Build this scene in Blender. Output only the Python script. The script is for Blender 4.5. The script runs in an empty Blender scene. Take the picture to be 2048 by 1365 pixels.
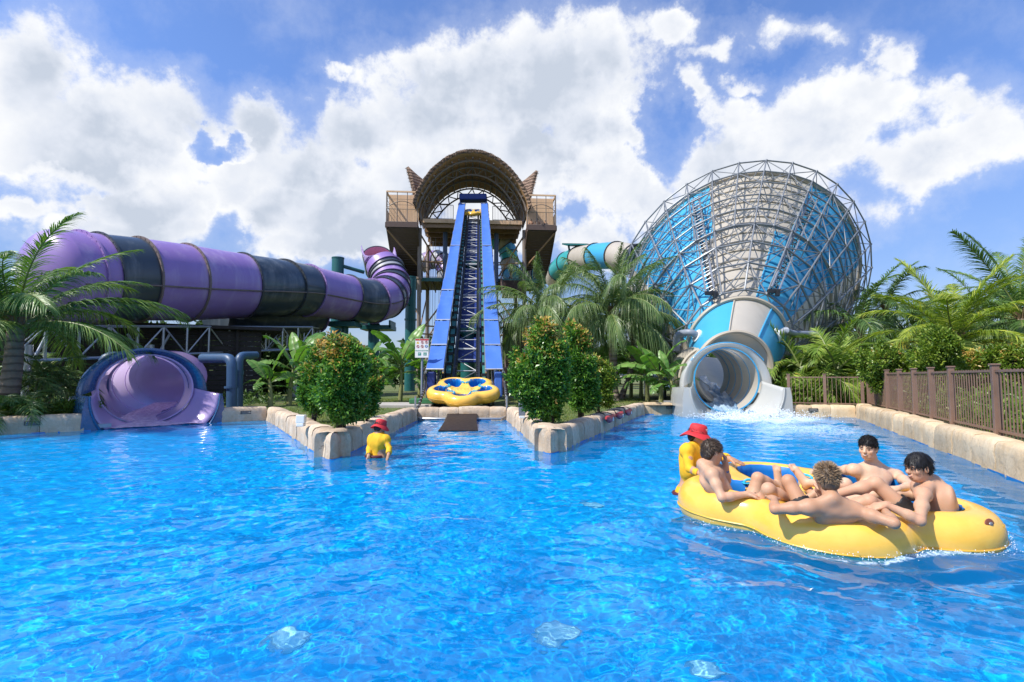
import bpy, math, random, sys, time
import numpy as np
from mathutils import Vector, Matrix, geometry
R_ = math.radians
random.seed(11)
RNG = np.random.default_rng(11)
SC = bpy.context.scene
COL = SC.collection
V = Vector

# ------------------------------------------------------------------ camera model
FPX, CAMZ = 1092.0, 1.35
PITCH = math.atan(72.5 / FPX)
_cp, _sp = math.cos(PITCH), math.sin(PITCH)
def ray(px, py):
    x = (px - 1024.0) / FPX; u = (682.5 - py) / FPX
    return V((x, _cp - u * _sp, _sp + u * _cp))
def W(px, py, Y):
    """point seen in direction (px,py) at distance Y ahead"""
    d = ray(px, py); return V((d.x / d.y * Y, Y, CAMZ + d.z / d.y * Y))
def G(px, py, z=0.0):
    d = ray(px, py); t = (z - CAMZ) / d.z
    return V((d.x * t, d.y * t, z))

# ------------------------------------------------------------------ objects
def link(o):
    COL.objects.link(o); return o
def tag(o, label=None, cat=None, group=None, kind=None):
    if label: o['label'] = label
    if cat: o['category'] = cat
    if group: o['group'] = group
    if kind: o['kind'] = kind
    return o
def thing(name, label, cat, loc=(0, 0, 0), group=None, rz=0.0):
    o = link(bpy.data.objects.new(name, None)); o.empty_display_size = .2
    o.location = loc; o.rotation_euler = (0, 0, rz)
    return tag(o, label, cat, group)
def acc(p):
    s = V((0, 0, 0))
    while p is not None:
        s += p.location; p = p.parent
    return s
def mesh_obj(name, verts, faces, m=None, parent=None, smooth=None, local=False, mats=None, midx=None):
    me = bpy.data.meshes.new(name)
    v = np.asarray(verts, dtype=np.float64).reshape(-1, 3)
    if parent is not None and not local:
        v = v - np.array(acc(parent))
    if isinstance(faces, np.ndarray) and faces.ndim == 2:
        nf, k = faces.shape
        me.vertices.add(len(v)); me.vertices.foreach_set('co', v.astype(np.float32).ravel())
        me.loops.add(nf * k); me.loops.foreach_set('vertex_index', faces.astype(np.int32).ravel())
        me.polygons.add(nf); me.polygons.foreach_set('loop_start', np.arange(0, nf * k, k, dtype=np.int32))
        me.update(calc_edges=True)
    else:
        me.from_pydata(v.tolist(), [], faces); me.update()
    for mm in (mats if mats else ([m] if m else [])): me.materials.append(mm)
    if midx is not None:
        me.polygons.foreach_set('material_index', np.asarray(midx, dtype=np.int32))
    if smooth is not None:
        me.polygons.foreach_set('use_smooth', np.ones(len(me.polygons), dtype=bool))
        if smooth is not True:
            me.set_sharp_from_angle(angle=R_(smooth))
    me.validate()
    o = link(bpy.data.objects.new(name, me))
    if parent is not None: o.parent = parent
    return o
def bevel(o, w=.01, seg=2):
    b = o.modifiers.new('bevel', 'BEVEL'); b.width = w; b.segments = seg; b.limit_method = 'ANGLE'
    return o
def copy_tree(o, parent=None):
    c = link(o.copy())
    if parent is not None: c.parent = parent
    for ch in list(o.children): copy_tree(ch, c)
    return c

class MB:
    def __init__(s): s.v = []; s.f = []; s.m = []; s.mi = 0
    def add(s, vs, fs):
        b = len(s.v); s.v.extend([tuple(x) for x in vs])
        for f in fs: s.f.append([b + i for i in f]); s.m.append(s.mi)
        return s
    def box(s, c, size, rot=None):
        c = V(c); hx, hy, hz = size[0] / 2, size[1] / 2, size[2] / 2
        vs = [V((x, y, z)) for z in (-hz, hz) for y in (-hy, hy) for x in (-hx, hx)]
        if rot is not None: vs = [rot @ p for p in vs]
        return s.add([p + c for p in vs], [(0, 2, 3, 1), (4, 5, 7, 6), (0, 1, 5, 4), (2, 6, 7, 3), (0, 4, 6, 2), (1, 3, 7, 5)])
    def bar(s, p0, p1, w, h, up=(0, 0, 1)):
        """rectangular bar from p0 to p1"""
        p0, p1 = V(p0), V(p1); d = (p1 - p0); L = d.length
        if L < 1e-6: return s
        y = d / L; x = y.cross(V(up))
        if x.length < 1e-4: x = y.cross(V((1, 0, 0)))
        x.normalize(); z = x.cross(y)
        M = Matrix((x, y, z)).transposed()
        return s.box((p0 + p1) / 2, (w, L, h), M)
    def tube(s, p0, p1, r0, r1=None, n=8, cap=True):
        return s.path([p0, p1], [r0, r0 if r1 is None else r1], n, cap)
    def path(s, pts, rad, n=8, cap=True, closed=False):
        pts = [V(p) for p in pts]; k = len(pts)
        if not hasattr(rad, '__len__'): rad = [rad] * k
        t0 = (pts[1] - pts[0]).normalized()
        a = t0.cross(V((0, 0, 1)))
        if a.length < .05: a = t0.cross(V((1, 0, 0)))
        a.normalize()
        vs = []
        for i, p in enumerate(pts):
            if closed: t = pts[(i + 1) % k] - pts[i - 1]
            else: t = pts[min(i + 1, k - 1)] - pts[max(i - 1, 0)]
            t.normalize()
            a = (a - t * a.dot(t)).normalized(); b = t.cross(a)
            for j in range(n):
                q = 2 * math.pi * j / n
                vs.append(p + (a * math.cos(q) + b * math.sin(q)) * rad[i])
        fs = []
        for i in range(k if closed else k - 1):
            i2 = (i + 1) % k
            for j in range(n):
                j2 = (j + 1) % n
                fs.append((i * n + j, i * n + j2, i2 * n + j2, i2 * n + j))
        if cap and not closed:
            fs.append(tuple(range(n - 1, -1, -1))); fs.append(tuple(range((k - 1) * n, k * n)))
        return s.add(vs, fs)
    def loft(s, rings, closed=True, cap=False):
        n = len(rings[0]); vs = [p for r in rings for p in r]; fs = []
        for i in range(len(rings) - 1):
            for j in range(n if closed else n - 1):
                j2 = (j + 1) % n
                fs.append((i * n + j, i * n + j2, (i + 1) * n + j2, (i + 1) * n + j))
        if cap:
            fs.append(tuple(range(n - 1, -1, -1))); fs.append(tuple(range((len(rings) - 1) * n, len(rings) * n)))
        return s.add(vs, fs)
    def ellipsoid(s, c, r, nu=16, nv=10, rot=None):
        c = V(c); rings = []
        for i in range(nv + 1):
            t = math.pi * i / nv; ring = []
            for j in range(nu):
                q = 2 * math.pi * j / nu
                p = V((r[0] * math.sin(t) * math.cos(q), r[1] * math.sin(t) * math.sin(q), r[2] * math.cos(t)))
                if rot is not None: p = rot @ p
                ring.append(p + c)
            rings.append(ring)
        return s.loft(rings)
    def prism(s, poly, z0, z1):
        n = len(poly)
        vs = [(p[0], p[1], z0) for p in poly] + [(p[0], p[1], z1) for p in poly]
        fs = [tuple(range(n - 1, -1, -1)), tuple(range(n, 2 * n))] + [(i, (i + 1) % n, n + (i + 1) % n, n + i) for i in range(n)]
        return s.add(vs, fs)
    def build(s, name, m=None, parent=None, smooth=None, mats=None, bev=None, local=False):
        o = mesh_obj(name, s.v, s.f, m, parent, smooth, local, mats, s.m if mats else None)
        if bev: bevel(o, bev)
        return o

def bez(pts, n):
    """Catmull-Rom through pts"""
    P = [V(p) for p in pts]; P = [P[0] * 2 - P[1]] + P + [P[-1] * 2 - P[-2]]
    out = []
    segs = len(P) - 3
    for i in range(n):
        t = i / (n - 1) * segs; k = min(int(t), segs - 1); u = t - k
        a, b, c, d = P[k:k + 4]
        out.append(.5 * ((2 * b) + (c - a) * u + (2 * a - 5 * b + 4 * c - d) * u * u + (3 * b - a - 3 * c + d) * u ** 3))
    return out

# ------------------------------------------------------------------ numpy value noise
def _h(ix, iy, iz, seed):
    h = (ix.astype(np.int64) * 374761393 + iy.astype(np.int64) * 668265263 + iz.astype(np.int64) * 2147483647 + seed * 1274126177) & 0xFFFFFFFF
    h = ((h ^ (h >> 13)) * 1274126177) & 0xFFFFFFFF
    return ((h ^ (h >> 16)) & 0xFFFF) / 65535.0
def vnoise(x, y, z=0.0, seed=0):
    x, y = np.asarray(x, float), np.asarray(y, float); z = np.asarray(z, float) + 0 * x
    ix, iy, iz = np.floor(x), np.floor(y), np.floor(z)
    fx, fy, fz = x - ix, y - iy, z - iz
    fx, fy, fz = [t * t * (3 - 2 * t) for t in (fx, fy, fz)]
    r = 0
    for dx in (0, 1):
        for dy in (0, 1):
            for dz in (0, 1):
                w = (fx if dx else 1 - fx) * (fy if dy else 1 - fy) * (fz if dz else 1 - fz)
                r = r + w * _h(ix + dx, iy + dy, iz + dz, seed)
    return r * 2 - 1
def fbm(x, y, z=0.0, o=4, seed=0, gain=.5):
    a, r, f = 1.0, 0, 1.0
    for i in range(o):
        r = r + a * vnoise(x * f, y * f, np.asarray(z) * f, seed + i); a *= gain; f *= 2.03
    return r

# ------------------------------------------------------------------ materials
class NT:
    def __init__(s, nt): s.nt = nt
    def n(s, t, **kw):
        nd = s.nt.nodes.new(t)
        for k, v in kw.items():
            if k == 'i':
                for kk, vv in v.items():
                    if hasattr(vv, 'is_output'): s.nt.links.new(vv, nd.inputs[kk])
                    else: nd.inputs[kk].default_value = vv
            else: setattr(nd, k, v)
        return nd
    def math(s, op, a, b=None, c=None, clamp=False):
        i = {0: a}
        if b is not None: i[1] = b
        if c is not None: i[2] = c
        return s.n('ShaderNodeMath', operation=op, use_clamp=clamp, i=i).outputs[0]
    def vm(s, op, a, b=None, out=0, scale=None):
        i = {0: a}
        if b is not None: i[1] = b
        if scale is not None: i['Scale'] = scale
        return s.n('ShaderNodeVectorMath', operation=op, i=i).outputs[out]
    def mix(s, fac, a, b, blend='MIX'):
        nd = s.n('ShaderNodeMix', data_type='RGBA', blend_type=blend)
        for k, v in ((0, fac), (6, a), (7, b)):
            if hasattr(v, 'is_output'): s.nt.links.new(v, nd.inputs[k])
            else: nd.inputs[k].default_value = v if not (isinstance(v, tuple) and len(v) == 3) else (*v, 1)
        return nd.outputs[2]
    def noise(s, vec, scale, detail=4, rough=.55, dist=0, out=0):
        return s.n('ShaderNodeTexNoise', i={'Vector': vec, 'Scale': scale, 'Detail': detail, 'Roughness': rough, 'Distortion': dist}).outputs[out]
    def ramp(s, fac, stops, interp='LINEAR'):
        nd = s.n('ShaderNodeValToRGB', i={0: fac}); cr = nd.color_ramp; cr.interpolation = interp
        while len(cr.elements) < len(stops): cr.elements.new(.5)
        for e, (p, c) in zip(cr.elements, stops):
            e.position = p; e.color = (*c, 1) if len(c) == 3 else c
        return nd.outputs[0]
    def sstep(s, v, lo, hi):
        return s.n('ShaderNodeMapRange', interpolation_type='SMOOTHSTEP', i={0: v, 1: lo, 2: hi, 3: 0.0, 4: 1.0}).outputs[0]
    def link(s, a, b): s.nt.links.new(a, b)

MATS = {}
def newmat(name):
    m = bpy.data.materials.new(name); m.use_nodes = True
    m.node_tree.nodes.clear()
    t = NT(m.node_tree)
    out = t.n('ShaderNodeOutputMaterial')
    MATS[name] = m
    return m, t, out
def mat(name, col, rough=.5, metal=0.0, var=.12, vs=3.0, bump=0.0, bs=30.0, coat=0.0, dirt=None, dirt_amt=.35, dscale=1.3, spec=.5, sss=0.0, streak=False):
    """Principled with noise-driven colour and roughness variation, optional dirt colour and bump."""
    if name in MATS: return MATS[name]
    m, t, out = newmat(name)
    tc = t.n('ShaderNodeTexCoord').outputs['Object']
    vec = tc
    n1 = t.noise(tc, vs, 5, .6)
    c = t.mix(n1, tuple(max(0, x * (1 - var)) for x in col), tuple(min(1, x * (1 + var)) for x in col))
    if dirt is not None:
        if streak:
            vec = t.vm('MULTIPLY', tc, (1.0, 1.0, .12))
        n2 = t.noise(vec, dscale, 6, .65, .3)
        k = t.math('MULTIPLY', t.sstep(n2, .48, .75), dirt_amt)
        c = t.mix(k, c, tuple(dirt))
    p = t.n('ShaderNodeBsdfPrincipled', i={'Base Color': c, 'Metallic': metal, 'Coat Weight': coat, 'Specular IOR Level': spec})
    p.inputs['Coat Roughness'].default_value = .08
    rr = t.math('ADD', t.math('MULTIPLY', t.math('SUBTRACT', t.noise(tc, vs * 2.3, 4, .6), .5), .25), rough, clamp=True)
    t.link(rr, p.inputs['Roughness'])
    if sss > 0:
        p.inputs['Subsurface Weight'].default_value = sss
        p.inputs['Subsurface Radius'].default_value = (.9, .35, .2)
        p.inputs['Subsurface Scale'].default_value = .012
    if bump > 0:
        b = t.n('ShaderNodeBump', i={'Strength': bump, 'Distance': .02, 'Height': t.noise(tc, bs, 5, .6)})
        t.link(b.outputs[0], p.inputs['Normal'])
    t.link(p.outputs[0], out.inputs[0])
    return m
def leafmat(name, stops, rough=.42, trans=.35, tcol=None, patch=None):
    """leaves: colour picked per leaf (mesh island) from a ramp, part of the light passes through"""
    m, t, out = newmat(name)
    g = t.n('ShaderNodeNewGeometry').outputs['Random Per Island']
    tc = t.n('ShaderNodeTexCoord').outputs['Object']
    big = t.noise(tc, 1.6, 3, .5)
    f = t.math('ADD', t.math('MULTIPLY', g, .75), t.math('MULTIPLY', t.math('SUBTRACT', big, .3), .6), clamp=True)
    c = t.ramp(f, stops)
    p = t.n('ShaderNodeBsdfPrincipled', i={'Base Color': c, 'Roughness': rough, 'Specular IOR Level': .45})
    tr = t.n('ShaderNodeBsdfTranslucent', i={'Color': t.mix(1.0, c, tcol or (1.0, 1.15, .35), 'MULTIPLY')})
    mx = t.n('ShaderNodeMixShader', i={0: trans, 1: p.outputs[0], 2: tr.outputs[0]})
    t.link(mx.outputs[0], out.inputs[0])
    return m
# ------------------------------------------------------------------ camera, sun, sky
cam = bpy.data.cameras.new('camera'); cam.sensor_width = 36; cam.lens = FPX / 2048 * 36
cam.clip_end = 3000; cam.clip_start = .05
co = link(bpy.data.objects.new('camera', cam)); co.location = (0, 0, CAMZ)
co.rotation_euler = (math.pi / 2 + PITCH, 0, 0)
SC.camera = co
SUN = V((-.55, -.33, .80)).normalized()
sl = bpy.data.lights.new('sun', 'SUN'); sl.energy = 4.4; sl.angle = R_(.53); sl.color = (1.0, .955, .88)
so = link(bpy.data.objects.new('sun', sl)); so.rotation_euler = SUN.to_track_quat('Z', 'Y').to_euler()
so.location = SUN * 60
w = bpy.data.worlds.new('World'); SC.world = w; w.use_nodes = True
w.node_tree.nodes.clear(); t = NT(w.node_tree)
wo = t.n('ShaderNodeOutputWorld')
elev = math.asin(SUN.z); azim = math.atan2(SUN.x, SUN.y)
sky = t.n('ShaderNodeTexSky', sky_type='NISHITA', sun_disc=False, sun_elevation=elev, sun_rotation=azim, altitude=50, air_density=1.0, dust_density=.6, ozone_density=2.2)
D = t.n('ShaderNodeTexCoord').outputs['Generated']
sx = t.n('ShaderNodeSeparateXYZ', i={0: D})
yy = t.math('MAXIMUM', sx.outputs[1], .04)
u = t.math('DIVIDE', sx.outputs[0], yy); v = t.math('DIVIDE', sx.outputs[2], yy)
uv = t.n('ShaderNodeCombineXYZ', i={0: u, 1: v, 2: 0.0}).outputs[0]
# edges of the cloud masses are broken up by warping the lookup direction
wn = t.noise(D, 4.5, 7, .62, out=1)
warp = t.vm('SCALE', t.vm('SUBTRACT', wn, (.5, .5, .5)), scale=.20)
wn2 = t.noise(D, 15.0, 5, .62, out=1)
uvw = t.vm('ADD', t.vm('ADD', uv, warp), t.vm('SCALE', t.vm('SUBTRACT', wn2, (.5, .5, .5)), scale=.10))
uvw = t.vm('MULTIPLY', uvw, (1, 1, 0))
POS = [(40, 150, 125, 150, 1), (130, 285, 230, 140, 1), (280, 200, 150, 85, .9), (250, 410, 190, 85, .95), (350, 455, 120, 55, .8),
       (470, 215, 115, 85, 1), (560, 290, 190, 110, 1), (540, 390, 150, 80, 1), (680, 410, 230, 95, 1), (720, 235, 170, 100, 1),
       (850, 200, 190, 140, 1), (900, 370, 250, 140, 1), (1020, 180, 210, 140, 1), (1130, 150, 180, 165, 1), (1230, 80, 140, 115, 1),
       (1190, 250, 120, 85, 1), (1070, 330, 150, 120, 1), (1180, 440, 95, 75, .9), (1350, 20, 90, 50, .8), (0, 420, 60, 40, .6), (445, 330, 90, 110, .95), (240, 470, 230, 48, .9), (640, 480, 170, 50, .9), (1080, 470, 130, 60, .9), (1000, 430, 120, 70, .9),
       (1280, 365, 140, 90, 1), (1420, 300, 130, 90, 1), (1470, 215, 85, 60, .8), (1560, 330, 190, 125, 1), (1660, 250, 170, 95, 1),
       (1760, 185, 110, 85, .9), (1805, 85, 45, 60, .8), (1850, 310, 150, 95, .95), (1910, 190, 110, 55, .75), (1680, 410, 130, 70, .9),
       (1980, 250, 110, 100, .62), (1400, 150, 32, 52, .62), (1600, 35, 85, 36, .62), (1440, 70, 55, 32, .6), (1500, 140, 60, 26, .6), (690, 110, 22, 22, .55)]
NEG = [(380, 262, 62, 24, 1.0), (345, 245, 24, 22, .8), (1345, 235, 55, 75, .9), (440, 440, 40, 46, .5), (40, 365, 110, 36, .8), (1150, 390, 40, 30, .3)]
def blobs(lst):
    cur = None
    for (px, py, rx, ry, s) in lst:
        c = ((px - 1024) / FPX, (755 - py) / FPX, 0)
        d = t.vm('MULTIPLY', t.vm('SUBTRACT', uvw, c), (FPX / rx, FPX / ry, 0))
        q = t.vm('DOT_PRODUCT', d, d, out=1)
        val = t.math('MULTIPLY', t.math('SUBTRACT', 1.0, t.math('MULTIPLY', q, .80)), s * .95)
        cur = val if cur is None else t.math('SMOOTH_MAX', cur, val, .12)
    return cur
F0 = t.math('SUBTRACT', t.math('MAXIMUM', blobs(POS), -.7), t.math('MULTIPLY', t.math('MAXIMUM', t.math('ADD', blobs(NEG), .45), 0.0), .50))
Fn = t.noise(D, 8.0, 10, .64)
Fl = t.noise(D, 3.4, 5, .6)
n0 = lambda x, k: t.math('MULTIPLY', t.math('SUBTRACT', x, .5), k)
L1 = (-.030, 0.0, .040); L2 = (-.010, 0.0, .014)
def puff(off):
    """billow field, sampled again a little way toward the sun to find which side of a billow is lit"""
    p_ = t.vm('ADD', D, off) if off else D
    return t.math('ADD', n0(t.noise(p_, 4.5, 4, .48), 1.0), n0(t.noise(p_, 12.0, 4, .52), .40))
detail = t.math('ADD', n0(Fn, 3.0), n0(Fl, 1.7))
F = t.math('ADD', t.math('MULTIPLY', F0, 1.0), detail)
front = t.sstep(sx.outputs[1], 0.02, .25)
gen = t.math('MULTIPLY', t.math('SUBTRACT', t.noise(D, 2.2, 6, .6), .5), 2.2)      # loose clouds over the rest of the dome
F = t.math('ADD', t.math('MULTIPLY', F, front), t.math('MULTIPLY', gen, t.math('SUBTRACT', 1.0, front)))
A = t.sstep(F, .06, .62)
A = t.math('MULTIPLY', A, t.sstep(sx.outputs[2], -.02, .05))
core = t.sstep(t.math('ADD', F0, t.math('ADD', n0(Fl, 1.2), n0(t.noise(D, 2.6, 3, .5), 1.6))), .35, 1.15)
lit = t.sstep(t.math('SUBTRACT', puff(None), puff(L1)), -.16, .16)
lit2 = t.sstep(t.math('SUBTRACT', n0(t.noise(D, 15.0, 5, .6), 1.0), n0(t.noise(t.vm('ADD', D, L2), 15.0, 5, .6), 1.0)), -.12, .12)
shade = t.math('ADD', t.math('MULTIPLY', core, .62), t.math('ADD', t.math('MULTIPLY', t.math('SUBTRACT', 1.0, lit), t.math('ADD', .22, t.math('MULTIPLY', core, .40))), t.math('MULTIPLY', t.math('SUBTRACT', .5, lit2), .16)), clamp=True)
ccol = t.ramp(shade, [(0.0, (.755, .765, .785)), (.30, (.675, .695, .735)), (.62, (.585, .62, .69)), (1.0, (.445, .495, .58))])
ccol = t.vm('SCALE', ccol, scale=10.0)
skyc = t.mix(1.0, sky.outputs[0], t.mix(t.sstep(sx.outputs[2], .02, .50), (.78, .80, 1.0), (1.10, 1.30, 1.74)), 'MULTIPLY')
# thin bright veil that whitens the blue a little towards the horizon and around the clouds
veil = t.math('MULTIPLY', t.sstep(F, -.9, .35), .26)
skyc = t.mix(veil, skyc, (6.2, 6.6, 7.6))
fin = t.mix(A, skyc, ccol)
bg = t.n('ShaderNodeBackground', i={'Color': fin, 'Strength': .1})
t.link(bg.outputs[0], wo.inputs[0])
w.cycles.sampling_method = 'MANUAL'; w.cycles.sample_map_resolution = 512
SC.view_settings.view_transform = 'Standard'; SC.view_settings.look = 'None'
SC.view_settings.gamma = 1; SC.view_settings.exposure = 0.42
SC.render.engine = 'CYCLES'
SC.cycles.use_denoising = True
try: SC.cycles.denoiser = 'OPENIMAGEDENOISE'
except Exception: pass
SC.cycles.max_bounces = 10; SC.cycles.transmission_bounces = 8; SC.cycles.diffuse_bounces = 3; SC.cycles.glossy_bounces = 4; SC.cycles.transparent_max_bounces = 6
SC.cycles.sample_clamp_indirect = 6
SC.cycles.caustics_reflective = False; SC.cycles.caustics_refractive = True
# ------------------------------------------------------------------ materials of the setting
def stone_mat(name, a, b, c):
    m, t, out = newmat(name)
    tc = t.n('ShaderNodeTexCoord').outputs['Object']
    isl = t.n('ShaderNodeNewGeometry').outputs['Random Per Island']
    n1 = t.noise(tc, 2.6, 6, .65, .4); n2 = t.noise(t.vm('MULTIPLY', tc, (3.2, 3.2, .9)), 2.2, 6, .65, .6); n3 = t.noise(tc, 24, 5, .7)
    col = t.mix(t.sstep(n1, .34, .66), a, b)
    col = t.mix(t.math('MULTIPLY', t.sstep(n2, .50, .70), .65), col, c)
    k = t.math('ADD', t.math('MULTIPLY', isl, .34), .80)
    k = t.math('ADD', k, t.math('MULTIPLY', t.math('SUBTRACT', n3, .5), .5))
    kk = t.n('ShaderNodeCombineXYZ', i={0: k, 1: k, 2: k}).outputs[0]
    col = t.mix(1.0, col, kk, 'MULTIPLY')
    # dark cracks, as broken lines
    cr = t.n('ShaderNodeTexVoronoi', feature='DISTANCE_TO_EDGE', i={'Vector': t.vm('ADD', tc, t.vm('SCALE', t.noise(tc, 3, 4, .6, out=1), scale=.5)), 'Scale': 1.3}).outputs[0]
    ck = t.math('MULTIPLY', t.math('SUBTRACT', 1.0, t.sstep(cr, .0, .018)), t.math('MULTIPLY', t.sstep(n1, .5, .6), .6))
    col = t.mix(ck, col, (.10, .075, .05))
    p = t.n('ShaderNodeBsdfPrincipled', i={'Base Color': col, 'Roughness': .82})
    h = t.math('ADD', t.math('MULTIPLY', n1, 1.0), t.math('MULTIPLY', n3, .3))
    bp = t.n('ShaderNodeBump', i={'Strength': .55, 'Distance': .05, 'Height': h})
    t.link(bp.outputs[0], p.inputs['Normal']); t.link(p.outputs[0], out.inputs[0])
    return m
M_stone = stone_mat('sandstone', (.52, .38, .25), (.62, .50, .37), (.36, .29, .23))
M_stoneR = stone_mat('sandstone_warm', (.60, .44, .26), (.66, .52, .34), (.44, .31, .18))
M_conc = mat('concrete', (.40, .37, .33), .85, var=.15, bump=.3, bs=40, dirt=(.16, .14, .12))
M_poolpaint = mat('pool_paint', (.02, .19, .55), .35, var=.1)
M_wetledge = mat('wet_ledge', (.23, .17, .11), .30, var=.3, vs=5, bump=.4, bs=25, dirt=(.10, .085, .06))
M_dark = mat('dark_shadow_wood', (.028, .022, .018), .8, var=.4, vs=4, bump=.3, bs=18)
M_white = mat('white_plastic', (.75, .75, .72), .45, var=.05)
M_plate = mat('dark_plate', (.06, .055, .05), .4)
M_platetxt = mat('plate_lettering', (.42, .40, .36), .5)

def ground_mat():
    m, t, out = newmat('lawn')
    tc = t.n('ShaderNodeTexCoord').outputs['Object']
    n1 = t.noise(tc, .55, 5, .6); n2 = t.noise(tc, 4, 5, .65); n3 = t.noise(tc, 40, 4, .7)
    c = t.mix(t.sstep(n2, .3, .7), (.075, .135, .022), (.15, .19, .05))
    c = t.mix(t.math('MULTIPLY', t.sstep(n1, .45, .62), .75), c, (.25, .20, .105))
    c = t.mix(t.math('MULTIPLY', n3, .45), c, (.05, .07, .02))
    p = t.n('ShaderNodeBsdfPrincipled', i={'Base Color': c, 'Roughness': .9})
    bp = t.n('ShaderNodeBump', i={'Strength': .8, 'Distance': .05, 'Height': n3}); t.link(bp.outputs[0], p.inputs['Normal'])
    t.link(p.outputs[0], out.inputs[0]); return m
M_lawn = ground_mat()

# ------------------------------------------------------------------ pool outline (water line, left to right)
GZ = .33; WT = .41
def g2(px, py): p = G(px, py); return V((p.x, p.y))
LA, LB = g2(-130, 876), g2(168, 862)
LC, LD = g2(443, 845), g2(533, 841)
LE = g2(660, 925)
LF, LG = g2(836, 841), g2(1012, 841)
LH = g2(1097, 912)
LI, LJ = g2(1290, 829), g2(1372, 829)
LK, LL = g2(1580, 834), g2(1712, 836)
LM = g2(2048, 966); LM = LL + (LM - LL) * 1.75
def rounded(a, b, c, r, n=7):
    """arc that replaces corner b of a-b-c"""
    d0 = (a - b).normalized(); d1 = (c - b).normalized()
    p0 = b + d0 * r; p1 = b + d1 * r
    return [(p0 * (1 - s) ** 2 + b * 2 * s * (1 - s) + p1 * s * s) for s in [i / (n - 1) for i in range(n)]]
# the walls are thick, so the photographed outline is their front face
def off_poly(pl, d):
    out = []
    for i, p in enumerate(pl):
        a = pl[max(i - 1, 0)]; b = pl[min(i + 1, len(pl) - 1)]
        t_ = (b - a).normalized(); nrm = V((-t_.y, t_.x))
        out.append(p + nrm * d)
    return out
def stone_wall(name, label, poly, mtl, h=WT, th=.42, block=.62, seed=0, group=None, plates=()):
    """a row of rough cast blocks with a rounded, sloping top; joints are real gaps"""
    rnd = random.Random(seed)
    L = [0.0]
    for a, b in zip(poly, poly[1:]): L.append(L[-1] + (b - a).length)
    def at(s):
        s = min(max(s, 0), L[-1])
        for i in range(len(poly) - 1):
            if s <= L[i + 1] + 1e-9:
                f = (s - L[i]) / max(L[i + 1] - L[i], 1e-9); p = poly[i].lerp(poly[i + 1], f); break
        e = .06
        def raw(q):
            q = min(max(q, 0), L[-1])
            for i in range(len(poly) - 1):
                if q <= L[i + 1] + 1e-9:
                    return poly[i].lerp(poly[i + 1], (q - L[i]) / max(L[i + 1] - L[i], 1e-9))
            return poly[-1]
        t_ = (raw(s + e) - raw(s - e)).normalized()
        return p, V((-t_.y, t_.x))
    root = thing(name, label, 'wall', (poly[0].x, poly[0].y, 0), group)
    mb = MB(); s = 0.0
    prof = [(.0, -1.0), (-.012, 0), (.0, .16), (-.008, h * .62), (.012, h - .05), (.05, h - .006), (.14, h + .012), (.30, h + .004), (th - .03, h - .02), (th, h - .10), (th, -1.0)]
    while s < L[-1] - .02:
        bl = block * rnd.uniform(.72, 1.35)
        if L[-1] - (s + bl) < block * .5: bl = L[-1] - s
        nseg = max(3, int(bl / .12)); dz = rnd.uniform(-.018, .02); dn = rnd.uniform(-.014, .014)
        rings = []
        for i in range(nseg + 1):
            f = i / nseg; q = s + .005 + (bl - .010) * f
            p, nr = at(q)
            edge = .016 * (1 - min(1, min(f, 1 - f) * bl / .035))
            ring = []
            for (u_, z_) in prof:
                nz = float(fbm(q * 5 + seed * 7, z_ * 6 + u_ * 5, seed, 3)) * .014
                zz = z_ + (dz if z_ > .2 else 0) - (edge if z_ > h - .08 else 0) + nz * .5
                uu = u_ + (dn if u_ < .1 else 0) + (edge if u_ < th * .5 else -edge) + nz
                pt = p + nr * uu
                ring.append((pt.x, pt.y, zz))
            rings.append(ring)
        mb.loft(rings, closed=True, cap=True)
        s += bl
    mb.build('stone_blocks', mtl, root, 40)
    for (fr, zz) in plates:
        p, nr = at(L[-1] * fr); t_ = V((nr.y, -nr.x))
        pm = MB(); c = p - nr * .018
        M = Matrix(((t_.x, nr.x, 0), (t_.y, nr.y, 0), (0, 0, 1)))
        pm.box((c.x, c.y, zz), (.30, .02, .10), M); pl = pm.build('depth_plate', M_plate, root, bev=.004)
        tx = MB(); rn = random.Random(int(fr * 100))
        for row in (.018, -.018):
            x = -.12
            while x < .11:
                wd = rn.uniform(.012, .03); cc = c + t_ * (x + wd / 2) - nr * .012
                tx.box((cc.x, cc.y, zz + row), (wd, .004, .016), M); x += wd + .012
        tx.build('plate_text', M_platetxt, pl)
    return root
gw = 'stone block walls round the pool'
stone_wall('pool_wall', 'low sandstone block wall left of the purple slide mouth, in shade', [LA, LB], M_stone, seed=1, block=1.05, group=gw, plates=((.62, .24),))
stone_wall('pool_wall', 'short sandstone wall between purple slide mouth and left planter', [LC, LD], M_stone, seed=2, block=.9, group=gw, plates=((.52, .27),))
armL = [LD] + rounded(LD, LE, LF, .55) + [LF]
stone_wall('planter_wall', 'V-shaped sandstone wall round the left planter with the lifeguard beside it', armL, M_stone, seed=3, block=.58, group=gw)
stone_wall('pool_wall', 'sandstone wall under the raft conveyor at the channel end', [LF, LG], M_stone, seed=4, block=.75, group=gw)
armR = [LG] + rounded(LG, LH, LI, .55) + [LI]
stone_wall('planter_wall', 'V-shaped sandstone wall round the right planter with red floats hanging on it', armR, M_stone, seed=5, block=.58, group=gw)
stone_wall('pool_wall', 'short sandstone wall between right planter and white slide mouth', [LI, LJ], M_stoneR, seed=6, block=.8, group=gw, plates=((.62, .25),))
stone_wall('pool_wall', 'short sunlit sandstone wall right of the white slide mouth', [LK, LL], M_stoneR, seed=7, block=.75, group=gw, plates=((.36, .25),))
stone_wall('pool_wall', 'long sunlit sandstone wall below the brown fence along the right edge', [LL, LM], M_stoneR, seed=8, block=.72, group=gw, h=.46)
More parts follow.
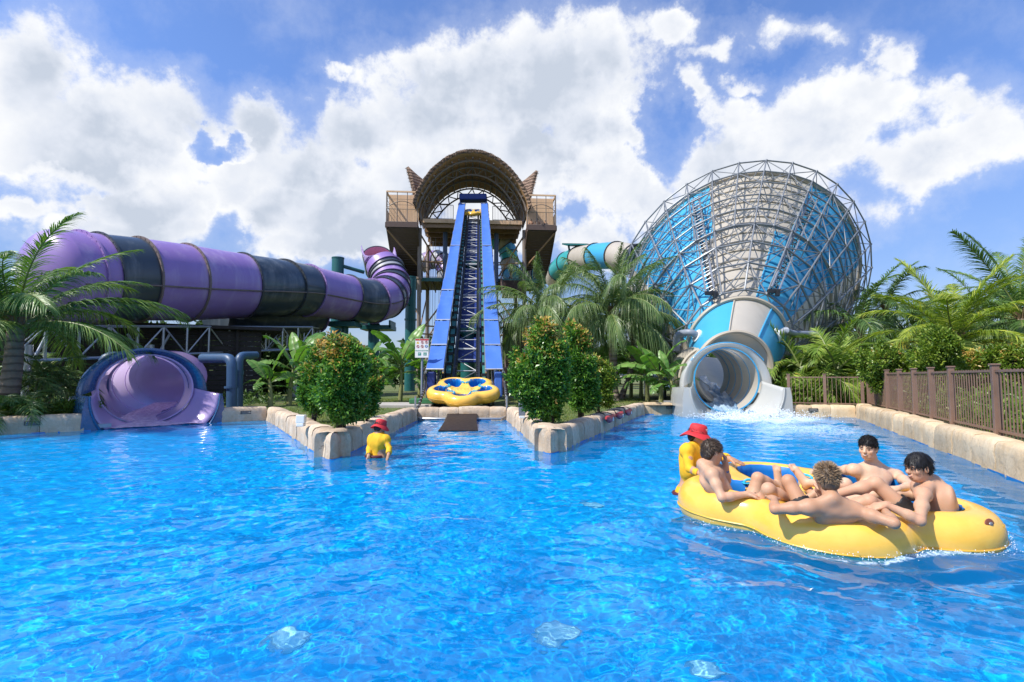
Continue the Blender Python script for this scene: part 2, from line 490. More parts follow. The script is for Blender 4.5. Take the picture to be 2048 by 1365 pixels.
# the small lights and a splash guard post standing on the planter walls
def wall_box(px, py, label, mtl, hgt=.16, wid=.17):
    p = G(px, py, WT); r = thing('wall_light', label, 'light fixture', p)
    b = MB(); b.box(p + V((0, 0, .02)), (wid * .8, wid * .8, .06)); b.build('base', M_white, r, bev=.01)
    b = MB(); b.box(p + V((0, 0, .05 + hgt / 2)), (wid, wid * .75, hgt)); b.build('housing', mtl, r, bev=.015)
wall_box(602, 852, 'small white box light on top of the left planter wall', M_white)
M_greybox = mat('grey_metal_box', (.30, .30, .31), .4, .6)
wall_box(1044, 836, 'small grey metal box on the right planter wall beside the bush', M_greybox, .30, .16)

# ------------------------------------------------------------------ ground sheet with the pool cut out, path
def pocket(mid2, d_in, pts):
    u2 = V((d_in.y, -d_in.x)); return [mid2 + u2 * a + d_in * b for a, b in pts]
_m = (LB + LC) / 2; _dv = (LC - LB).normalized()
pockL = pocket(_m, V((-_dv.y, _dv.x)), [(-1.32, .02), (-1.32, 2.4), (.6, 7.4), (4.6, 7.4), (2.5, 2.6), (1.32, .02)])       # room in the ground for the slide tubes
pockR = pocket(V((W(1475, 800, 18.75).x, LJ.y + (LK.y - LJ.y) * .5)), V((.02, 1)).normalized(), [(-1.36, .02), (-1.36, 4.6), (1.36, 4.6), (1.36, .02)])
pool = [LA, LB] + pockL + [LC, LD] + rounded(LD, LE, LF, .5) + [LF, LG] + rounded(LG, LH, LI, .5) + [LI, LJ] + pockR + [LK, LL, LM, V((LM.x, -14)), V((LA.x, -14))]
pool_in = off_poly(pool[:-2], .15) + [V((LM.x + .3, -14)), V((LA.x - .3, -14))]
outer = [V((-900, -300)), V((900, -300)), V((900, 1500)), V((-900, 1500))]
tess = geometry.tessellate_polygon([[V((p.x, p.y, 0)) for p in outer], [V((p.x, p.y, 0)) for p in reversed(pool_in)]])
gv = [(p.x, p.y, GZ) for p in outer] + [(p.x, p.y, GZ) for p in reversed(pool_in)]
go = mesh_obj('ground', gv, [tuple(f) for f in tess], M_lawn); tag(go, kind='structure')
go.data.update()
if sum(p.normal.z for p in go.data.polygons) < 0: go.data.flip_normals()
mb = MB()
a, b, c_, d_ = W(700, 805, 18.3), W(842, 803, 18.6), W(842, 795, 20.5), W(560, 798, 20.5)
mb.prism([(a.x - .3, 18.35), (LF.x + .25, 18.35), (LF.x + .25, 20.3), (a.x - 1.6, 20.3)], GZ - .1, GZ + .10)
tag(mb.build('path', M_conc, bev=.02), kind='structure')
mb = MB(); mb.box((LF.x - .1, 19.2, GZ + .10 + .09), (1.0, .5, .18))
M_greenmat = mat('green_rubber', (.03, .16, .06), .6, var=.2, vs=8)
tag(mb.build('step_block', M_greenmat, bev=.03), 'low green rubber step block beside the conveyor', 'step')
# submerged-looking ledge along the right wall
d = (LM - LL).normalized(); nr = V((-d.y, d.x))
mb = MB(); lst = []
for i in range(40):
    p = LL + (LM - LL) * (i / 39); k = .02 * math.sin(i * 1.7)
    q0 = p - nr * (.22); q1 = p - nr * (.52 + k)
    lst.append([(q0.x, q0.y, -.9), (q0.x, q0.y, -.035), (q1.x, q1.y, -.04), (q1.x, q1.y, -.9)])
mb.loft(lst, closed=True, cap=True)
tag(mb.build('pool_ledge', M_wetledge), kind='structure')

# ------------------------------------------------------------------ water
RC = V((2.97, 5.34))       # the floating raft's centre, used for its wake
def wave_h(x, y):
    wx = x + .10 * fbm(x * 1.3, y * 1.3, 5, 2, 61); wy = y + .10 * fbm(x * 1.3, y * 1.3, 8, 2, 71)
    h = .0085 * fbm(wx * .9 + .25 * wy, wy * 1.15, 0, 3, 5) + .0092 * fbm(wx * 2.5 - 1.1 * wy, wy * 2.8 + .8 * wx, 3.1, 3, 9)
    h = h + .0050 * fbm(wx * 6.3 + 2 * wy, wy * 6.3 - 1.5 * wx, 1.7, 3, 21) + .0017 * fbm(wx * 15, wy * 15, .7, 2, 27)
    r = np.hypot(x - RC.x, y - RC.y)
    s = np.exp(-((r - 1.5) / .45) ** 2)
    h = h + s * (.012 * np.sin(r * 15 + 2.2 * fbm(x * 1.5, y * 1.5, 0, 2, 31)) + .014 * fbm(x * 4, y * 4, 2, 3, 41))
    sp = np.exp(-(((x - 8.0) / 1.9) ** 2 + ((y - 16.6) / 3.4) ** 2))
    h = h + sp * .05 * fbm(x * 2.2, y * 1.8, 4, 4, 51)
    return h
ny, nx = 620, 700
tt = np.linspace(0, 1, ny); Yr = 1.0 * (22.0 / 1.0) ** tt
uu = np.linspace(-1, 1, nx); uu = 1.02 * uu + .78 * uu ** 7
YY, UU = np.meshgrid(Yr, uu, indexing='ij')
XX = UU * YY; YW = YY
ZZ = wave_h(XX, YW)
# plain continuation of the surface behind the camera and out to the sides
vid = np.arange(ny * nx).reshape(ny, nx)
fq = np.stack([vid[:-1, :-1], vid[:-1, 1:], vid[1:, 1:], vid[1:, :-1]], -1).reshape(-1, 4)
# foam amount stored per vertex: churned water below the white slide and along the raft's waterline
def foam_f(x, y):
    f = np.exp(-(((x - 8.2) / 1.75) ** 2 + ((y - 17.9) / 1.0) ** 2)) * 1.25
    f += np.exp(-(((x - 7.9) / 2.1) ** 2 + ((y - 15.2) / 2.6) ** 2)) * .62
    f += np.exp(-(((x - 6.6) / 2.6) ** 2 + ((y - 12.0) / 2.4) ** 2)) * .33
    # around the raft: follow its five lobes
    a = np.arctan2(y - RC.y, x - RC.x); r = np.hypot(x - RC.x, y - RC.y)
    rr = 1.17 + .10 * np.cos(5 * (a - R_(30)))
    front = np.clip(.25 - np.sin(a - R_(20)) * .9, 0, 1)
    f += np.exp(-((r - rr - .03) / .06) ** 2) * .62 * front
    f += np.exp(-((r - rr - .32) / .22) ** 2) * .26 * front
    f += np.exp(-(((x + 1.85) / .5) ** 2 + ((y - 16.6) / .35) ** 2)) * .7
    f += np.exp(-(((x + 8.9) / 1.1) ** 2 + ((y - 14.2) / .5) ** 2)) * .35
    return f
FO = foam_f(XX, YW)
wv = np.stack([XX, YW, ZZ], -1).reshape(-1, 3)
bx, by = np.meshgrid(np.linspace(-1.8, 1.8, 60), np.linspace(1.0, -10, 110)); kx = 1 + np.clip(1 - by, 0, 3) * 2.2; bx = bx * kx
b0 = len(wv); wv = np.concatenate([wv, np.stack([bx, by, wave_h(bx, by)], -1).reshape(-1, 3)]); FO = np.concatenate([FO.ravel(), np.zeros(bx.size)])
bi = b0 + np.arange(bx.size).reshape(bx.shape); fq = np.concatenate([fq, np.stack([bi[1:, :-1], bi[1:, 1:], bi[:-1, 1:], bi[:-1, :-1]], -1).reshape(-1, 4)])
wo_ = mesh_obj('pool_water', wv, fq, None, smooth=True)
at_ = wo_.data.attributes.new('foam', 'FLOAT', 'POINT'); at_.data.foreach_set('value', FO.ravel().astype(np.float32))
tag(wo_, kind='structure')
def water_mat():
    m, t, out = newmat('pool_water')
    tc = t.n('ShaderNodeTexCoord').outputs['Object']
    foam = t.n('ShaderNodeAttribute', attribute_name='foam').outputs['Fac']
    p = t.n('ShaderNodeBsdfPrincipled', i={'Base Color': (.45, .97, 1.0, 1), 'Roughness': 0.0, 'IOR': 1.25, 'Transmission Weight': 1.0})
    fn = t.noise(tc, 6, 7, .7, 1.0); fn2 = t.noise(tc, 26, 5, .7)
    fr = t.math('SUBTRACT', 1.0, t.math('MULTIPLY', t.math('ABSOLUTE', t.math('SUBTRACT', fn, .5)), 6.0), clamp=True)
    fm = t.math('ADD', t.math('ADD', foam, t.math('MULTIPLY', fr, .35)), t.math('MULTIPLY', t.math('SUBTRACT', fn2, .5), 1.0))
    fk = t.math('MULTIPLY', t.sstep(fm, .62, 1.15), t.sstep(foam, .05, .25))
    fd = t.n('ShaderNodeBsdfDiffuse', i={'Color': (.72, .84, .92, 1)})
    mx = t.n('ShaderNodeMixShader', i={0: t.math('MULTIPLY', fk, .80), 1: p.outputs[0], 2: fd.outputs[0]})
    # even blue diffuse mixed into the surface to lift the water's darkest brightness
    ad = t.n('ShaderNodeBsdfDiffuse', i={'Color': (.0, .38, .92, 1)}); m2 = t.n('ShaderNodeMixShader', i={0: .18, 1: mx.outputs[0], 2: ad.outputs[0]})
    t.link(m2.outputs[0], out.inputs[0]); return m
wo_.data.materials.append(water_mat())
FLZ = -.95
M_floorp = mat('pool_floor_paint', (.0, .455, .97), .6, var=.10, vs=1.2, dirt=(.0, .38, .88), dirt_amt=.5, dscale=.7)
mb = MB(); mb.add([(-42, -16, FLZ), (42, -16, FLZ), (42, 24, FLZ), (-42, 24, FLZ)], [(0, 1, 2, 3)])
fl_ = tag(mb.build('pool_floor', M_floorp), kind='structure')
# painted blue lining of the walls below the water line
mb = MB(); po = off_poly(pool[:-2], -.012)
for a, b in zip(po, po[1:]): mb.add([(a.x, a.y, FLZ), (b.x, b.y, FLZ), (b.x, b.y, .012), (a.x, a.y, .012)], [(0, 1, 2, 3)])
pl_ = tag(mb.build('pool_lining', M_poolpaint), kind='structure')
wo_.cycles.is_caustics_caster = True; fl_.cycles.is_caustics_receiver = True; pl_.cycles.is_caustics_receiver = True
sl.cycles.is_caustics_light = True
SC.cycles.caustics_refractive = True
# white discs on the pool floor, seen broken up through the ripples
M_fittingwhite = mat('pool_fitting_white', (.85, .88, .88), .4, var=.05)
def fitting(px, py, r, label):
    c = G(px, py); d = ray(px, py).normalized(); k = 1 / 1.33; ci = -d.z; tdir = d * k + V((0, 0, k * ci - math.sqrt(1 - k * k * (1 - ci * ci))))
    p = c + tdir * ((FLZ - c.z) / tdir.z); rt = thing('pool_fitting', label, 'pool lamp', p, 'white fittings in the pool floor')
    mb = MB(); mb.tube(p, p + V((0, 0, .03)), r, r * .92, n=28); o = mb.build('fitting_face', M_fittingwhite, rt, 40); o.cycles.is_caustics_receiver = True
    mb = MB(); mb.path([p + V((r * 1.06 * math.cos(2 * math.pi * q / 28), r * 1.06 * math.sin(2 * math.pi * q / 28), .012)) for q in range(28)], .014, 6, closed=True); mb.build('fitting_rim', M_fittingwhite, rt, 60)
fitting(580, 1258, .145, 'white floor fitting under the ripples at lower left')
fitting(1108, 1252, .145, 'white floor fitting under the ripples at lower middle')
fitting(1415, 1331, .085, 'white floor fitting at the very bottom right of the middle')
fitting(1185, 1006, .125, 'faint white floor fitting farther out in mid pool')

# ------------------------------------------------------------------ brown fence
M_fence = mat('brown_fence_paint', (.205, .125, .09), .5, var=.12, vs=6, dirt=(.09, .06, .05))
def fence(label, a, b, posts, h, z0, sp=.125, group='brown steel fence runs by the pool'):
    root = thing('fence', label, 'fence', (a.x, a.y, z0), group)
    d = (b - a); L = d.length; d.normalize(); nr = V((-d.y, d.x, 0)); M = Matrix(((d.x, -d.y, 0), (d.y, d.x, 0), (0, 0, 1)))
    for s in posts:
        p = a + d * s; mb = MB(); mb.box((p.x, p.y, z0 + (h + .06) / 2 - .1), (.10, .10, h + .06 + .2), M)
        mb.box((p.x, p.y, z0 + h + .075), (.13, .13, .03), M)
        mb.build('post', M_fence, root, bev=.006)
    for zz in (h - .03, .12):
        mb = MB(); mb.bar((a.x, a.y, z0 + zz), (b.x, b.y, z0 + zz), .036, .036); mb.build('rail', M_fence, root)
    mb = MB(); s = sp * .5
    while s < L:
        if min(abs(s - q) for q in posts) > .07:
            p = a + d * s; mb.box((p.x, p.y, z0 + h / 2 + .03), (.016, .016, h - .06), M)
        s += sp
    mb.build('pickets', M_fence, root)
    return root
F0_ = LL + V((.1, .55)); d = (LM - LL).normalized(); nr = V((-d.y, d.x))
FA = LL + nr * .42 + d * -.2; FB = LM + nr * .42
posts = []
L_ = (FB - FA).length
for px in (1728, 1750, 1772, 1797, 1826, 1860, 1900, 1988, 2110):
    k = (px - 1024) / FPX     # where the view ray meets the fence line
    den = d.x - k * d.y; s = (k * FA.y - FA.x) / den; posts.append(s)
posts = [0.0] + posts[1:]
gaps = [posts[i + 1] - posts[i] for i in range(len(posts) - 1)]

print('FENCEGAPS', gaps)
fence('brown steel picket fence on the long sandstone wall at the right', FA, FB, posts, 1.10, WT - .03)
KA = W(1572, 800, 19.6); KB = V((FA.x, FA.y + .9, 0))
e1 = V((KA.x, KA.y)); e2 = V((FA.x - .05, FA.y + .02)); Lk = (e2 - e1).length
fence('brown steel picket fence behind the wall right of the white slide', e1, e2, [.1, Lk * .5, Lk - .12], 1.05, GZ)
# ------------------------------------------------------------------ fibreglass materials
M_purple = mat('purple_fibreglass', (.27, .165, .44), .40, var=.12, vs=1.2, coat=.3, dirt=(.47, .37, .58), dirt_amt=.65, dscale=1.1, streak=True, bump=.05, bs=3)
M_navy = mat('dark_fibreglass', (.030, .045, .062), .34, var=.25, vs=1.5, coat=.35, dirt=(.20, .22, .24), dirt_amt=.5, dscale=1.4, streak=True, bump=.05, bs=3)
M_purpleflange = mat('purple_flange', (.30, .19, .44), .5, var=.12, dirt=(.20, .15, .16))
M_navyflange = mat('dark_flange', (.045, .052, .06), .5, var=.2)
M_rustflange = mat('weathered_flange', (.17, .13, .12), .7, var=.25, vs=8)
def frp(name, col, rough, trans, coat=.5, dirt=None):
    """fibreglass skin: part of the sunlight passes through the wall"""
    m = mat(name, col, rough, var=.08, vs=1.2, coat=coat, dirt=dirt or tuple(x * .85 for x in col), dirt_amt=.4, streak=True)
    t = NT(m.node_tree); out = [n for n in m.node_tree.nodes if n.type == 'OUTPUT_MATERIAL'][0]; p = [n for n in m.node_tree.nodes if n.type == 'BSDF_PRINCIPLED'][0]
    c = p.inputs['Base Color'].links[0].from_socket
    tr = t.n('ShaderNodeBsdfTranslucent', i={'Color': c}); mx = t.n('ShaderNodeMixShader', i={0: trans, 1: p.outputs[0], 2: tr.outputs[0]})
    t.link(mx.outputs[0], out.inputs[0]); return m
M_lilac = frp('lilac_gelcoat', (.70, .55, .83), .16, .52, .8, (.78, .68, .87))
M_pink = mat('pink_gelcoat', (.66, .33, .45), .3, var=.08, coat=.5)
M_bluegel = mat('blue_gelcoat', (.018, .085, .21), .28, var=.12, coat=.6, dirt=(.07, .14, .24))
M_beige = frp('beige_fibreglass', (.73, .66, .56), .42, .40, .25, (.50, .43, .34))
M_sky = frp('light_blue_fibreglass', (.075, .47, .78), .38, .25, .35, (.10, .46, .72))
M_greygel = frp('pale_grey_gelcoat', (.72, .72, .68), .24, .45, .7, (.64, .62, .57))
M_wetgel = mat('wet_pale_gelcoat', (.46, .46, .43), .08, var=.1, coat=1.0)
M_teal = mat('dark_teal_paint', (.012, .105, .105), .42, var=.12)
M_tealgel = mat('teal_gelcoat', (.05, .40, .42), .35, var=.1, coat=.4)
M_galv = mat('galvanised_steel', (.42, .44, .46), .40, .75, var=.12, vs=6)
M_cage = mat('grey_steel_tube', (.23, .245, .26), .45, .35, var=.15, vs=5)
M_pipeblue = mat('blue_pipe', (.035, .085, .17), .45, var=.15, dirt=(.08, .10, .13))
M_pipegrey = mat('grey_pipe', (.22, .25, .30), .45, var=.1)
M_black = mat('black_rubber', (.012, .012, .013), .5, var=.3)
M_flow = None

def exit_slide(root, O, din, R=1.1, Wp=1.79, mats=None, bend=None, zc=1.22, zs=1.0, vs=1.0, Lb=.9):
    """mouth of a tube slide: half-pipe catch in front, arch flange, tube going back along a curve"""
    m_in, m_panel, m_arch, m_rim, m_out = mats
    din = V((din[0], din[1], 0)).normalized(); ux = V((din.y, -din.x, 0))
    P = lambda a, b, z: V((O[0], O[1], 0)) + ux * a + din * b + V((0, 0, z))
    R0 = 1.6; N = 48
    # lower catch: from the front panel's U back to the tube
    rings = []
    nb = 10
    for i in range(nb + 1):
        f = i / nb; b = f * Lb; r = R0 + (1.22 - R0) * f ** .75; zz = zs + (zc - zs) * f
        rings.append([P(r * math.cos(q), b, zz + r * vs * math.sin(q)) for q in [math.pi * (1 + k / 32) for k in range(33)]])
    mb = MB(); mb.loft(rings, closed=False)
    o = mb.build('catch_basin', m_in, root, 60); s_ = o.modifiers.new('wall', 'SOLIDIFY'); s_.thickness = .02; s_.offset = 0
    # front panel with the U cut out, and its side cheeks
    mb = MB(); inner, outer = [], []
    for k in range(33):
        q = math.pi * (1 + k / 32); c, s = math.cos(q), math.sin(q)
        inner.append((R0 * c, zs + R0 * s))
        tx = Wp / max(abs(c), 1e-6); tz = 1.45 / max(abs(s), 1e-6); tt_ = min(tx, tz)
        outer.append((tt_ * c, zs + tt_ * s))
    outer[0] = (-Wp, zs); outer[-1] = (Wp, zs)
    fr = [[P(a, 0, z) for a, z in inner], [P(a, 0, z) for a, z in outer]]
    mb.loft(fr, closed=False)
    for sgn in (-1, 1):
        # rounded shoulder on top of each cheek and the cheek running back
        top = [P(sgn * R0, 0, zs), P(sgn * Wp, 0, zs - .02), P(sgn * (Wp + .05), .0, zs - .3), P(sgn * (Wp + .10), 0, -.35)]
        back = [p + din * 1.5 for p in top]
        back[0] = P(sgn * R0, Lb, zs + .02)
        mb.loft([top, back], closed=False)
        mb.loft([[P(sgn * Wp, 0, zs - .02), P(sgn * Wp, 0, zs - .3), P(sgn * Wp, 0, -.35)], top[1:]], closed=False)
    mb.build('front_panel', m_panel, root, 35)
    # lip that edges the U
    mb = MB(); mb.path([P(R0 * math.cos(q), -.012, zs + R0 * math.sin(q)) for q in [math.pi * (1 + k / 32) for k in range(33)]], .032, 6)
    mb.build('lip', m_arch, root, 60)
    # arch flange standing over the rear of the catch
    mb = MB(); r1, r2 = 1.62, 1.15; NA = 40
    qs = [math.pi * k / NA for k in range(NA + 1)]
    prof = [(r1, Lb + .30), (r1, Lb + .04), (r1 - .05, Lb - .02), (r1 - .14, Lb - .02), (r2 + .13, Lb + .12), (r2 + .02, Lb + .30)]
    mb.loft([[P(r * math.cos(q), b, (zs + (zc - zs) * (1 - (r - r2) / (r1 - r2)) + r * vs * math.sin(q) * (.985 if r > 1.3 else 1))) for q in qs] for r, b in prof], closed=False)
    mb.build('arch_flange', m_arch, root, 50)
    # tube following the centre line
    cl = bend; n = 26
    pts = bez([P(a, b, z) for a, b, z in cl], n)
    def rings_for(rad, i0, i1):
        out = []
        for i in range(i0, i1 + 1):
            t_ = (pts[min(i + 1, n - 1)] - pts[max(i - 1, 0)]).normalized()
            sx_ = t_.cross(V((0, 0, 1))).normalized(); sz_ = sx_.cross(t_)
            out.append([pts[i] + (sx_ * math.cos(2 * math.pi * k / N) + sz_ * vs * math.sin(2 * math.pi * k / N)) * rad for k in range(N)])
        return out
    mb = MB(); mb.loft(rings_for(R, 0, n - 1)); mb.build('tube_inside', m_out, root, 60)
    # rim ring and inner joints
    for j, (i, mm) in enumerate([(0, m_rim), (5, m_rim), (10, m_rim), (15, m_rim), (20, m_rim)]):
        t_ = (pts[min(i + 1, n - 1)] - pts[max(i - 1, 0)]).normalized()
        sx_ = t_.cross(V((0, 0, 1))).normalized(); sz_ = sx_.cross(t_)
        mb = MB(); w_ = .03 if i == 0 else .02
        ring = lambda rad, off: [pts[i] + t_ * off + (sx_ * math.cos(2 * math.pi * k / N) + sz_ * vs * math.sin(2 * math.pi * k / N)) * rad for k in range(N)]
        mb.loft([ring(R + (.03 if i == 0 else .005), w_), ring(R + (.03 if i == 0 else .005), -w_ * .3), ring(R - .015, -w_ * .3), ring(R - .015, w_)])
        mb.build('joint_ring', mm, root, 40)
    return P, pts

# ------------------------------------------------------------------ purple slide mouth at left
P0, P1 = V((LB.x, LB.y)), V((LC.x, LC.y))
mid = (P0 + P1) / 2; dv = (P1 - P0).normalized(); din = V((-dv.y, dv.x))
Wh = (P1 - P0).length / 2
sl1 = thing('tube_slide_mouth', 'purple slide mouth with dark blue front, opening onto the pool at left', 'water slide', (mid.x, mid.y, 0))
PL, cl1 = exit_slide(sl1, mid, din, 1.16, Wh, (M_lilac, M_bluegel, M_bluegel, M_lilac, M_lilac),
    [(0, .95, 1.02), (.12, 2.0, 1.05), (.70, 3.2, 1.12), (1.45, 4.3, 1.22), (2.15, 5.3, 1.36)], zc=1.02, zs=.86, vs=.84)
# sheet of water on its floor
def flow_mat():
    m, t, out = newmat('running_water')
    tc = t.n('ShaderNodeTexCoord').outputs['Object']
    st = t.vm('MULTIPLY', tc, (1.0, .55, 1.0))
    n1 = t.noise(st, 6, 6, .68, 1.2); n2 = t.noise(st, 2.2, 4, .6, .6)
    c = t.mix(t.sstep(n2, .4, .62), (.10, .21, .36), (.34, .47, .60))
    c = t.mix(t.math('MULTIPLY', t.sstep(n1, .60, .78), .55), c, (.72, .78, .84))
    p = t.n('ShaderNodeBsdfPrincipled', i={'Base Color': c, 'Roughness': .06, 'IOR': 1.33})
    bp = t.n('ShaderNodeBump', i={'Strength': .6, 'Distance': .12, 'Height': n1}); t.link(bp.outputs[0], p.inputs['Normal'])
    t.link(p.outputs[0], out.inputs[0]); return m
M_flow = flow_mat()
def film_mat():
    m, t, out = newmat('thin_water_film')
    tc = t.n('ShaderNodeTexCoord').outputs['Object']
    n1 = t.noise(tc, 5, 6, .68, 1.6)
    c = t.mix(t.sstep(n1, .35, .7), (.40, .32, .52), (.74, .67, .82))
    p = t.n('ShaderNodeBsdfPrincipled', i={'Base Color': c, 'Roughness': .16, 'IOR': 1.33})
    bp = t.n('ShaderNodeBump', i={'Strength': .35, 'Distance': .08, 'Height': n1}); t.link(bp.outputs[0], p.inputs['Normal'])
    t.link(p.outputs[0], out.inputs[0]); return m
M_film = film_mat()
def flow_sheet(name, root, Pf, rows, m, amp=.02, seed=0):
    """rows of (b, half width, z) across the slide floor"""
    mb = MB(); rings = []
    for i in range(len(rows) * 6 - 5):
        k, f = divmod(i, 6); f /= 6; a = rows[k]; b = rows[min(k + 1, len(rows) - 1)]
        bb, hw, z, ca = [a[j] + (b[j] - a[j]) * f for j in range(4)]
        rings.append([Pf(ca + hw * (j / 14 - 1) , bb, z + amp * float(fbm(j * .5 + seed, i * .45, 0, 3, seed))) for j in range(29)])
    mb.loft(rings, closed=False)
    return mb.build(name, m, root, smooth=True)
flow_sheet('water_film', sl1, PL, [(-.04, 1.2, .022, 0), (.4, .95, .035, 0), (.98, .44, .085, 0), (2.0, .46, .155, .12), (3.2, .46, .235, .70), (4.3, .46, .34, 1.45), (5.2, .46, .45, 2.08)], M_film, .014, 3)
# the far bend of the tube closes the view inside
q_ = cl1[-1]; t_ = (cl1[-1] - cl1[-3]).normalized(); sx_ = t_.cross(V((0, 0, 1))).normalized(); sz_ = sx_.cross(t_)
mb = MB(); mb.loft([[q_ + t_ * (1.0 * math.sin(e_)) + (sx_ * math.cos(2 * math.pi * k / 40) + sz_ * .84 * math.sin(2 * math.pi * k / 40)) * 1.16 * math.cos(e_) for k in range(40)] for e_ in [math.pi / 2 * i / 8 * .995 for i in range(9)]]); mb.build('tube_bend', M_lilac, sl1, 60)
# small white plate on the blue front
mb = MB(); c = PL(-Wh + .42, -.012, .10); mb.bar(c - PL(.15, 0, 0) + PL(0, 0, 0), c + PL(.15, 0, 0) - PL(0, 0, 0), .02, .10)
mb.build('front_plate', mat('faded_plate', (.30, .33, .38), .5), sl1)
# blue water pipes either side of the mouth
def pipe(label, pts, r, m, name='water_pipe', flange=()):
    root = thing(name, label, 'pipe', pts[0])
    mb = MB(); q = []
    for i, p in enumerate(pts):
        p = V(p)
        if 0 < i < len(pts) - 1:
            a = (V(pts[i - 1]) - p).normalized(); b = (V(pts[i + 1]) - p).normalized(); k = r * 1.7
            for s in (0, .25, .5, .75, 1): q.append((p + a * k) * (1 - s) ** 2 + p * 2 * s * (1 - s) + (p + b * k) * s * s)
        else: q.append(p)
    mb.path(q, r, 14); mb.build('pipe_run', m, root, 50)
    for p0, p1 in flange:
        mb = MB(); mb.tube(p0, p1, r * 1.28, n=14); mb.build('collar', m, root, 40)
    return root
a = W(207, 800, 17.6); b = W(207, 713, 17.6); c = W(262, 713, 18.0)
pipe('blue pipe bent like an inverted L left of the purple mouth', [(a.x, a.y, .2), b, c], .155, M_pipeblue, flange=[(b + V((0, 0, -.5)), b + V((0, 0, -.42)))])
a = W(464, 800, 18.2); b = W(464, 717, 18.2); c = W(405, 717, 18.9)
pipe('blue pipe bent like an inverted L right of the purple mouth', [(a.x, a.y, .2), b, c], .165, M_pipeblue, flange=[(b + V((0, 0, -1.0)), b + V((0, 0, -.93)))])
a = W(478, 800, 18.9); b = W(478, 712, 18.9); c = W(512, 711, 19.8)
pipe('darker blue pipe standing just behind the right-hand one', [(a.x, a.y, .2), b, c], .14, M_pipeblue, flange=[(b + V((0, 0, -.65)), b + V((0, 0, -.5)))])

# ------------------------------------------------------------------ white slide mouth under the funnel
OM = V((W(1475, 800, 18.75).x, 18.75))
sl2 = thing('tube_slide_mouth', 'white slide mouth pouring water into the pool below the blue and beige funnel', 'water slide', (OM.x, OM.y, 0))
PR, cl2 = exit_slide(sl2, OM, (.02, 1), 1.15, 1.80, (M_greygel, M_greygel, M_greygel, M_sky, M_beige),
    [(0, .95, 1.26), (0, 2.2, 1.30), (0.0, 3.3, 1.36), (0.0, 4.4, 1.42)])
flow_sheet('water_sheet', sl2, PR, [(-.1, 1.2, .02, 0), (.5, .8, .08, 0), (.98, .52, .17, 0), (2.0, .72, .38, 0), (3.2, .90, .62, 0), (4.4, 1.02, .88, 0), (6.2, 1.4, 1.13, 0), (8.5, 1.8, 1.34, 0), (10.5, 2.2, 1.48, 0)], M_flow, .11, 5)
mb = MB(); mb.path([PR(1.605 * math.cos(q), .84, 1.02 + 1.605 * math.sin(q) * .985) for q in [math.pi * (.2 + .6 * k / 40) for k in range(41)]], .022, 6)
mb.build('blue_rim', M_sky, sl2, 60)
# ------------------------------------------------------------------ big purple and dark tube
tb = thing('tube_slide', 'huge purple and black striped tube slide raised on a steel truss at left', 'water slide', W(480, 640, 26))
# (px, Y, centre py, radius) picked along the tube
def tpt(px, Y, py): return W(px, py, Y)
ctrl = [(112, 19.0, 554, 1.66), (180, 20.0, 556, 1.65), (270, 21.4, 559, 1.64), (375, 23.3, 566, 1.62), (480, 25.6, 572, 1.52), (545, 27.1, 575, 1.44), (605, 29.2, 580, 1.38), (690, 32.3, 596, 1.36), (735, 33.6, 603, 1.36)]
pc = [tpt(a, b, c) for a, b, c, _ in ctrl]; rc = [r for *_, r in ctrl]
# bend up and away to the open mouth
x0 = pc[-1]
dirx = (pc[-1] - pc[-2]).normalized()
bendp = [W(768, 597, 35.2), W(782, 577, 36.6), W(776, 551, 37.4), W(763, 528, 37.9)]
bendr = [1.33, 1.30, 1.22, 1.12]
allp = pc + bendp; allr = rc + bendr
NS = 200
path_ = bez(allp, NS)
rads = [p.x for p in bez([(r, 0, 0) for r in allr], NS)]
segs = len(allp) - 1
def fi(k): return int(round(k / segs * (NS - 1)))
NB = 40
def frame(i):
    t_ = (path_[min(i + 1, NS - 1)] - path_[max(i - 1, 0)]).normalized()
    ref = V((0, 0, 1)) if abs(t_.z) < .8 else V((0, 1, 0))
    # keep the frame steady through the bend
    return t_
fr = []
t0 = frame(0); a = t0.cross(V((0, 0, 1))).normalized()
for i in range(NS):
    t_ = frame(i); a = (a - t_ * a.dot(t_)).normalized(); fr.append((a.copy(), t_.cross(a), t_))
def tring(i, dr=0.0, off=0.0, q0=0, q1=NB):
    a, b, t_ = fr[i]
    return [path_[i] + t_ * off + (a * math.cos(2 * math.pi * k / NB) + b * math.sin(2 * math.pi * k / NB)) * (rads[i] + dr) for k in range(q0, q1 + (1 if q1 < NB else 0))]
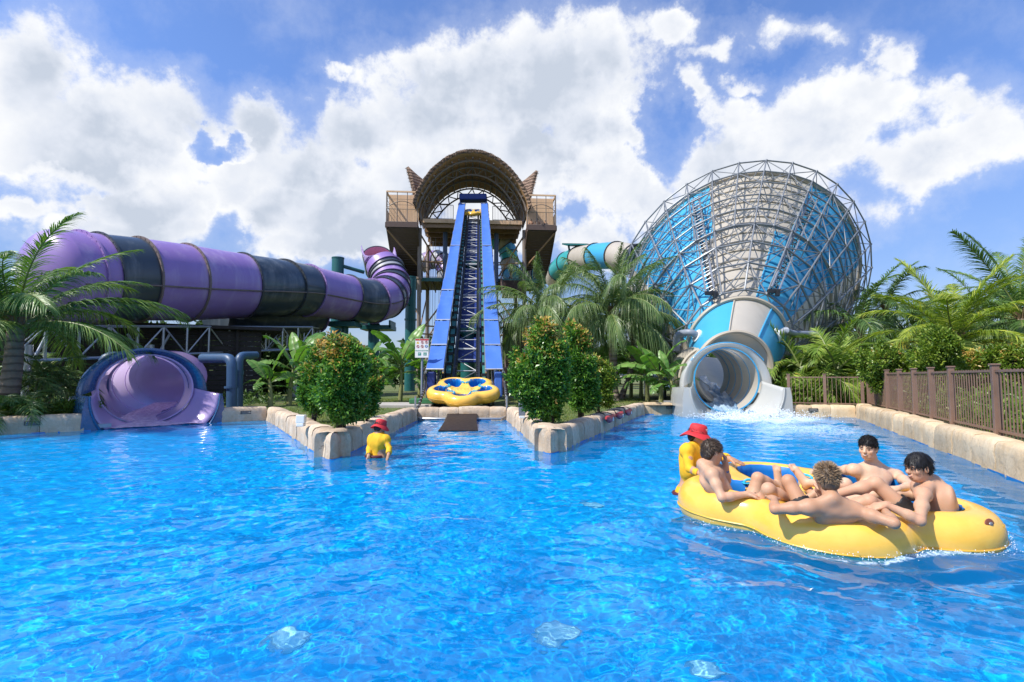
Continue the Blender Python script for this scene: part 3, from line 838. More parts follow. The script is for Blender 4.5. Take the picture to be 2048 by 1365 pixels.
# section borders where the joints stand in the photograph, then along the bend
def ipx(px):
    for i in range(NS):
        p = path_[i]
        if p.x / p.y * FPX + 1024 >= px: return i
bidx = [0] + [ipx(q) for q in (150, 185, 265, 362, 478, 562, 605, 690, 742, 766)]
nb0 = bidx[-1]
bidx += [int(nb0 + (NS - 1 - nb0) * q) for q in (.14, .30, .46, .60, .72, .84, 1.0)]
cols = ['p', 'p', 'n', 'p', 'p', 'n', 'n', 'p', 'n', 'p', 'n', 'p', 'n', 'p', 'g', 'n', 'p']
M_greyfib = mat('weathered_grey_fibreglass', (.34, .35, .37), .4, var=.12, vs=2, coat=.2)
cm = {'p': M_purple, 'n': M_navy, 'g': M_greyfib}
for k in range(len(bidx) - 1):
    i0, i1 = bidx[k], bidx[k + 1]
    if i1 <= i0: continue
    mb = MB(); mb.loft([tring(i) for i in range(i0, i1 + 1)])
    mb.build('tube_section', cm[cols[k]], tb, 60)
    if k:
        mb = MB(); mb.loft([tring(i0, .002, -.035), tring(i0, .085, -.035), tring(i0, .085, .035), tring(i0, .002, .035)])
        # bolt heads round the joint
        a_, b_, t_ = fr[i0]
        for j in range(36):
            q = 2 * math.pi * (j + .5) / 36; dd = a_ * math.cos(q) + b_ * math.sin(q)
            c = path_[i0] + dd * (rads[i0] + .05)
            mb.tube(c - t_ * .06, c + t_ * .06, .018, n=5)
        mb.build('flange', M_rustflange if k in (3, 4) else (M_purpleflange if cols[k] == 'p' else M_navyflange), tb, 30)
# lengthwise seam between the upper and lower shells, on the side facing the pool and on the back
for sg in (0, math.pi):
    mb = MB(); pp = []
    for i in range(0, nb0 + 6):
        a_, b_, t_ = fr[i]; q = sg + (.22 if sg == 0 else -.22); pp.append(path_[i] + (a_ * math.cos(q) + b_ * math.sin(q)) * (rads[i] + .03))
    mb.path(pp, .035, 6); mb.build('shell_seam', M_rustflange, tb, 60)
# rounded closing shell where the tube turns away behind the palm
mb = MB(); a_, b_, t_ = fr[0]
mb.loft([[path_[0] - t_ * (.9 * math.sin(e_)) + (a_ * math.cos(2 * math.pi * k / NB) + b_ * math.sin(2 * math.pi * k / NB)) * rads[0] * math.cos(e_) for k in range(NB)] for e_ in [math.pi / 2 * .995 * i / 9 for i in range(10)]]); mb.build('end_shell', M_purple, tb, 60)
# open funnel-shaped mouth at the top of the bend, pink inside
e = path_[-1]; up = fr[-1][2]; face = V((.16, -.80, .45)).normalized()
sidev = V((0, 0, 1)).cross(face).normalized(); upv = face.cross(sidev)
top = W(755, 513, 38.2)
mb = MB(); rgs = []
for d_, rr, lift in ((0, .98, 0), (-.5, .93, 0), (-1.1, .88, 0), (-1.7, .85, 0)):
    rgs.append([top + face * d_ + (sidev * math.cos(q) + upv * math.sin(q) * .92) * rr for q in [2 * math.pi * k / 36 for k in range(36)]])
mb.loft(rgs); mb.build('open_mouth', M_pink, tb, 60)
mb = MB(); mb.loft([[top + face * d_ + (sidev * math.cos(q) + upv * math.sin(q) * .92) * rr for q in [2 * math.pi * k / 36 for k in range(36)]] for d_, rr in ((-1.7, .93), (-1.1, .96), (-.5, 1.0), (.03, 1.05), (.04, .975))])
mb.build('mouth_shell', M_navy, tb, 60)
# lilac saddle that joins mouth and bend: tall cheeks either side and a low scooped middle
mb = MB(); rows = []
for j in range(13):
    f = j / 12
    ring = []
    for k in range(25):
        q = math.pi + math.pi * k / 24 ; c, s = math.cos(q), math.sin(q)
        rim = top + face * .10 + sidev * c * 1.12 + upv * (s * .78 - .10 + .95 * abs(c) ** 5)
        low = e - up * .1 + (sidev * c * 1.17 + face * (-s) * 1.12)
        ring.append(low.lerp(rim, f) + face * .25 * math.sin(math.pi * f))
    rows.append(ring)
mb.loft(rows, closed=False); o = mb.build('mouth_saddle', M_lilac, tb, 60); s_ = o.modifiers.new('wall', 'SOLIDIFY'); s_.thickness = .05
# pink tongue of the chute seen inside the mouth
mb = MB(); mb.ellipsoid(top - face * 1.0 + V((.05, 0, -.45)), (.62, .9, .42), 20, 10); mb.build('inner_chute', M_pink, tb, True)
mb = MB(); mb.tube(top - face * 1.65, top - face * 1.75, .9, n=24); mb.build('inner_shade_disc', M_black, tb)  # black disc stands in for the darkness deep in the tube
# grey feed tube coming from the tower behind the stairs
mb = MB(); mb.path(bez([top - face * 1.5, W(783, 531, 47.0), W(800, 532, 60), W(840, 530, 68)], 24), .85, 24); mb.build('feed_tube', M_pipegrey, tb, 60)
# lower drum that hangs under the middle of the tube
mb = MB(); dp = bez([W(430, 628, 27.0), W(500, 627, 28.6), W(580, 622, 30.4), W(628, 616, 31.6)], 14)
mb.path(dp, [1.2, 1.3, 1.36, 1.4] + [1.4] * 10, 30); mb.build('lower_drum', M_navy, tb, 60)
mb = MB(); mb.path([dp[-1], dp[-1] + (dp[-1] - dp[-2]) * .1], 1.5, 30); mb.build('drum_flange', M_purpleflange, tb, 60)

# steel truss that carries it
ts = thing('support_truss', 'pale steel truss and columns under the purple tube', 'steel frame', W(420, 800, 23))
def truss_line(A, B, h, n):
    A, B = V(A), V(B); mb = MB(); dn = V((0, 0, -h))
    mb.tube(A, B, .055, n=6); mb.tube(A + dn, B + dn, .055, n=6)
    for i in range(n + 1):
        p = A.lerp(B, i / n); mb.tube(p, p + dn, .045, n=6)
        if i < n:
            q = A.lerp(B, (i + 1) / n)
            if i % 2: mb.tube(p, q + dn, .032, n=6)
            else: mb.tube(p + dn, q, .032, n=6)
    mb.build('truss_girder', M_galv, ts, 40)
truss_line(W(20, 652, 17.5), W(625, 655, 29.0), 1.15, 13)
truss_line(W(20, 648, 20.5), W(640, 657, 31.5), 1.15, 13)
mb = MB()
for i in range(14):
    a = W(20, 652, 17.5).lerp(W(625, 655, 29.0), i / 13); b = W(20, 648, 20.5).lerp(W(640, 657, 31.5), i / 13)
    mb.tube(a, b, .04, n=6); mb.tube(a - V((0, 0, 1.15)), b - V((0, 0, 1.15)), .04, n=6); mb.tube(a, b - V((0, 0, 1.15)), .03, n=6)
mb.build('cross_ties', M_galv, ts, 40)
for px, Y in ((55, 18.5), (300, 22.0), (500, 26.5), (590, 29.5)):
    p = W(px, 690, Y); mb = MB(); mb.tube((p.x, p.y, GZ - .1), (p.x, p.y, p.z), .16, n=12); mb.build('column', M_galv, ts, 40)
    mb = MB(); mb.tube((p.x, p.y, p.z - 1.0), W(px + 40, 668, Y + .6), .05, n=6); mb.tube((p.x, p.y, p.z - 1.0), W(px - 45, 668, Y - .6), .05, n=6); mb.build('strut', M_galv, ts, 40)
# green posts that hold the far end of the tube
def green_post(px, py_top, Y, r, label, arms=()):
    p = W(px, py_top, Y); root = thing('support_post', label, 'post', (p.x, p.y, GZ))
    mb = MB(); mb.tube((p.x, p.y, GZ - .1), p, r, n=20); mb.build('shaft', M_teal, root, 40)
    mb = MB(); mb.tube(p, p + V((0, 0, .08)), r * 1.06, n=20); mb.build('cap', M_teal, root, 40)
    for (fz, b, rr) in arms:
        mb = MB(); mb.tube(V((p.x, p.y, fz)), b, rr, n=8); mb.build('arm', M_teal, root, 40)
    for fr_ in (.35, .62):
        mb = MB(); z = GZ + (p.z - GZ) * fr_; mb.tube((p.x, p.y, z), (p.x, p.y, z + .12), r * 1.15, n=20); mb.build('collar', M_teal, root, 40)
    return root
g = W(676, 518, 37)
green_post(676, 518, 37, .40, 'green steel post standing behind the black part of the purple tube', [(W(676, 530, 37).z, W(728, 545, 38), .13)])
z1 = W(822, 575, 41)
green_post(822, 556, 41, .40, 'green steel post under the tower stairs right of the tube bend', [(W(822, 590, 41).z, W(783, 578, 38), .10), (W(822, 612, 41).z, W(785, 590, 38), .10), (W(822, 575, 41).z, W(782, 566, 38), .12)])
green_post(748, 650, 35.5, .36, 'short green post carrying the bend of the purple tube')
mb = MB(); p = W(757, 657, 35.6); mb.box(p, (2.0, 1.6, .28)); mb.box(p + V((-.9, 0, .2)), (.12, 1.6, .5)); mb.box(p + V((.9, 0, .2)), (.12, 1.6, .5))
tag(mb.build('cradle', M_teal, bev=.02), 'dark green steel cradle under the bend of the purple tube', 'cradle')
mb = MB(); p = W(690, 650, 33); mb.box(p, (1.6, 1.4, .3)); mb.tube(p, (p.x, p.y, GZ), .22, n=12)
tag(mb.build('cradle', M_teal, bev=.02), 'dark green steel cradle under the last black section', 'cradle')
# dark plank wall of the plant room behind the slide mouth
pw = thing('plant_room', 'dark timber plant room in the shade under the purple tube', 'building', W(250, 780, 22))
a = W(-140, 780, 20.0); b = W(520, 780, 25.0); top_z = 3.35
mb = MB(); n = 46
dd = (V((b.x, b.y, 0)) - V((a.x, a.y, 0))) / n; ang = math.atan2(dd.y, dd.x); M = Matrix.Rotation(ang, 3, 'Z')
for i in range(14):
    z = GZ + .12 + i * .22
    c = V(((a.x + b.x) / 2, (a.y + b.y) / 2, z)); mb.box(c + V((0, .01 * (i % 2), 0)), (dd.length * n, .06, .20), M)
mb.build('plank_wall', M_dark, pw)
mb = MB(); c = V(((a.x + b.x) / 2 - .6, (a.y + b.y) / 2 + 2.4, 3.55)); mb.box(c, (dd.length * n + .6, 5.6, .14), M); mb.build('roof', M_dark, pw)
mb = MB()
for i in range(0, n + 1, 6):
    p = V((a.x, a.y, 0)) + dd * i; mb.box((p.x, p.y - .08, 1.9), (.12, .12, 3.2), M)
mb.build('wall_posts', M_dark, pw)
# ------------------------------------------------------------------ raft conveyor
M_canvas = mat('blue_canvas', (.05, .150, .52), .62, var=.10, vs=1.5, bump=.25, bs=5, dirt=(.10, .21, .56), dirt_amt=.5)
M_canvasdk = mat('dark_blue_pad', (.012, .035, .20), .55, var=.15, bump=.2, bs=6)
M_darksteel = mat('dark_conveyor_steel', (.035, .04, .048), .45, .5, var=.2)
M_greengird = mat('teal_girder', (.035, .17, .16), .5, var=.15, dirt=(.09, .18, .17))
M_brown = mat('brown_steel', (.27, .155, .075), .5, var=.15, vs=4, dirt=(.09, .06, .045))
M_taupe = mat('taupe_steel', (.21, .165, .135), .5, var=.12, vs=4, dirt=(.08, .07, .06))
M_umber = mat('umber_deck', (.095, .062, .052), .7, var=.2, vs=4)
M_tan = mat('tan_panel', (.68, .45, .27), .7, var=.08, vs=2, dirt=(.44, .27, .16), streak=True, dirt_amt=.5)
M_bluepost = mat('blue_grey_post', (.055, .085, .16), .45, var=.12)
def C_(lx, Y, up=0.0):
    """conveyor frame: across, distance along ground, height over the canvas plane"""
    t_ = (Y - 20.0) / 33.0; xc = -1.74 + (-3.83 + 1.74) * t_
    return V((xc + lx, Y - up * math.sin(AL), 1.62 + 17.0 * t_ + up * math.cos(AL)))
AL = math.atan(17.0 / 33.0)
cv = thing('raft_conveyor', 'steep raft conveyor with blue canvas side covers climbing to the tower', 'conveyor', (-1.74, 20, GZ))
def t_for(py):
    k = (755 - py) / FPX; return (1.35 - 1.62 + k * 20.0) / (17.0 - k * 33.0)
jts = [20.0] + [20 + 33 * t_for(p) for p in (691, 641, 580, 489)] + [52.6]
for sg in (-1, 1):
    for k in range(len(jts) - 1):
        Y0, Y1 = jts[k] + .05, jts[k + 1] - .05; n = max(8, int((Y1 - Y0) / .45)); rings = []
        for i in range(n + 1):
            Y = Y0 + (Y1 - Y0) * i / n; ring = []
            for j, (u_, h_) in enumerate([(.78, -.06), (.785, 0), (.92, -.012), (1.10, -.025), (1.28, -.015), (1.39, -.0), (1.42, -.05), (1.42, -.34)]):
                wv_ = .03 * float(fbm(Y * 1.6, u_ * 5 + sg * 9, k, 3, 3)) * (1 if 0 < j < 7 else 1.6)
                ring.append(C_(sg * (u_ + (wv_ if j > 5 else 0)), Y, h_ + wv_))
            rings.append(ring)
        mb = MB(); mb.loft(rings, closed=False); mb.build('canvas_cover', M_canvas, cv, 50)
    for Y in jts:
        mb = MB(); mb.path([C_(sg * .76, Y, .03), C_(sg * 1.40, Y, .03), C_(sg * 1.46, Y, -.1), C_(sg * 1.46, Y - .05, -1.15)], .032, 6)
        mb.build('cover_hoop', M_galv, cv, 40)
    mb = MB()
    for u_, h_ in ((.78, -.05), (1.40, -.06)):
        mb.tube(C_(sg * u_, 19.9, h_), C_(sg * u_, 52.8, h_), .035, n=6)
    mb.mi = 1; Y = 21.0
    while Y < 52:
        mb.tube(C_(sg * 1.44, Y, -.2), C_(sg * 1.30, Y, -1.25), .04, n=6); mb.tube(C_(sg * .80, Y, -.1), C_(sg * .80, Y, -1.2), .035, n=6); Y += 1.6
    mb.build('cover_frame', None, cv, 40, mats=[M_galv, M_darksteel])
    mb = MB(); mb.bar(C_(sg * .74, 20.0, -1.25), C_(sg * .74, 53, -1.25), .20, .42); mb.mi = 1; Y = 20.4
    while Y < 52.5:
        mb.bar(C_(sg * .60, Y, -1.16), C_(sg * .90, Y, -1.16), .07, .5); Y += .9
    mb.build('side_girder', None, cv, mats=[M_greengird, M_darksteel])
    mb = MB(); mb.bar(C_(sg * .50, 19.6, -1.02), C_(sg * .50, 53, -1.02), .10, .12); Y = 19.7
    while Y < 52.8:
        mb.box(C_(sg * .42, Y, -.96), (.07, .10, .09)); Y += .19
    mb.build('chain_guide', M_darksteel, cv)
    mb = MB(); mb.bar(C_(sg * .42, 19.8, -1.10), C_(sg * .42, 53, -1.10), .05, .08); mb.build('lattice_chord', M_galv, cv)
    # dark guard boards and blue pads at the loading end
    mb = MB(); mb.bar(C_(sg * .86, 18.9, -1.05), C_(sg * .86, 21.6, -.75), .10, .55); mb.build('guard_board', M_black, cv, bev=.015)
    mb = MB(); a = C_(sg * 1.24, 20.05, -.62); mb.box(a, (.30, .5, .95)); mb.build('end_pad', M_canvasdk if sg < 0 else M_canvas, cv, bev=.05)
    mb = MB(); mb.bar(C_(sg * 1.02, 19.2, -1.0), C_(sg * 1.02, 20.9, -.45), .06, .5); mb.build('end_plate', M_greybox, cv)
mb = MB(); Y, k = 19.9, 0
while Y < 52.4:
    mb.tube(C_(-.42, Y, -1.06), C_(.42, Y, -1.06), .026, n=6)
    mb.tube(C_(-.42 if k % 2 else .42, Y, -1.06), C_(.42 if k % 2 else -.42, Y + .95, -1.06), .022, n=6); Y += .95; k += 1
mb.mi = 1; Y, k = 20.5, 0
while Y < 52:
    mb.bar(C_(-.40, Y, -.97), C_(.40, Y, -.97), .05, .05); Y += 3.1
mb.build('lattice_rungs', None, cv, 40, mats=[M_galv, M_white])
mb = MB(); mb.loft([[C_(-.62, Y, -1.62), C_(.62, Y, -1.62), C_(.62, Y, -1.66), C_(-.62, Y, -1.66)] for Y in (23.6, 30, 40, 52.8)], cap=True); mb.build('return_tray', M_canvasdk, cv)
mb = MB(); a = C_(0, 53.6, .28); mb.box(a, (2.72, 1.3, .62)); mb.build('head_cover', M_canvasdk, cv, bev=.12)
for sg in (-1, 1):
    mb = MB(); mb.box(C_(sg * 1.28, 53.4, -.55), (.14, .8, 1.5)); mb.build('head_post', M_canvasdk, cv, bev=.02)
# ramp down into the water
mb = MB(); rr = [(19.9, .56), (19.0, .50), (18.2, .34), (17.0, .16), (15.9, .10), (14.7, .05), (13.8, .02), (13.1, -.2)]
mb.loft([[V((C_(0, Y).x + s * w_, Y, z + dz)) for s, dz in ((-1, 0), (1, 0), (1, -.12), (-1, -.12))] for (Y, z), w_ in zip(rr, (.47, .47, .47,   .46, .46, .48, .50))], cap=True)
M_belt = mat('black_wet_belt', (.022, .014, .011), .5, spec=.25, var=.4, vs=5, bump=.2, bs=12)
mb.build('loading_ramp', M_belt, cv, 40)
mb = MB(); c = V((C_(0, 17.6).x, 17.55, .275)); mb.box(c, (.95, .06, .03)); mb.build('ramp_bar', M_white, cv)
for sg in (-1, 1):
    x = C_(0, 18).x
    mb = MB(); mb.path([(x + sg * .47, 17.2, .06), (x + sg * 1.25, 17.2, .06), (x + sg * 1.45, 17.4, .14), (x + sg * 1.45, 17.4, .75)], .035, 8); mb.build('bottom_rail', M_galv, cv, 40)
    # corrugated hose from the cover hoop down to the rail
    hp = bez([C_(sg * 1.47, 19.95, -.15), C_(sg * 1.46, 19.85, -.45), V((x + sg * 1.40, 18.6, .85)), V((x + sg * 1.47, 17.6, .16))], 90)
    mb = MB(); mb.path(hp, [.055 if i % 4 < 2 else .040 for i in range(90)], 8); mb.mi = 1
    for i in range(2, 88, 4): mb.tube(hp[i], hp[i + 1], .046, n=8)
    mb.build('corrugated_hose', None, cv, mats=[M_black, M_greybox])
for (Y, r) in ((27.0, .36), (38, .34)):
    p = C_(0, Y, -1.9); mb = MB(); mb.tube((p.x, Y, GZ - .1), (p.x, Y, p.z), r, n=18); mb.build('green_column', M_teal, cv, 40)
    mb = MB(); mb.box((p.x, Y, p.z + .1), (1.7, .4, .3)); mb.build('column_head', M_teal, cv, bev=.02)

# ------------------------------------------------------------------ start tower
TO = W(945, 440, 53.0); YA = R_(4.5)
def T(lx, ly, z):
    return V((TO.x + lx * math.cos(YA) - ly * math.sin(YA), TO.y + lx * math.sin(YA) + ly * math.cos(YA), z))
MT = Matrix.Rotation(YA, 3, 'Z')
tw = thing('slide_tower', 'tall brown steel start tower with stairs and side balconies behind the conveyor', 'tower', T(0, 4, GZ))
ZD = 16.8
def tbox(mb, a, b):
    """box between two local corners"""
    c = [(a[i] + b[i]) / 2 for i in range(3)]; s = [abs(b[i] - a[i]) for i in range(3)]
    return mb.box(T(*c), s, MT)
mb = MB(); tbox(mb, (-4.8, 0, ZD - .22), (4.85, 9, ZD)); mb.build('top_deck', M_umber, tw)
mb = MB(); tbox(mb, (-4.85, -.06, ZD - .32), (4.9, -.004, ZD + .05)); mb.build('deck_fascia', M_tan, tw)
mb = MB()
for i, ly in enumerate((.2, 2.0, 4.0, 6.0, 8.0)): tbox(mb, (-4.8, ly, ZD - .72), (4.85, ly + .16, ZD - .24))
mb.build('deck_beams', M_brown, tw)
mb = MB()
for i in range(9): tbox(mb, (-4.6 + i * 1.13, 0, ZD - .40), (-4.5 + i * 1.13, 8.6, ZD - .235))
mb.build('deck_joists', M_brown, tw)
def rail(mb_p, mb_b, p0, p1, h=1.15, sp=.14, posts=True):
    p0, p1 = V(p0), V(p1); L = (p1 - p0).length; n = max(1, int(L / 1.5))
    for i in range(n + 1):
        p = p0.lerp(p1, i / n); mb_p.tube(p, p + V((0, 0, h)), .035, n=6)
    for z in (.12, h): mb_p.tube(p0 + V((0, 0, z)), p1 + V((0, 0, z)), .03, n=6)
    k = int(L / sp)
    for i in range(1, k):
        p = p0.lerp(p1, i / k); mb_b.tube(p + V((0, 0, .12)), p + V((0, 0, h)), .011, n=4, cap=False)
for (xa, xb) in ((-4.75, -1.9), (2.0, 4.8)):
    mp, mbb = MB(), MB(); rail(mp, mbb, T(xa, .05, ZD), T(xb, .05, ZD), 1.5)
    o = mp.build('deck_railing', M_taupe, tw, 40); mbb.build('balusters', M_taupe, o, 40)
# balconies either side
for sg, x0, x1 in ((-1, -8.15, -5.2), (1, 5.25, 8.05)):
    zf = 15.95; zt = 19.05; ya, yb = -1.6, 3.0
    mb = MB(); tbox(mb, (x0, ya, zf - .30), (x1, yb, zf)); mb.build('balcony_floor', M_umber, tw)
    mb = MB(); tbox(mb, (min(x0, x1) + .05, ya + 1.35, zf + .02), (max(x0, x1) - .05, ya + 1.43, zt + .05)); mb.build('canvas_wall', M_tan, tw)
    mb = MB()
    xo = x0 if sg < 0 else x1; xi = x1 if sg < 0 else x0
    tbox(mb, (x0, ya, zt - .14), (x1, ya + .12, zt)); tbox(mb, (xo - .06, ya + .12, zt - .14), (xo + .06, yb, zt)); tbox(mb, (x0, yb - .14, zt - .12), (x1, yb - .051, zt))
    mb.build('roof_beam', M_tan, tw)
    mp, mbb = MB(), MB()
    rail(mp, mbb, T(x0 + .05, ya + .05, zf), T(x1 - .05, ya + .05, zf), 1.35)
    rail(mp, mbb, T(xo, ya + .05, zf), T(xo, yb, zf), 1.35)
    for q in range(4):
        lx = x0 + .06 + (x1 - x0 - .12) * q / 3; mp.tube(T(lx, ya + .05, zf), T(lx, ya + .05, zt - .1), .04, n=6)
    for z in (zf + 1.75, zf + 2.3): mp.tube(T(x0, ya + .05, z), T(x1, ya + .05, z), .022, n=5)
    for ly in (ya + .05, (ya + yb) / 2, yb - .1): mp.tube(T(xo, ly, zf), T(xo, ly, zt - .1), .045, n=6)
    for z in (zf + 1.8, zf + 2.35): mp.tube(T(xo, ya, z), T(xo, yb, z), .022, n=5)
    ar = [T(x0 + (x1 - x0) * i / 12, ya + .0, zf + 1.35 + .75 * math.sin(math.pi * i / 12) ** .8) for i in range(13)]
    mp.path(ar, .035, 6)
    o = mp.build('balcony_railing', M_taupe, tw, 40); mbb.build('balusters', M_taupe, o, 40)
    mb = MB(); tbox(mb, (x0, ya - .08, zf - .42), (x1, ya - .004, zf + .06)); tbox(mb, (xo - .1 if sg < 0 else xo + .02, ya, zf - .42), (xo - .02 if sg < 0 else xo + .1, yb, zf + .06)); mb.build('balcony_fascia', M_umber, tw)
    # steep stair flight under the balcony, seen from below: treads on two stringers
    zb = 11.5; yb2 = 4.6
    mb = MB(); n = 22
    for i in range(n):
        f = i / (n - 1); tbox(mb, (x0 + .15, ya + .1 + (yb2 - ya) * f, zf - .5 - (zf - zb - .5) * f), (x1 - .1, ya + .45 + (yb2 - ya) * f, zf - .45 - (zf - zb - .5) * f))
    mb.build('stair_treads', M_umber, tw)
    mb = MB(); mb.loft([[T(x0 + .1, ya + .1, zf - .50), T(x1 - .08, ya + .1, zf - .50), T(x1 - .08, ya + .16, zf - .44), T(x0 + .1, ya + .16, zf - .44)], [T(x0 + .1, yb2 + .4, zb - .05), T(x1 - .08, yb2 + .4, zb - .05), T(x1 - .08, yb2 + .46, zb + .01), T(x0 + .1, yb2 + .46, zb + .01)]], cap=True)
    mb.build('stair_soffit', M_umber, tw)
    for lx in (x0 + .05, x1 - .05):
        mb = MB(); mb.bar(T(lx, ya + .1, zf - .35), T(lx, yb2 + .4, zb + .1), .10, .45); mb.build('stair_stringer', M_umber, tw)
        mb = MB(); mb.tube(T(lx, ya + .1, zf + .6), T(lx, yb2 + .4, zb + 1.1), .03, n=6); mb.build('handrail', M_taupe, tw)
    mb = MB(); mb.bar(T(xo * .985, ya + .1, zf - .7), T(sg * 5.3, 1.0, zf - 3.6), .12, .12); mb.bar(T(sg * 7.2, 2.8, zb + .2), T(sg * 5.3, 1.0, zb - 4.0), .12, .12)
    mb.build('stair_brace', M_brown, tw)
# columns
for lx, ly, r, m in ((-5.2, .6, .21, M_taupe), (5.2, .6, .21, M_taupe), (-4.9, 7.5, .2, M_taupe), (4.9, 7.5, .2, M_taupe), (-2.75, 2.0, .23, M_bluepost), (2.45, 2.0, .23, M_bluepost)):
    top_ = ZD - .73
    mb = MB(); mb.tube(T(lx, ly, GZ - .1), T(lx, ly, top_), r, n=14); o = mb.build('column', m, tw, 40)
    mb = MB()
    for z in (5.2, 11.0): mb.tube(T(lx, ly, z), T(lx, ly, z + .22), r * 1.45, n=14)
    mb.build('flange', m, o, 40)
# bracing between the columns
mb = MB()
for sg in (-1, 1):
    for (za, zb_) in ((5.6, 10.8), (1.6, 5.6), (11.6, 15.6)):
        mb.tube(T(sg * 5.2, .6, zb_ if za > 11 else za), T(sg * 2.7, 2, za if za > 11 else zb_ - 1.6), .085, n=8)
    for z in (5.6, 6.4, 12.8): mb.tube(T(sg * 5.2, .6, z), T(sg * 2.6, 2.0, z), .075, n=8)
    mb.tube(T(sg * 5.2, .6, 5.6), T(sg * 2.7, 2.0, 3.0), .08, n=8)
    mb.tube(T(sg * 4.9, 7.5, 5.6), T(sg * 2.7, 7.5, 9.0), .08, n=8); mb.tube(T(sg * 5.2, .6, 5.6), T(sg * 4.9, 7.5, 10.5), .07, n=8); mb.tube(T(sg * 5.2, .6, 11.6), T(sg * 4.9, 7.5, 15.5), .07, n=8)
    mb.tube(T(sg * 5.2, .6, 12.8), T(sg * 4.9, 7.5, 12.8), .07, n=8)
for z in (6.0, 14.2): mb.tube(T(-4.9, 7.5, z), T(4.9, 7.5, z), .08, n=8)
mb.build('bracing', M_brown, tw, 40)
# middle platform
mb = MB(); tbox(mb, (-7.6, 2.2, 11.15), (-2.2, 8.5, 11.38)); mb.build('middle_deck', M_umber, tw)
mb = MB(); tbox(mb, (2.2, 2.2, 11.15), (7.4, 8.5, 11.38)); mb.build('middle_deck', M_umber, tw)
mb = MB()
for x0, x1 in ((-7.6, -2.2), (2.2, 7.4)): tbox(mb, (x0, 2.1, 11.05), (x1, 2.196, 11.42))
mb.build('deck_edge', M_teal, tw)
for x0, x1 in ((-5.0, -2.4), (2.4, 5.0)):
    mp, mbb = MB(), MB(); rail(mp, mbb, T(x0, 2.3, 11.4), T(x1, 2.3, 11.4), 1.1, .2)
    o = mp.build('deck_railing', M_taupe, tw, 40); mbb.build('balusters', M_taupe, o, 40)
mb = MB()
for i in range(7): tbox(mb, (-7.3 + i * .8, 2.3, 10.85), (-7.2 + i * .8, 8.4, 11.145)); tbox(mb, (2.5 + i * .8, 2.3, 10.85), (2.6 + i * .8, 8.4, 11.145))
mb.build('deck_joists', M_umber, tw)
# lower stair flights at the right and their landing
for (xa, xb, ya, za, yb, zb) in ((2.9, 5.0, 2.0, 11.2, -2.2, 9.0), (2.9, 4.9, -3.2, 6.2, -1.0, 3.2), (3.0, 5.0, -3.0, 3.0, -5.2, .4)):
    mb = MB(); n = 16
    for i in range(n):
        f = i / (n - 1); c = T((xa + xb) / 2, ya + (yb - ya) * f, za + (zb - za) * f); mb.box(c, (xb - xa, .26, .05), MT); mb.box(c - V((0, -.10, .10)), (xb - xa - .02, .03, .17), MT)
    mb.build('stair_treads', M_umber, tw)
    for lx in (xa, xb):
        mb = MB(); mb.bar(T(lx, ya, za), T(lx, yb, zb), .08, .4); mb.build('stair_stringer', M_brown if False else M_umber, tw)
        mb = MB(); mb.tube(T(lx, ya, za + 1), T(lx, yb, zb + 1), .035, n=6)
        for i in range(5):
            f = i / 4; mb.tube(T(lx, ya + (yb - ya) * f, za + (zb - za) * f), T(lx, ya + (yb - ya) * f, za + (zb - za) * f + 1), .028, n=6)
        mb.build('handrail', M_umber, tw)
mb = MB(); tbox(mb, (2.8, -4.4, 6.1), (5.1, -3.2, 6.25)); tbox(mb, (2.8, -2.9, 8.8), (5.1, -2.0, 8.98)); mb.build('landing', M_umber, tw)
mp, mbb = MB(), MB(); rail(mp, mbb, T(2.85, -4.3, 6.25), T(5.05, -4.3, 6.25), 1.05, .3); o = mp.build('deck_railing', M_taupe, tw, 40); mbb.build('balusters', M_taupe, o, 40)
# cables and drop pipes seen against the sky
mb = MB()
for lx, ly in ((-4.3, 3), (-4.1, 4), (-3.8, 3.2), (-3.5, 5)): mb.tube(T(lx, ly, .4), T(lx, ly, 15.8), .02, n=5)
mb.build('cables', M_pipegrey, tw)

# ------------------------------------------------------------------ thatched roof
def thatch_mat(name, a, b, c):
    m, t, out = newmat(name)
    tc = t.n('ShaderNodeTexCoord').outputs['Object']
    w1 = t.noise(t.vm('MULTIPLY', tc, (9, 9, 1.6)), 2.2, 5, .7); w2 = t.noise(tc, 1.1, 5, .6); w3 = t.noise(tc, 14, 5, .75)
    wv_ = t.n('ShaderNodeTexWave', wave_type='BANDS', bands_direction='Z', i={'Vector': t.vm('ADD', tc, t.vm('SCALE', t.noise(tc, 2.5, 4, .6, out=1), scale=.35)), 'Scale': .95, 'Distortion': 1.5, 'Detail': 3}).outputs[1]
    col = t.mix(t.sstep(w1, .3, .7), a, b)
    col = t.mix(t.math('MULTIPLY', t.sstep(w3, .55, .75), .7), col, c)
    col = t.mix(t.math('MULTIPLY', t.sstep(wv_, .72, .98), .6), col, (.06, .04, .03))
    p = t.n('ShaderNodeBsdfPrincipled', i={'Base Color': col, 'Roughness': .9})
    h = t.math('ADD', w1, t.math('ADD', t.math('MULTIPLY', w3, .8), wv_))
    bp = t.n('ShaderNodeBump', i={'Strength': .9, 'Distance': .12, 'Height': h}); t.link(bp.outputs[0], p.inputs['Normal'])
    t.link(p.outputs[0], out.inputs[0]); return m
M_thatch = thatch_mat('thatch', (.20, .125, .085), (.38, .265, .195), (.52, .41, .32))
M_thatchin = mat('thatch_underside', (.52, .30, .135), .85, var=.35, vs=5, bump=.5, bs=14)
rf = thing('thatched_roof', 'arched brown thatched roof with two upswept horns on top of the tower', 'roof', T(0, 3, ZD))
HW, ZE, ZC = 5.35, 17.5, 22.45
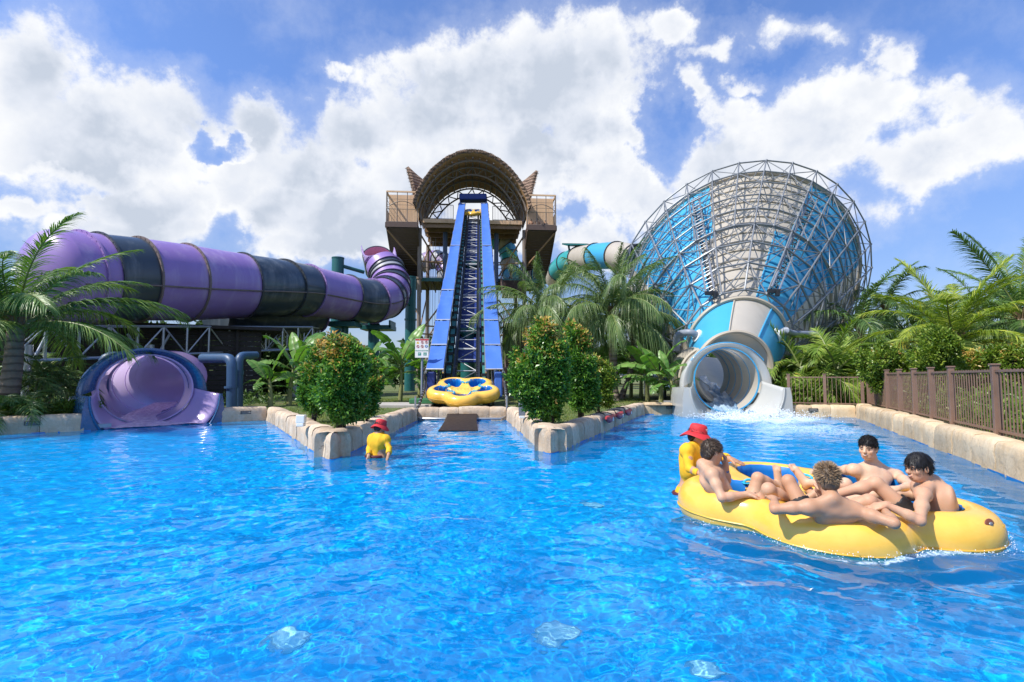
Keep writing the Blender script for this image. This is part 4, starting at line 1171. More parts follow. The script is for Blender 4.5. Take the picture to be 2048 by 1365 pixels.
def arc(n=48, hw=HW, ze=ZE, zc=ZC, p=1.42):
    out = []
    for k in range(n + 1):
        q = math.pi * k / n; out.append((-hw * math.cos(q), ze + (zc - ze) * math.sin(q) ** p))
    return out
def roof_sheet(dr, y0, y1, n=14):
    rings = []
    for i in range(n + 1):
        f = i / n; ly = y0 + (y1 - y0) * f
        sag = .35 * (1 - f) ** 2          # the front lip rises a little
        rings.append([T(x * (1 + dr / HW), ly, z + dr + sag * max(0, (z - ZE) / (ZC - ZE)) + .04 * float(fbm(x * 3, ly * 3, 0, 3, 8))) for x, z in arc()])
    return rings
mb = MB(); mb.loft(roof_sheet(.26, -2.2, 6.6), closed=False); mb.build('thatch_cover', M_thatch, rf, 60)
mb = MB(); mb.loft(roof_sheet(0, -2.0, 6.6), closed=False); mb.build('thatch_lining', M_thatchin, rf, 60)
a, b = roof_sheet(.26, -2.2, 6.6)[0], roof_sheet(0, -2.0, 6.6)[0]
mb = MB(); mb.loft([a, b], closed=False)
rn = random.Random(4)
for k in range(len(a) - 1):
    for j in range(16):
        p = a[k].lerp(a[k + 1], rn.random()) + T(0, rn.uniform(-.15, .08), 0) - T(0, 0, 0); d = V((rn.uniform(-.05, .05), rn.uniform(-.08, .02), -rn.uniform(.15, .42))); w_ = V((rn.uniform(.012, .03), 0, 0))
        mb.add([p - w_, p + w_, p + d], [(0, 1, 2)])
mb.build('thatch_fringe', M_thatch, rf)
# loose straw ends over the cover
mb = MB(); sh = roof_sheet(.27, -2.2, 6.6)
for j in range(2600):
    i = rn.randrange(len(sh) - 1); k = rn.randrange(len(sh[0]) - 1)
    p = sh[i][k].lerp(sh[i + 1][k + 1], rn.random()); q = sh[i][k + 1] - sh[i][k]; dn = q if k < 24 else -q
    dn = -dn.normalized() * rn.uniform(.15, .35); nrm = V(((p - T(0, 2, ZE)).x, 0, (p - T(0, 2, ZE)).z)).normalized()
    w_ = V((0, rn.uniform(.015, .035), 0)); mb.add([p - w_, p + w_, p + dn + nrm * rn.uniform(.02, .09)], [(0, 1, 2)])
mb.build('straw_ends', M_thatch, rf)
for sg in (-1, 1):
    # upswept horn: sheet between the roof flank and a raised tip
    rowsO, rows = [], []
    for i in range(13):
        f = i / 12
        # root curve runs down the flank
        q = R_(47) * (1 - f) + R_(5) * f
        xr, zr = HW * 1.04 * math.cos(q), ZE + (ZC - ZE) * 1.04 * math.sin(q) ** 1.42; lyr = 2.2 - 2.2 * f
        # outer curve: tip high and outward, falling concave to the eave
        xo = 5.38 + 1.15 * (1 - f) ** 1.15; zo = 17.9 + 4.4 * (1 - f) ** 1.05; lyo = .8 - 1.0 * f
        row = []
        for j in range(9):
            g_ = j / 8; sagz = -.22 * math.sin(math.pi * g_) * (1 - f)
            row.append(T(sg * (xr + (xo - xr) * g_), lyr + (lyo - lyr) * g_, zr + (zo - zr) * g_ + sagz))
        rows.append(row)
    mb = MB(); mb.loft(rows, closed=False); o = mb.build('thatch_horn', M_thatch, rf, 60)
    s_ = o.modifiers.new('thick', 'SOLIDIFY'); s_.thickness = .34; s_.offset = 0
    mb = MB()
    for j in range(420):
        i = rn.randrange(12); k = rn.randrange(8); p = rows[i][k].lerp(rows[i + 1][k + 1], rn.random()); w_ = V((rn.uniform(.015, .04), 0, 0))
        d = V((rn.uniform(-.06, .06) + sg * .05, -.12, -rn.uniform(.15, .4))); p = p + V((0, -.17, 0)); mb.add([p - w_, p + w_, p + d], [(0, 1, 2)])
    for j in range(160):
        i = rn.randrange(12); p = rows[i][8].lerp(rows[i + 1][8], rn.random()); w_ = V((0, 0, rn.uniform(.015, .04))); mb.add([p - w_, p + w_, p + V((sg * rn.uniform(.1, .3), -.05, rn.uniform(-.25, .1)))], [(0, 1, 2)])
    mb.build('straw_ends', M_thatch, rf)
def arch_truss(ly, hw, zc, depth, m, webs=26, r=.085):
    top_ = [T(x, ly, z) for x, z in arc(40, hw, ZE, zc)]; bot = [T(x, ly, z) for x, z in arc(40, hw - depth, ZE, zc - depth)]
    mb = MB(); mb.path(top_, r, 6); mb.path(bot, r, 6)
    o = mb.build('arch_chords', m, rf, 40)
    if depth > .3:
        mb = MB()
        for k in range(3, webs - 2):
            i0 = int(k / webs * 40); i1 = int((k + 1) / webs * 40)
            if k % 2: mb.tube(top_[i0], bot[i1], r * .7, n=6)
            else: mb.tube(bot[i0], top_[i1], r * .7, n=6)
        mb.build('arch_webs', m, o, 40)
arch_truss(-1.3, HW - .12, ZC - .1, .05, M_taupe)
arch_truss(.2, HW - .2, ZC - .2, .75, M_taupe)
arch_truss(3.4, HW - .2, ZC - .3, .05, M_taupe)
arch_truss(6.3, HW - .25, ZC - .25, .80, M_taupe)
mb = MB()
for k in range(3, 22):
    q = math.pi * k / 24; x, z = (HW - .16) * -math.cos(q), ZE + (ZC - .16 - ZE) * math.sin(q) ** 1.42; mb.tube(T(x, -1.9, z + .1 * math.sin(q)), T(x, 6.5, z), .05 if k % 3 else .075, n=6)
mb.build('purlins', M_taupe, rf, 40)
for sg in (-1, 1):
    for ly in (.2, 3.4, 6.3):
        mb = MB(); mb.tube(T(sg * (HW - .2), ly, ZE), T(sg * (HW - .35), ly, ZD), .1, n=8); mb.build('roof_post', M_taupe, rf, 40)
# pieces of two other tubes seen through the tower
tz = thing('tube_slide', 'lilac and grey tube bends seen through the left side of the tower', 'water slide', W(866, 560, 62))
def striped_tube(root, pts, r, mats_, per, n=60, seg=24):
    pp = bez(pts, n); k = 0
    for i in range(0, n - 1, per):
        j = min(i + per, n - 1); mb = MB(); mb.path(pp[i:j + 1], r, seg, cap=False); mb.build('tube_section', mats_[k % len(mats_)], root, 60); k += 1
        t_ = (pp[j] - pp[j - 1]).normalized(); mb = MB(); mb.tube(pp[j] - t_ * .04, pp[j] + t_ * .04, r * 1.08, n=seg); mb.build('flange', M_navyflange, root, 40)
striped_tube(tz, [W(840, 530, 63), W(862, 520, 63), W(884, 523, 62), W(893, 545, 61), W(888, 575, 61)], 1.05, [M_greyfib, M_lilac, M_purple], 5, 40)
tz = thing('tube_slide', 'teal and cream striped tube bending down through the right side of the tower', 'water slide', W(1008, 560, 61))
striped_tube(tz, [W(985, 480, 60), W(1008, 489, 60), W(1018, 512, 60), W(1022, 545, 59), W(1040, 560, 58), W(1075, 555, 57)], 1.0, [M_tealgel, M_beige, M_sky], 6, 50)
# ------------------------------------------------------------------ blue and beige funnel in its space frame
fn_ = thing('funnel_slide', 'giant blue and beige funnel slide inside a grey steel space frame', 'water slide', (W(1475, 700, 24).x, 24, GZ))
# rings from the neck to the wide rim: centre, radius, lean of the ring plane
A0 = W(1467, 740, 20.9); A1 = W(1474, 694, 23.0); A3 = W(1485, 583, 31.0)
def ring_at(f):
    """f=0 neck flange A1, f=1 rim"""
    c = A1.lerp(A3, f); r = 2.05 + (6.45 - 2.05) * f; e = R_(22 + 6 * f)
    return c, r, e
def ring_pt(c, r, e, phi):
    s, k = math.sin(phi), math.cos(phi)
    return c + V((r * s, -r * k * math.sin(e), r * k * math.cos(e)))
def ringv(c, r, e, p0, p1, n):
    return [ring_pt(c, r, e, p0 + (p1 - p0) * i / n) for i in range(n + 1)]
# neck frustum
def neck(f):
    c = A0.lerp(A1, f); r = 1.40 + (2.05 - 1.40) * f; return c, r, R_(12 + 10 * f)
def sect(root, name, m, fa, fb, ring_f, d0, d1, dr=0):
    mb = MB(); rows = []
    for i in range(9):
        c, r, e = ring_f(fa + (fb - fa) * i / 8); rows.append(ringv(c, r + dr, e, R_(d0), R_(d1), max(4, int(abs(d1 - d0) / 5))))
    mb.loft(rows, closed=False); return mb.build(name, m, root, 60)
def seam(root, ring_f, fa, fb, d, m, w_=.03):
    mb = MB(); pts = []
    for i in range(9):
        c, r, e = ring_f(fa + (fb - fa) * i / 8); pts.append(ring_pt(c, r + .04, e, R_(d)))
    mb.path(pts, w_, 5); mb.build('panel_seam', m, root, 60)
M_beigefl = mat('beige_flange', (.45, .39, .30), .5, var=.12)
M_beigein = mat('beige_gelcoat', (.58, .55, .48), .2, var=.06, coat=.6)
bands = [(neck, 0, 1, [(-100, -10, 'b'), (-10, 36, 'w'), (36, 100, 'b'), (100, 260, 'w')]),
         (ring_at, 0.0, .50, [(-85, -33, 'b'), (-33, 14, 'w'), (14, 64, 'b'), (64, 275, 'w')]),
         (ring_at, .50, 1.0, [(-78, -25, 'b'), (-25, 24, 'w'), (24, 76, 'b'), (76, 282, 'w')])]
for rf_, fa, fb, secs in bands:
    for d0, d1, k in secs:
        n = 1 if d1 - d0 < 100 else 4
        for j in range(n):
            a = d0 + (d1 - d0) * j / n; b = d0 + (d1 - d0) * (j + 1) / n
            sect(fn_, 'shell_panel', M_sky if k == 'b' else M_beige, fa, fb, rf_, a, b)
            seam(fn_, rf_, fa, fb, a, M_beigefl if k == 'w' else M_sky)
# stiffening ribs round the shell
def hoop(root, name, c, r, e, w_, m, n=96, d0=0, d1=360):
    mb = MB(); mb.path([ring_pt(c, r, e, R_(d0 + (d1 - d0) * i / n)) for i in range(n if d1 - d0 == 360 else n + 1)], w_, 6, closed=(d1 - d0 == 360)); return mb.build(name, m, root, 50)
c, r, e = neck(0); hoop(fn_, 'neck_flange', c, r + .06, e, .085, M_beigefl)
c, r, e = neck(1); hoop(fn_, 'neck_flange', c, r + .07, e, .09, M_beigefl)
for k in range(1, 15):
    f = k / 15; c, r, e = ring_at(f); big = k in (7, 8) and k == 8
    for d0, d1, kk in ([(-85, -33, 'b'), (-33, 14, 'w'), (14, 64, 'b'), (64, 275, 'w')] if f < .5 else [(-78, -25, 'b'), (-25, 24, 'w'), (24, 76, 'b'), (76, 282, 'w')]):
        hoop(fn_, 'shell_rib', c, r + .03, e, .045 if not big else .11, M_sky if kk == 'b' else M_beigefl, 40, d0, d1)
c, r, e = ring_at(1); hoop(fn_, 'rim_flange', c, r + .06, e, .12, M_beigefl)
# tube between mouth and neck, with its collar
P0_ = PR(0, 4.2, 1.40)
mb = MB(); rows = []
for i in range(6):
    f = i / 5; cc = P0_.lerp(A0, f); rows.append(ringv(cc, 1.24 + .16 * f, R_(12 * f), 0, 2 * math.pi, 48))
mb.loft(rows, closed=False); mb.build('outlet_tube', M_beige, fn_, 60)
hoop(fn_, 'outlet_flange', PR(0, 2.6, 1.32), 1.22, 0, .06, M_beigefl)
# inner floor that climbs toward the back, seen through the mouth
for d0, d1, mm in ((100, 150, M_sky), (150, 262, M_beige)):
    rows = []
    for i in range(15):
        f = i / 14; c, r, e = ring_at(.10 + .72 * f); row = []
        for k in range(17):
            p = ring_pt(c, r - .15, e, R_(d0 + (d1 - d0) * k / 16)); row.append(V((p.x, p.y, p.z - .40 * (1 - f) + 1.75 * f ** 1.2)))
        rows.append(row)
    mb = MB(); mb.loft(rows, closed=False); mb.build('inner_floor', mm, fn_, 60)
# ---- space frame: outer lattice of rings and bars, struts to the shell
def lattice(fs, N, off, ph=0.0, r=.055):
    rows = []
    for f, o in zip(fs, off):
        c, rr, e = ring_at(f); rows.append([ring_pt(c, rr + o, e, 2 * math.pi * (k + ph) / N) for k in range(N)])
    return rows
cage = MB(); strut = MB()
fsU = [.40, .53, .65, .77, .88, 1.0]; NU = 32
up_ = lattice(fsU, NU, [.80, .80, .80, .78, .75, .70], 0)
fsL = [.02, .14, .27, .40]; NL = 16
lo_ = lattice(fsL, NL, [.28, .65, .78, .80], 0)
for rows, N in ((up_, NU), (lo_, NL)):
    for i, row in enumerate(rows):
        rr = .040 if N == NU else .045
        for k in range(N):
            k2 = (k + 1) % N
            cage.tube(row[k], row[k2], rr, n=6)
            if i + 1 < len(rows):
                nx_ = rows[i + 1]; cage.tube(row[k], nx_[k], rr * .92, n=6)
                if (i + k) % 2: cage.tube(row[k], nx_[k2], rr * .62, n=5)
                else: cage.tube(row[k2], nx_[k], rr * .62, n=5)
# close the mesh between the coarse and the fine rings
for k in range(NL):
    for j in (-1, 0, 1):
        if j: cage.tube(lo_[3][k], up_[0][(2 * k + j) % NU], .034, n=5)
for rows in (up_, lo_):
    for row in rows:
        for p in row: cage.ellipsoid(p, (.075, .075, .075), 8, 5)
cage.build('space_frame', M_cage, fn_, 50)
for rows, fs, N in ((up_, fsU, NU), (lo_, fsL, NL)):
    for i, (row, f) in enumerate(zip(rows, fs)):
        for k in range(N):
            c, r, e = ring_at(max(0, f - .06)); a = ring_pt(c, r + .04, e, 2 * math.pi * (k + .5) / N)
            c, r, e = ring_at(min(1, f + .06)); b = ring_pt(c, r + .04, e, 2 * math.pi * (k + .5) / N)
            strut.tube(row[k], a, .022, n=5); strut.tube(row[(k + 1) % N], a, .022, n=5)
            if i % 2 == 0: strut.tube(row[k], b, .020, n=5)
strut.build('frame_struts', M_cage, fn_, 50)
# coiled safety cables up the two service ladders
for dg in (-31, 27):
    mb = MB(); lad = MB(); pts = []
    for i in range(241):
        f = .03 + .75 * i / 240; c, r, e = ring_at(f); q = R_(dg + 2.0 * math.sin(i * .52)); pts.append(ring_pt(c, r + .35 + .16 * math.cos(i * .52), e, q))
    mb.path(pts, .022, 5, cap=False); mb.build('cable_coil', M_darksteel, fn_)
    for s in (-1.6, 1.6):
        lp = []
        for i in range(13):
            f = .02 + .80 * i / 12; c, r, e = ring_at(f); lp.append(ring_pt(c, r + .62, e, R_(dg + s / (1 + 1.5 * f) * 2.4)))
        lad.path(lp, .045, 6)
    for i in range(30):
        f = .02 + .80 * i / 29; c, r, e = ring_at(f); k_ = 1.6 / (1 + 1.5 * f) * 2.4
        lad.tube(ring_pt(c, r + .62, e, R_(dg - k_)), ring_pt(c, r + .62, e, R_(dg + k_)), .022, n=5)
    lad.build('service_ladder', M_galv, fn_, 50)
    c, r, e = ring_at(.02); mb = MB(); p = ring_pt(c, r + .5, e, R_(dg)); mb.box(p, (.5, .16, .16)); mb.box(p + V((.1, -.1, -.1)), (.12, .2, .25)); mb.build('anchor_bracket', M_darksteel, fn_, bev=.01)
# supply pipes with white collars on the neck
for dg, pxs, mm in ((62, [(1560, 650, 21.6), (1572, 662, 21.9), (1590, 668, 22.8), (1640, 668, 24)], M_pipegrey), (-64, [(1366, 662, 21.8), (1355, 672, 22.4), (1352, 700, 22.8)], M_pipegrey)):
    c, r, e = neck(.62); p = ring_pt(c, r, e, R_(dg)); n_ = (p - c).normalized()
    mb = MB(); mb.tube(p - n_ * .05, p + n_ * .06, .27, n=18); mb.build('pipe_collar', M_white, fn_, 40)
    mb = MB(); mb.path(bez([p, p + n_ * .35] + [W(*q) for q in pxs[1:]], 20), .14, 12); mb.build('supply_pipe', mm, fn_, 60)
# legs that carry the frame
for k in range(NU):
    for i in (0, 2, 5):
        p = up_[i][k]
        if abs(k - NU / 2) <= 5 and k % 2 == 0:
            mb = MB(); mb.tube(p, (p.x + (.3 if i == 2 else 0), p.y + .2, GZ - .1), .085, n=7); mb.build('frame_leg', M_cage, fn_, 50)
for k in (6, 7, 9, 10):
    p = lo_[1][k]; mb = MB(); mb.tube(p, (p.x, p.y, GZ - .1), .085, n=7); mb.build('frame_leg', M_cage, fn_, 50)
# feed tube from the tower
ft = thing('tube_slide', 'light blue, teal and beige tube leading behind the palms to the funnel', 'water slide', W(1190, 520, 40))
striped_tube(ft, [W(1112, 560, 49), W(1122, 538, 46.5), W(1145, 522, 44), W(1180, 515, 40.5), W(1230, 512, 37.5), W(1275, 520, 35)], .95, [M_beige, M_tealgel, M_tealgel, M_beige, M_sky, M_beige], 6, 38)
mb = MB(); a, b = W(1132, 490, 43), W(1182, 491, 41); mb.bar(a, b, .9, .12); mb.bar(a + V((.2, 0, 0)), a + V((.35, 0, -1.0)), .14, .14); mb.build('catwalk', M_teal, ft)
# ------------------------------------------------------------------ plant materials
L_palm = leafmat('coconut_leaf', [(0, (0.059, 0.121, 0.028)), (.45, (0.117, 0.225, 0.051)), (.8, (0.205, 0.323, 0.078)), (1, (0.391, 0.411, 0.128))], .38, .28)
L_palml = leafmat('grey_green_palm_leaf', [(0, (.075, .135, .040)), (.45, (.14, .225, .07)), (.8, (.22, .31, .11)), (1, (.36, .38, .17))], .36, .32)
L_palmy = leafmat('yellow_green_leaf', [(0, (0.117, 0.195, 0.025)), (.5, (0.266, 0.367, 0.046)), (.85, (0.469, 0.485, 0.070)), (1, (0.656, 0.562, 0.094))], .4, .35)
L_palmgold = leafmat('golden_leaf', [(0, (0.330, 0.275, 0.033)), (.5, (0.495, 0.385, 0.055)), (1, (0.605, 0.440, 0.099))], .45, .35)
L_palmdk = leafmat('dark_palm_leaf', [(0, (0.052, 0.105, 0.029)), (.6, (0.099, 0.187, 0.047)), (1, (0.199, 0.281, 0.070))], .42, .22)
L_areca = leafmat('areca_leaf', [(0, (0.093, 0.177, 0.027)), (.5, (0.202, 0.319, 0.047)), (.85, (0.370, 0.454, 0.076)), (1, (0.605, 0.403, 0.084))], .42, .32)
L_shrub = leafmat('shrub_leaf', [(0, (.040, .125, .020)), (.45, (.090, .235, .034)), (.8, (.19, .37, .055)), (1, (.36, .46, .085))], .33, .26)
L_shruby = leafmat('yellow_shrub_leaf', [(0, (0.069, 0.147, 0.021)), (.5, (0.164, 0.267, 0.034)), (1, (0.362, 0.422, 0.061))], .36, .3)
L_young = leafmat('orange_young_leaf', [(0, (.36, .42, .07)), (.4, (.58, .46, .10)), (.75, (.66, .38, .11)), (1, (.70, .54, .20))], .4, .3, (1.0, .8, .4))
L_banana = leafmat('banana_leaf', [(0, (0.078, 0.195, 0.036)), (.5, (0.130, 0.280, 0.055)), (1, (0.234, 0.403, 0.091))], .36, .38)
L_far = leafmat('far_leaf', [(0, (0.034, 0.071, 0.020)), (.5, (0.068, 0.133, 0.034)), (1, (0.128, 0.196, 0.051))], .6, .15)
L_ground = leafmat('ground_cover_leaf', [(0, (0.065, 0.143, 0.016)), (.6, (0.156, 0.260, 0.033)), (1, (0.312, 0.338, 0.065))], .45, .3)
L_grass = leafmat('grass_blade', [(0, (0.094, 0.163, 0.025)), (.5, (0.175, 0.250, 0.044)), (.8, (0.275, 0.288, 0.075)), (1, (0.450, 0.362, 0.163))], .6, .3)
def bark_mat(name, a, b):
    m, t, out = newmat(name)
    tc = t.n('ShaderNodeTexCoord').outputs['Object']
    n1 = t.noise(tc, 6, 5, .65)
    rg = t.n('ShaderNodeTexWave', bands_direction='Z', i={'Vector': tc, 'Scale': 1.6, 'Distortion': 2.2, 'Detail': 3, 'Detail Scale': 2}).outputs[1]
    c = t.mix(n1, a, b); c = t.mix(t.math('MULTIPLY', t.sstep(rg, .7, .95), .6), c, tuple(x * .35 for x in a))
    p = t.n('ShaderNodeBsdfPrincipled', i={'Base Color': c, 'Roughness': .88})
    bp = t.n('ShaderNodeBump', i={'Strength': .7, 'Distance': .04, 'Height': t.math('ADD', rg, n1)}); t.link(bp.outputs[0], p.inputs['Normal'])
    t.link(p.outputs[0], out.inputs[0]); return m
B_palm = bark_mat('palm_bark', (.16, .115, .085), (.30, .24, .19))
B_stem = bark_mat('shrub_bark', (.055, .042, .03), (.12, .09, .06))
B_ban = mat('banana_stem', (.22, .23, .08), .6, var=.3, vs=4, dirt=(.20, .12, .05), streak=True, dirt_amt=.8)
B_rach = mat('leaf_stalk', (.17, .20, .06), .5, var=.2)
B_husk = mat('palm_husk', (.20, .13, .07), .9, var=.4, vs=9, bump=.5)

# ------------------------------------------------------------------ palm fronds
def frond_mesh(name, L, elev, droop, nl, ll, seed, mleaf, lift=.25, hang=.55, wid=.034, sweep=.75):
    """one feather leaf along +x: curved stalk and two rows of drooping leaflets; returns mesh data"""
    rn = random.Random(seed); n = 22; a = R_(elev); x = z = 0.0; pts = [V((0, 0, 0))]
    for i in range(n):
        s = (i + .5) / n; ang = a - R_(droop) * s ** 1.25
        x += math.cos(ang) * L / n; z += math.sin(ang) * L / n; pts.append(V((x, .06 * L * math.sin(s * 2.2 + seed) * s, z)))
    mb = MB(); mb.mi = 1
    mb.path(pts, [.030 * (1 - .85 * i / n) + .003 for i in range(n + 1)], 5)
    mb.mi = 0
    for sd in (-1, 1):
        for j in range(nl):
            s = .13 + .87 * (j + rn.uniform(-.3, .3)) / nl; s = min(max(s, .1), .995)
            f = s * n; i = min(int(f), n - 1); p = pts[i].lerp(pts[i + 1], f - i); t_ = (pts[i + 1] - pts[i]).normalized()
            side = V((-t_.y, t_.x, 0)).normalized() * sd if abs(t_.z) < .999 else V((0, sd, 0)); up = side.cross(t_) * (1 if sd < 0 else -1)
            if up.z < 0: up = -up
            l = ll * (math.sin(math.pi * min(1, .12 + s * .88)) ** .55 * .85 + .18) * rn.uniform(.85, 1.12)
            sw = sweep * (.55 + .75 * s) + rn.uniform(-.12, .12)
            d = (side * math.cos(sw) + t_ * math.sin(sw) + up * (lift + rn.uniform(-.12, .12))).normalized()
            w = wid * rn.uniform(.8, 1.2); wv_ = d.cross(V((0, 0, 1)));
            if wv_.length < .1: wv_ = t_
            wv_ = (t_ - d * t_.dot(d)).normalized() * .6 + up * .35 * rn.choice((-1, 1)) ; wv_ = wv_.normalized() * w
            k = 4; vs = []; hg = hang * rn.uniform(.6, 1.3)
            for q in range(k + 1):
                u_ = q / k; c = p + d * (l * u_ * (1 - .18 * hg * u_)) + V((0, 0, -1)) * (hg * l * u_ ** 2.1)
                ww = wv_ * (.55 + .45 * u_ * 2.2 if u_ < .45 else (1 - u_) * 1.82 * .55 + .02)
                vs += [c - ww * .5, c + ww * .5]
            mb.add(vs, [(2 * q, 2 * q + 1, 2 * q + 3, 2 * q + 2) for q in range(k)])
    me = bpy.data.meshes.new(name); me.from_pydata([tuple(v_) for v_ in mb.v], [], mb.f); me.update()
    me.materials.append(mleaf); me.materials.append(B_rach)
    me.polygons.foreach_set('material_index', np.array(mb.m, dtype=np.int32))
    return me
def frond_set(key, L, nl, ll, mleaf, hang=.55, df=1.0, **kw):
    """upright to hanging leaves of one palm kind"""
    spec = [(82, 45), (68, 75), (52, 95), (36, 105), (18, 100), (0, 85), (-22, 60)]
    return [frond_mesh('frond', L * (1 if i < 5 else .92), e, d * df, nl, ll, i * 7 + hash(key) % 1 + 3, mleaf, hang=hang * (1 + .12 * i), **kw) for i, (e, d) in enumerate(spec)]
FS = {}
def palm(label, base, top, fr, nf, scale=1.0, r=.15, lean=0, seed=0, name='palm_tree', cat='palm tree', low=-25, group=None, bark=True, extra=(), hi=82, pw=.9):
    rn = random.Random(seed * 13 + 5); base, top = V(base), V(top)
    root = thing(name, label, cat, base, group)
    mid_ = base.lerp(top, .5) + V((lean, 0, 0)); pp = bez([base, mid_, top], 26); rad = []
    for i in range(26):
        f = i / 25; rad.append(r * (1.35 - .75 * min(1, f * 4) if f < .25 else 1.0 - .22 * f) * (1 + (.05 if i % 2 else -.02)))
    rad = [max(q, r * .55) for q in rad]
    if bark:
        mb = MB(); mb.path(pp, rad, 12); mb.build('trunk', B_palm, root, 60)
        mb = MB()
        for i in range(16):
            a = i * 2.4; d = V((math.cos(a), math.sin(a), 1.2)).normalized()
            mb.path([top + d * .02 - V((0, 0, .25)), top + d * .22, top + d * .5], [r * .42, r * .34, r * .16], 5)
        mb.build('leaf_bases', B_husk, root, 60)
    els = [82, 68, 52, 36, 18, 0, -22]
    for i in range(nf):
        f = (i + .5) / nf; e = hi + (low - hi) * f ** pw + rn.uniform(-7, 7)
        k = min(range(7), key=lambda q: abs(els[q] - e)); me = fr[k]
        o = link(bpy.data.objects.new('frond', me)); o.parent = root
        o.location = (top - base) + V((0, 0, .12 - .2 * f)); s = scale * rn.uniform(.85, 1.1)
        o.scale = (s, s, s); o.rotation_euler = (rn.uniform(-.25, .25), R_(els[k] - e) * .8, i * 2.399 + rn.uniform(-.3, .3))
    return root
FS['coco'] = frond_set('coco', 3.9, 105, .85, L_palm, .42, df=.62, wid=.040, lift=.12, sweep=.9)
FS['shag'] = frond_set('shag', 3.7, 110, .85, L_palml, .85, df=.80, wid=.036, lift=.05, sweep=.95)
FS['yell'] = frond_set('yell', 3.4, 90, .78, L_palmy, .32, df=.75, wid=.048, lift=.15, sweep=.85)
FS['dark'] = frond_set('dark', 3.6, 64, .85, L_palmdk, .55, wid=.065)
FS['arec'] = frond_set('arec', 1.8, 44, .56, L_areca, .30, wid=.046)
FS['ardk'] = frond_set('ardk', 1.6, 34, .48, L_palmdk, .35, wid=.036)
b = W(10, 815, 14.4); t_ = W(32, 655, 14.6)
pl = palm('big coconut palm at the left edge, its fronds over the purple tube', (b.x, b.y, GZ - .1), t_, FS['coco'], 32, 1.0, .24, .05, 3, low=10, pw=1.0, hi=70)
b = W(1096, 800, 26); palm('shaggy palm with drooping fronds behind the right planter bushes, nearest the conveyor', (b.x, b.y, GZ - .1), W(1088, 634, 26), FS['shag'], 34, .98, .17, .1, 4, low=-8, pw=1.1)
b = W(1229, 797, 24); palm('shaggy palm on a thick straight trunk before the left side of the funnel', (b.x, b.y, GZ - .1), W(1222, 632, 24), FS['shag'], 34, 1.0, .20, .02, 6, low=-4, pw=1.15)
b = W(1240, 795, 25.4); palm('thinner palm with a curved trunk just behind the thick-trunked one', (b.x, b.y, GZ - .1), W(1262, 638, 25.6), FS['shag'], 16, .82, .14, .35, 8, low=0, pw=1.2)
b = W(1168, 790, 30); palm('small palm with low fronds between the two shaggy palms', (b.x, b.y, GZ - .1), W(1172, 668, 30), FS['dark'], 16, .9, .14, 0, 9)
b = W(1908, 780, 17.5); pr = palm('bright yellow-green palm behind the fence at right', (b.x, b.y, GZ - .1), W(1906, 690, 17.5), FS['yell'], 22, .88, .17, .05, 11, low=6, hi=80, pw=1.1)
for az, sc_ in ((188, .95), (-8, 1.05)):
    o = link(bpy.data.objects.new('frond', frond_mesh('frond', 3.1, 20, 55, 70, .70, 5 + az, L_palmgold, hang=.45, wid=.045))); o.parent = pr; o.location = W(1906, 692, 17.5) - V((b.x, b.y, GZ - .1)) + V((0, -.05, -.15)); o.rotation_euler = (0, 0, R_(az)); o.scale = (sc_,) * 3
    o['label'] = 'golden old frond'
b = W(2016, 770, 18.5); palm('tall green palm at the right edge towering over the yellow-green one', (b.x, b.y, GZ - .1), W(2044, 640, 18.8), FS['coco'], 24, .95, .2, .1, 12, low=-15, pw=1.2)
b = W(1770, 770, 31); palm('distant dark palm just right of the funnel', (b.x, b.y, GZ - .1), W(1772, 622, 31), FS['dark'], 17, .95, .16, 0, 14)
b = W(1950, 770, 30); palm('distant dark palm behind the yellow-green one', (b.x, b.y, GZ - .1), W(1962, 628, 30), FS['dark'], 17, 1.0, .16, 0, 15)
b = W(1850, 770, 34); palm('farthest dark palm between the two distant ones', (b.x, b.y, GZ - .1), W(1845, 640, 34), FS['dark'], 16, 1.0, .16, 0, 16)
b = W(1712, 780, 25); palm('low dark palm spreading beneath the right edge of the funnel', (b.x, b.y, GZ - .1), W(1722, 668, 25), FS['dark'], 17, 1.0, .15, 0, 17, low=-10)
b = W(2060, 770, 26); palm('dark palm behind the tall one at the right edge', (b.x, b.y, GZ - .1), W(2070, 640, 26), FS['dark'], 16, 1.0, .15, 0, 18)
def areca(label, base, n, fr, scale, seed, spread=.5, hgt=.8, low=5, hi=80, group=None):
    """clump of thin canes, each topped with a few arching fronds"""
    rn = random.Random(seed); base = V(base); root = thing('areca_palm', label, 'palm', base, group); canes = MB()
    for i in range(n):
        a = i * 2.4 + rn.uniform(-.4, .4); rr = spread * math.sqrt((i + .5) / n); p = base + V((rr * math.cos(a), rr * math.sin(a), -.05)); h = hgt * rn.uniform(.5, 1.1)
        t_ = p + V((math.cos(a) * .25 * h, math.sin(a) * .25 * h, h)); canes.path(bez([p, p.lerp(t_, .5) + V((0, 0, .05)), t_], 8), [.035, .033, .03, .03, .028, .026, .024, .02], 6)
        els = [82, 68, 52, 36, 18, 0, -22]
        for j in range(5):
            e = rn.uniform(low, hi); k = min(range(7), key=lambda q: abs(els[q] - e)); o = link(bpy.data.objects.new('frond', fr[k])); o.parent = root
            s = scale * rn.uniform(.75, 1.15); o.scale = (s,) * 3; o.location = t_ - base; o.rotation_euler = (rn.uniform(-.3, .3), R_(els[k] - e) * .8, a + rn.uniform(-1.5, 1.5) + j * 1.3)
    canes.build('canes', B_ban, root, 60)
    return root
areca('yellow-green areca palm clump behind the fence right of the white slide', W(1645, 795, 21.5) * 1, 10, FS['arec'], 1.3, 21, .9, 1.1)
areca('loose areca palm clump at the corner where the two fences meet', W(1775, 795, 20.5), 7, FS['arec'], 1.0, 22, .6, .6, 5, 75)
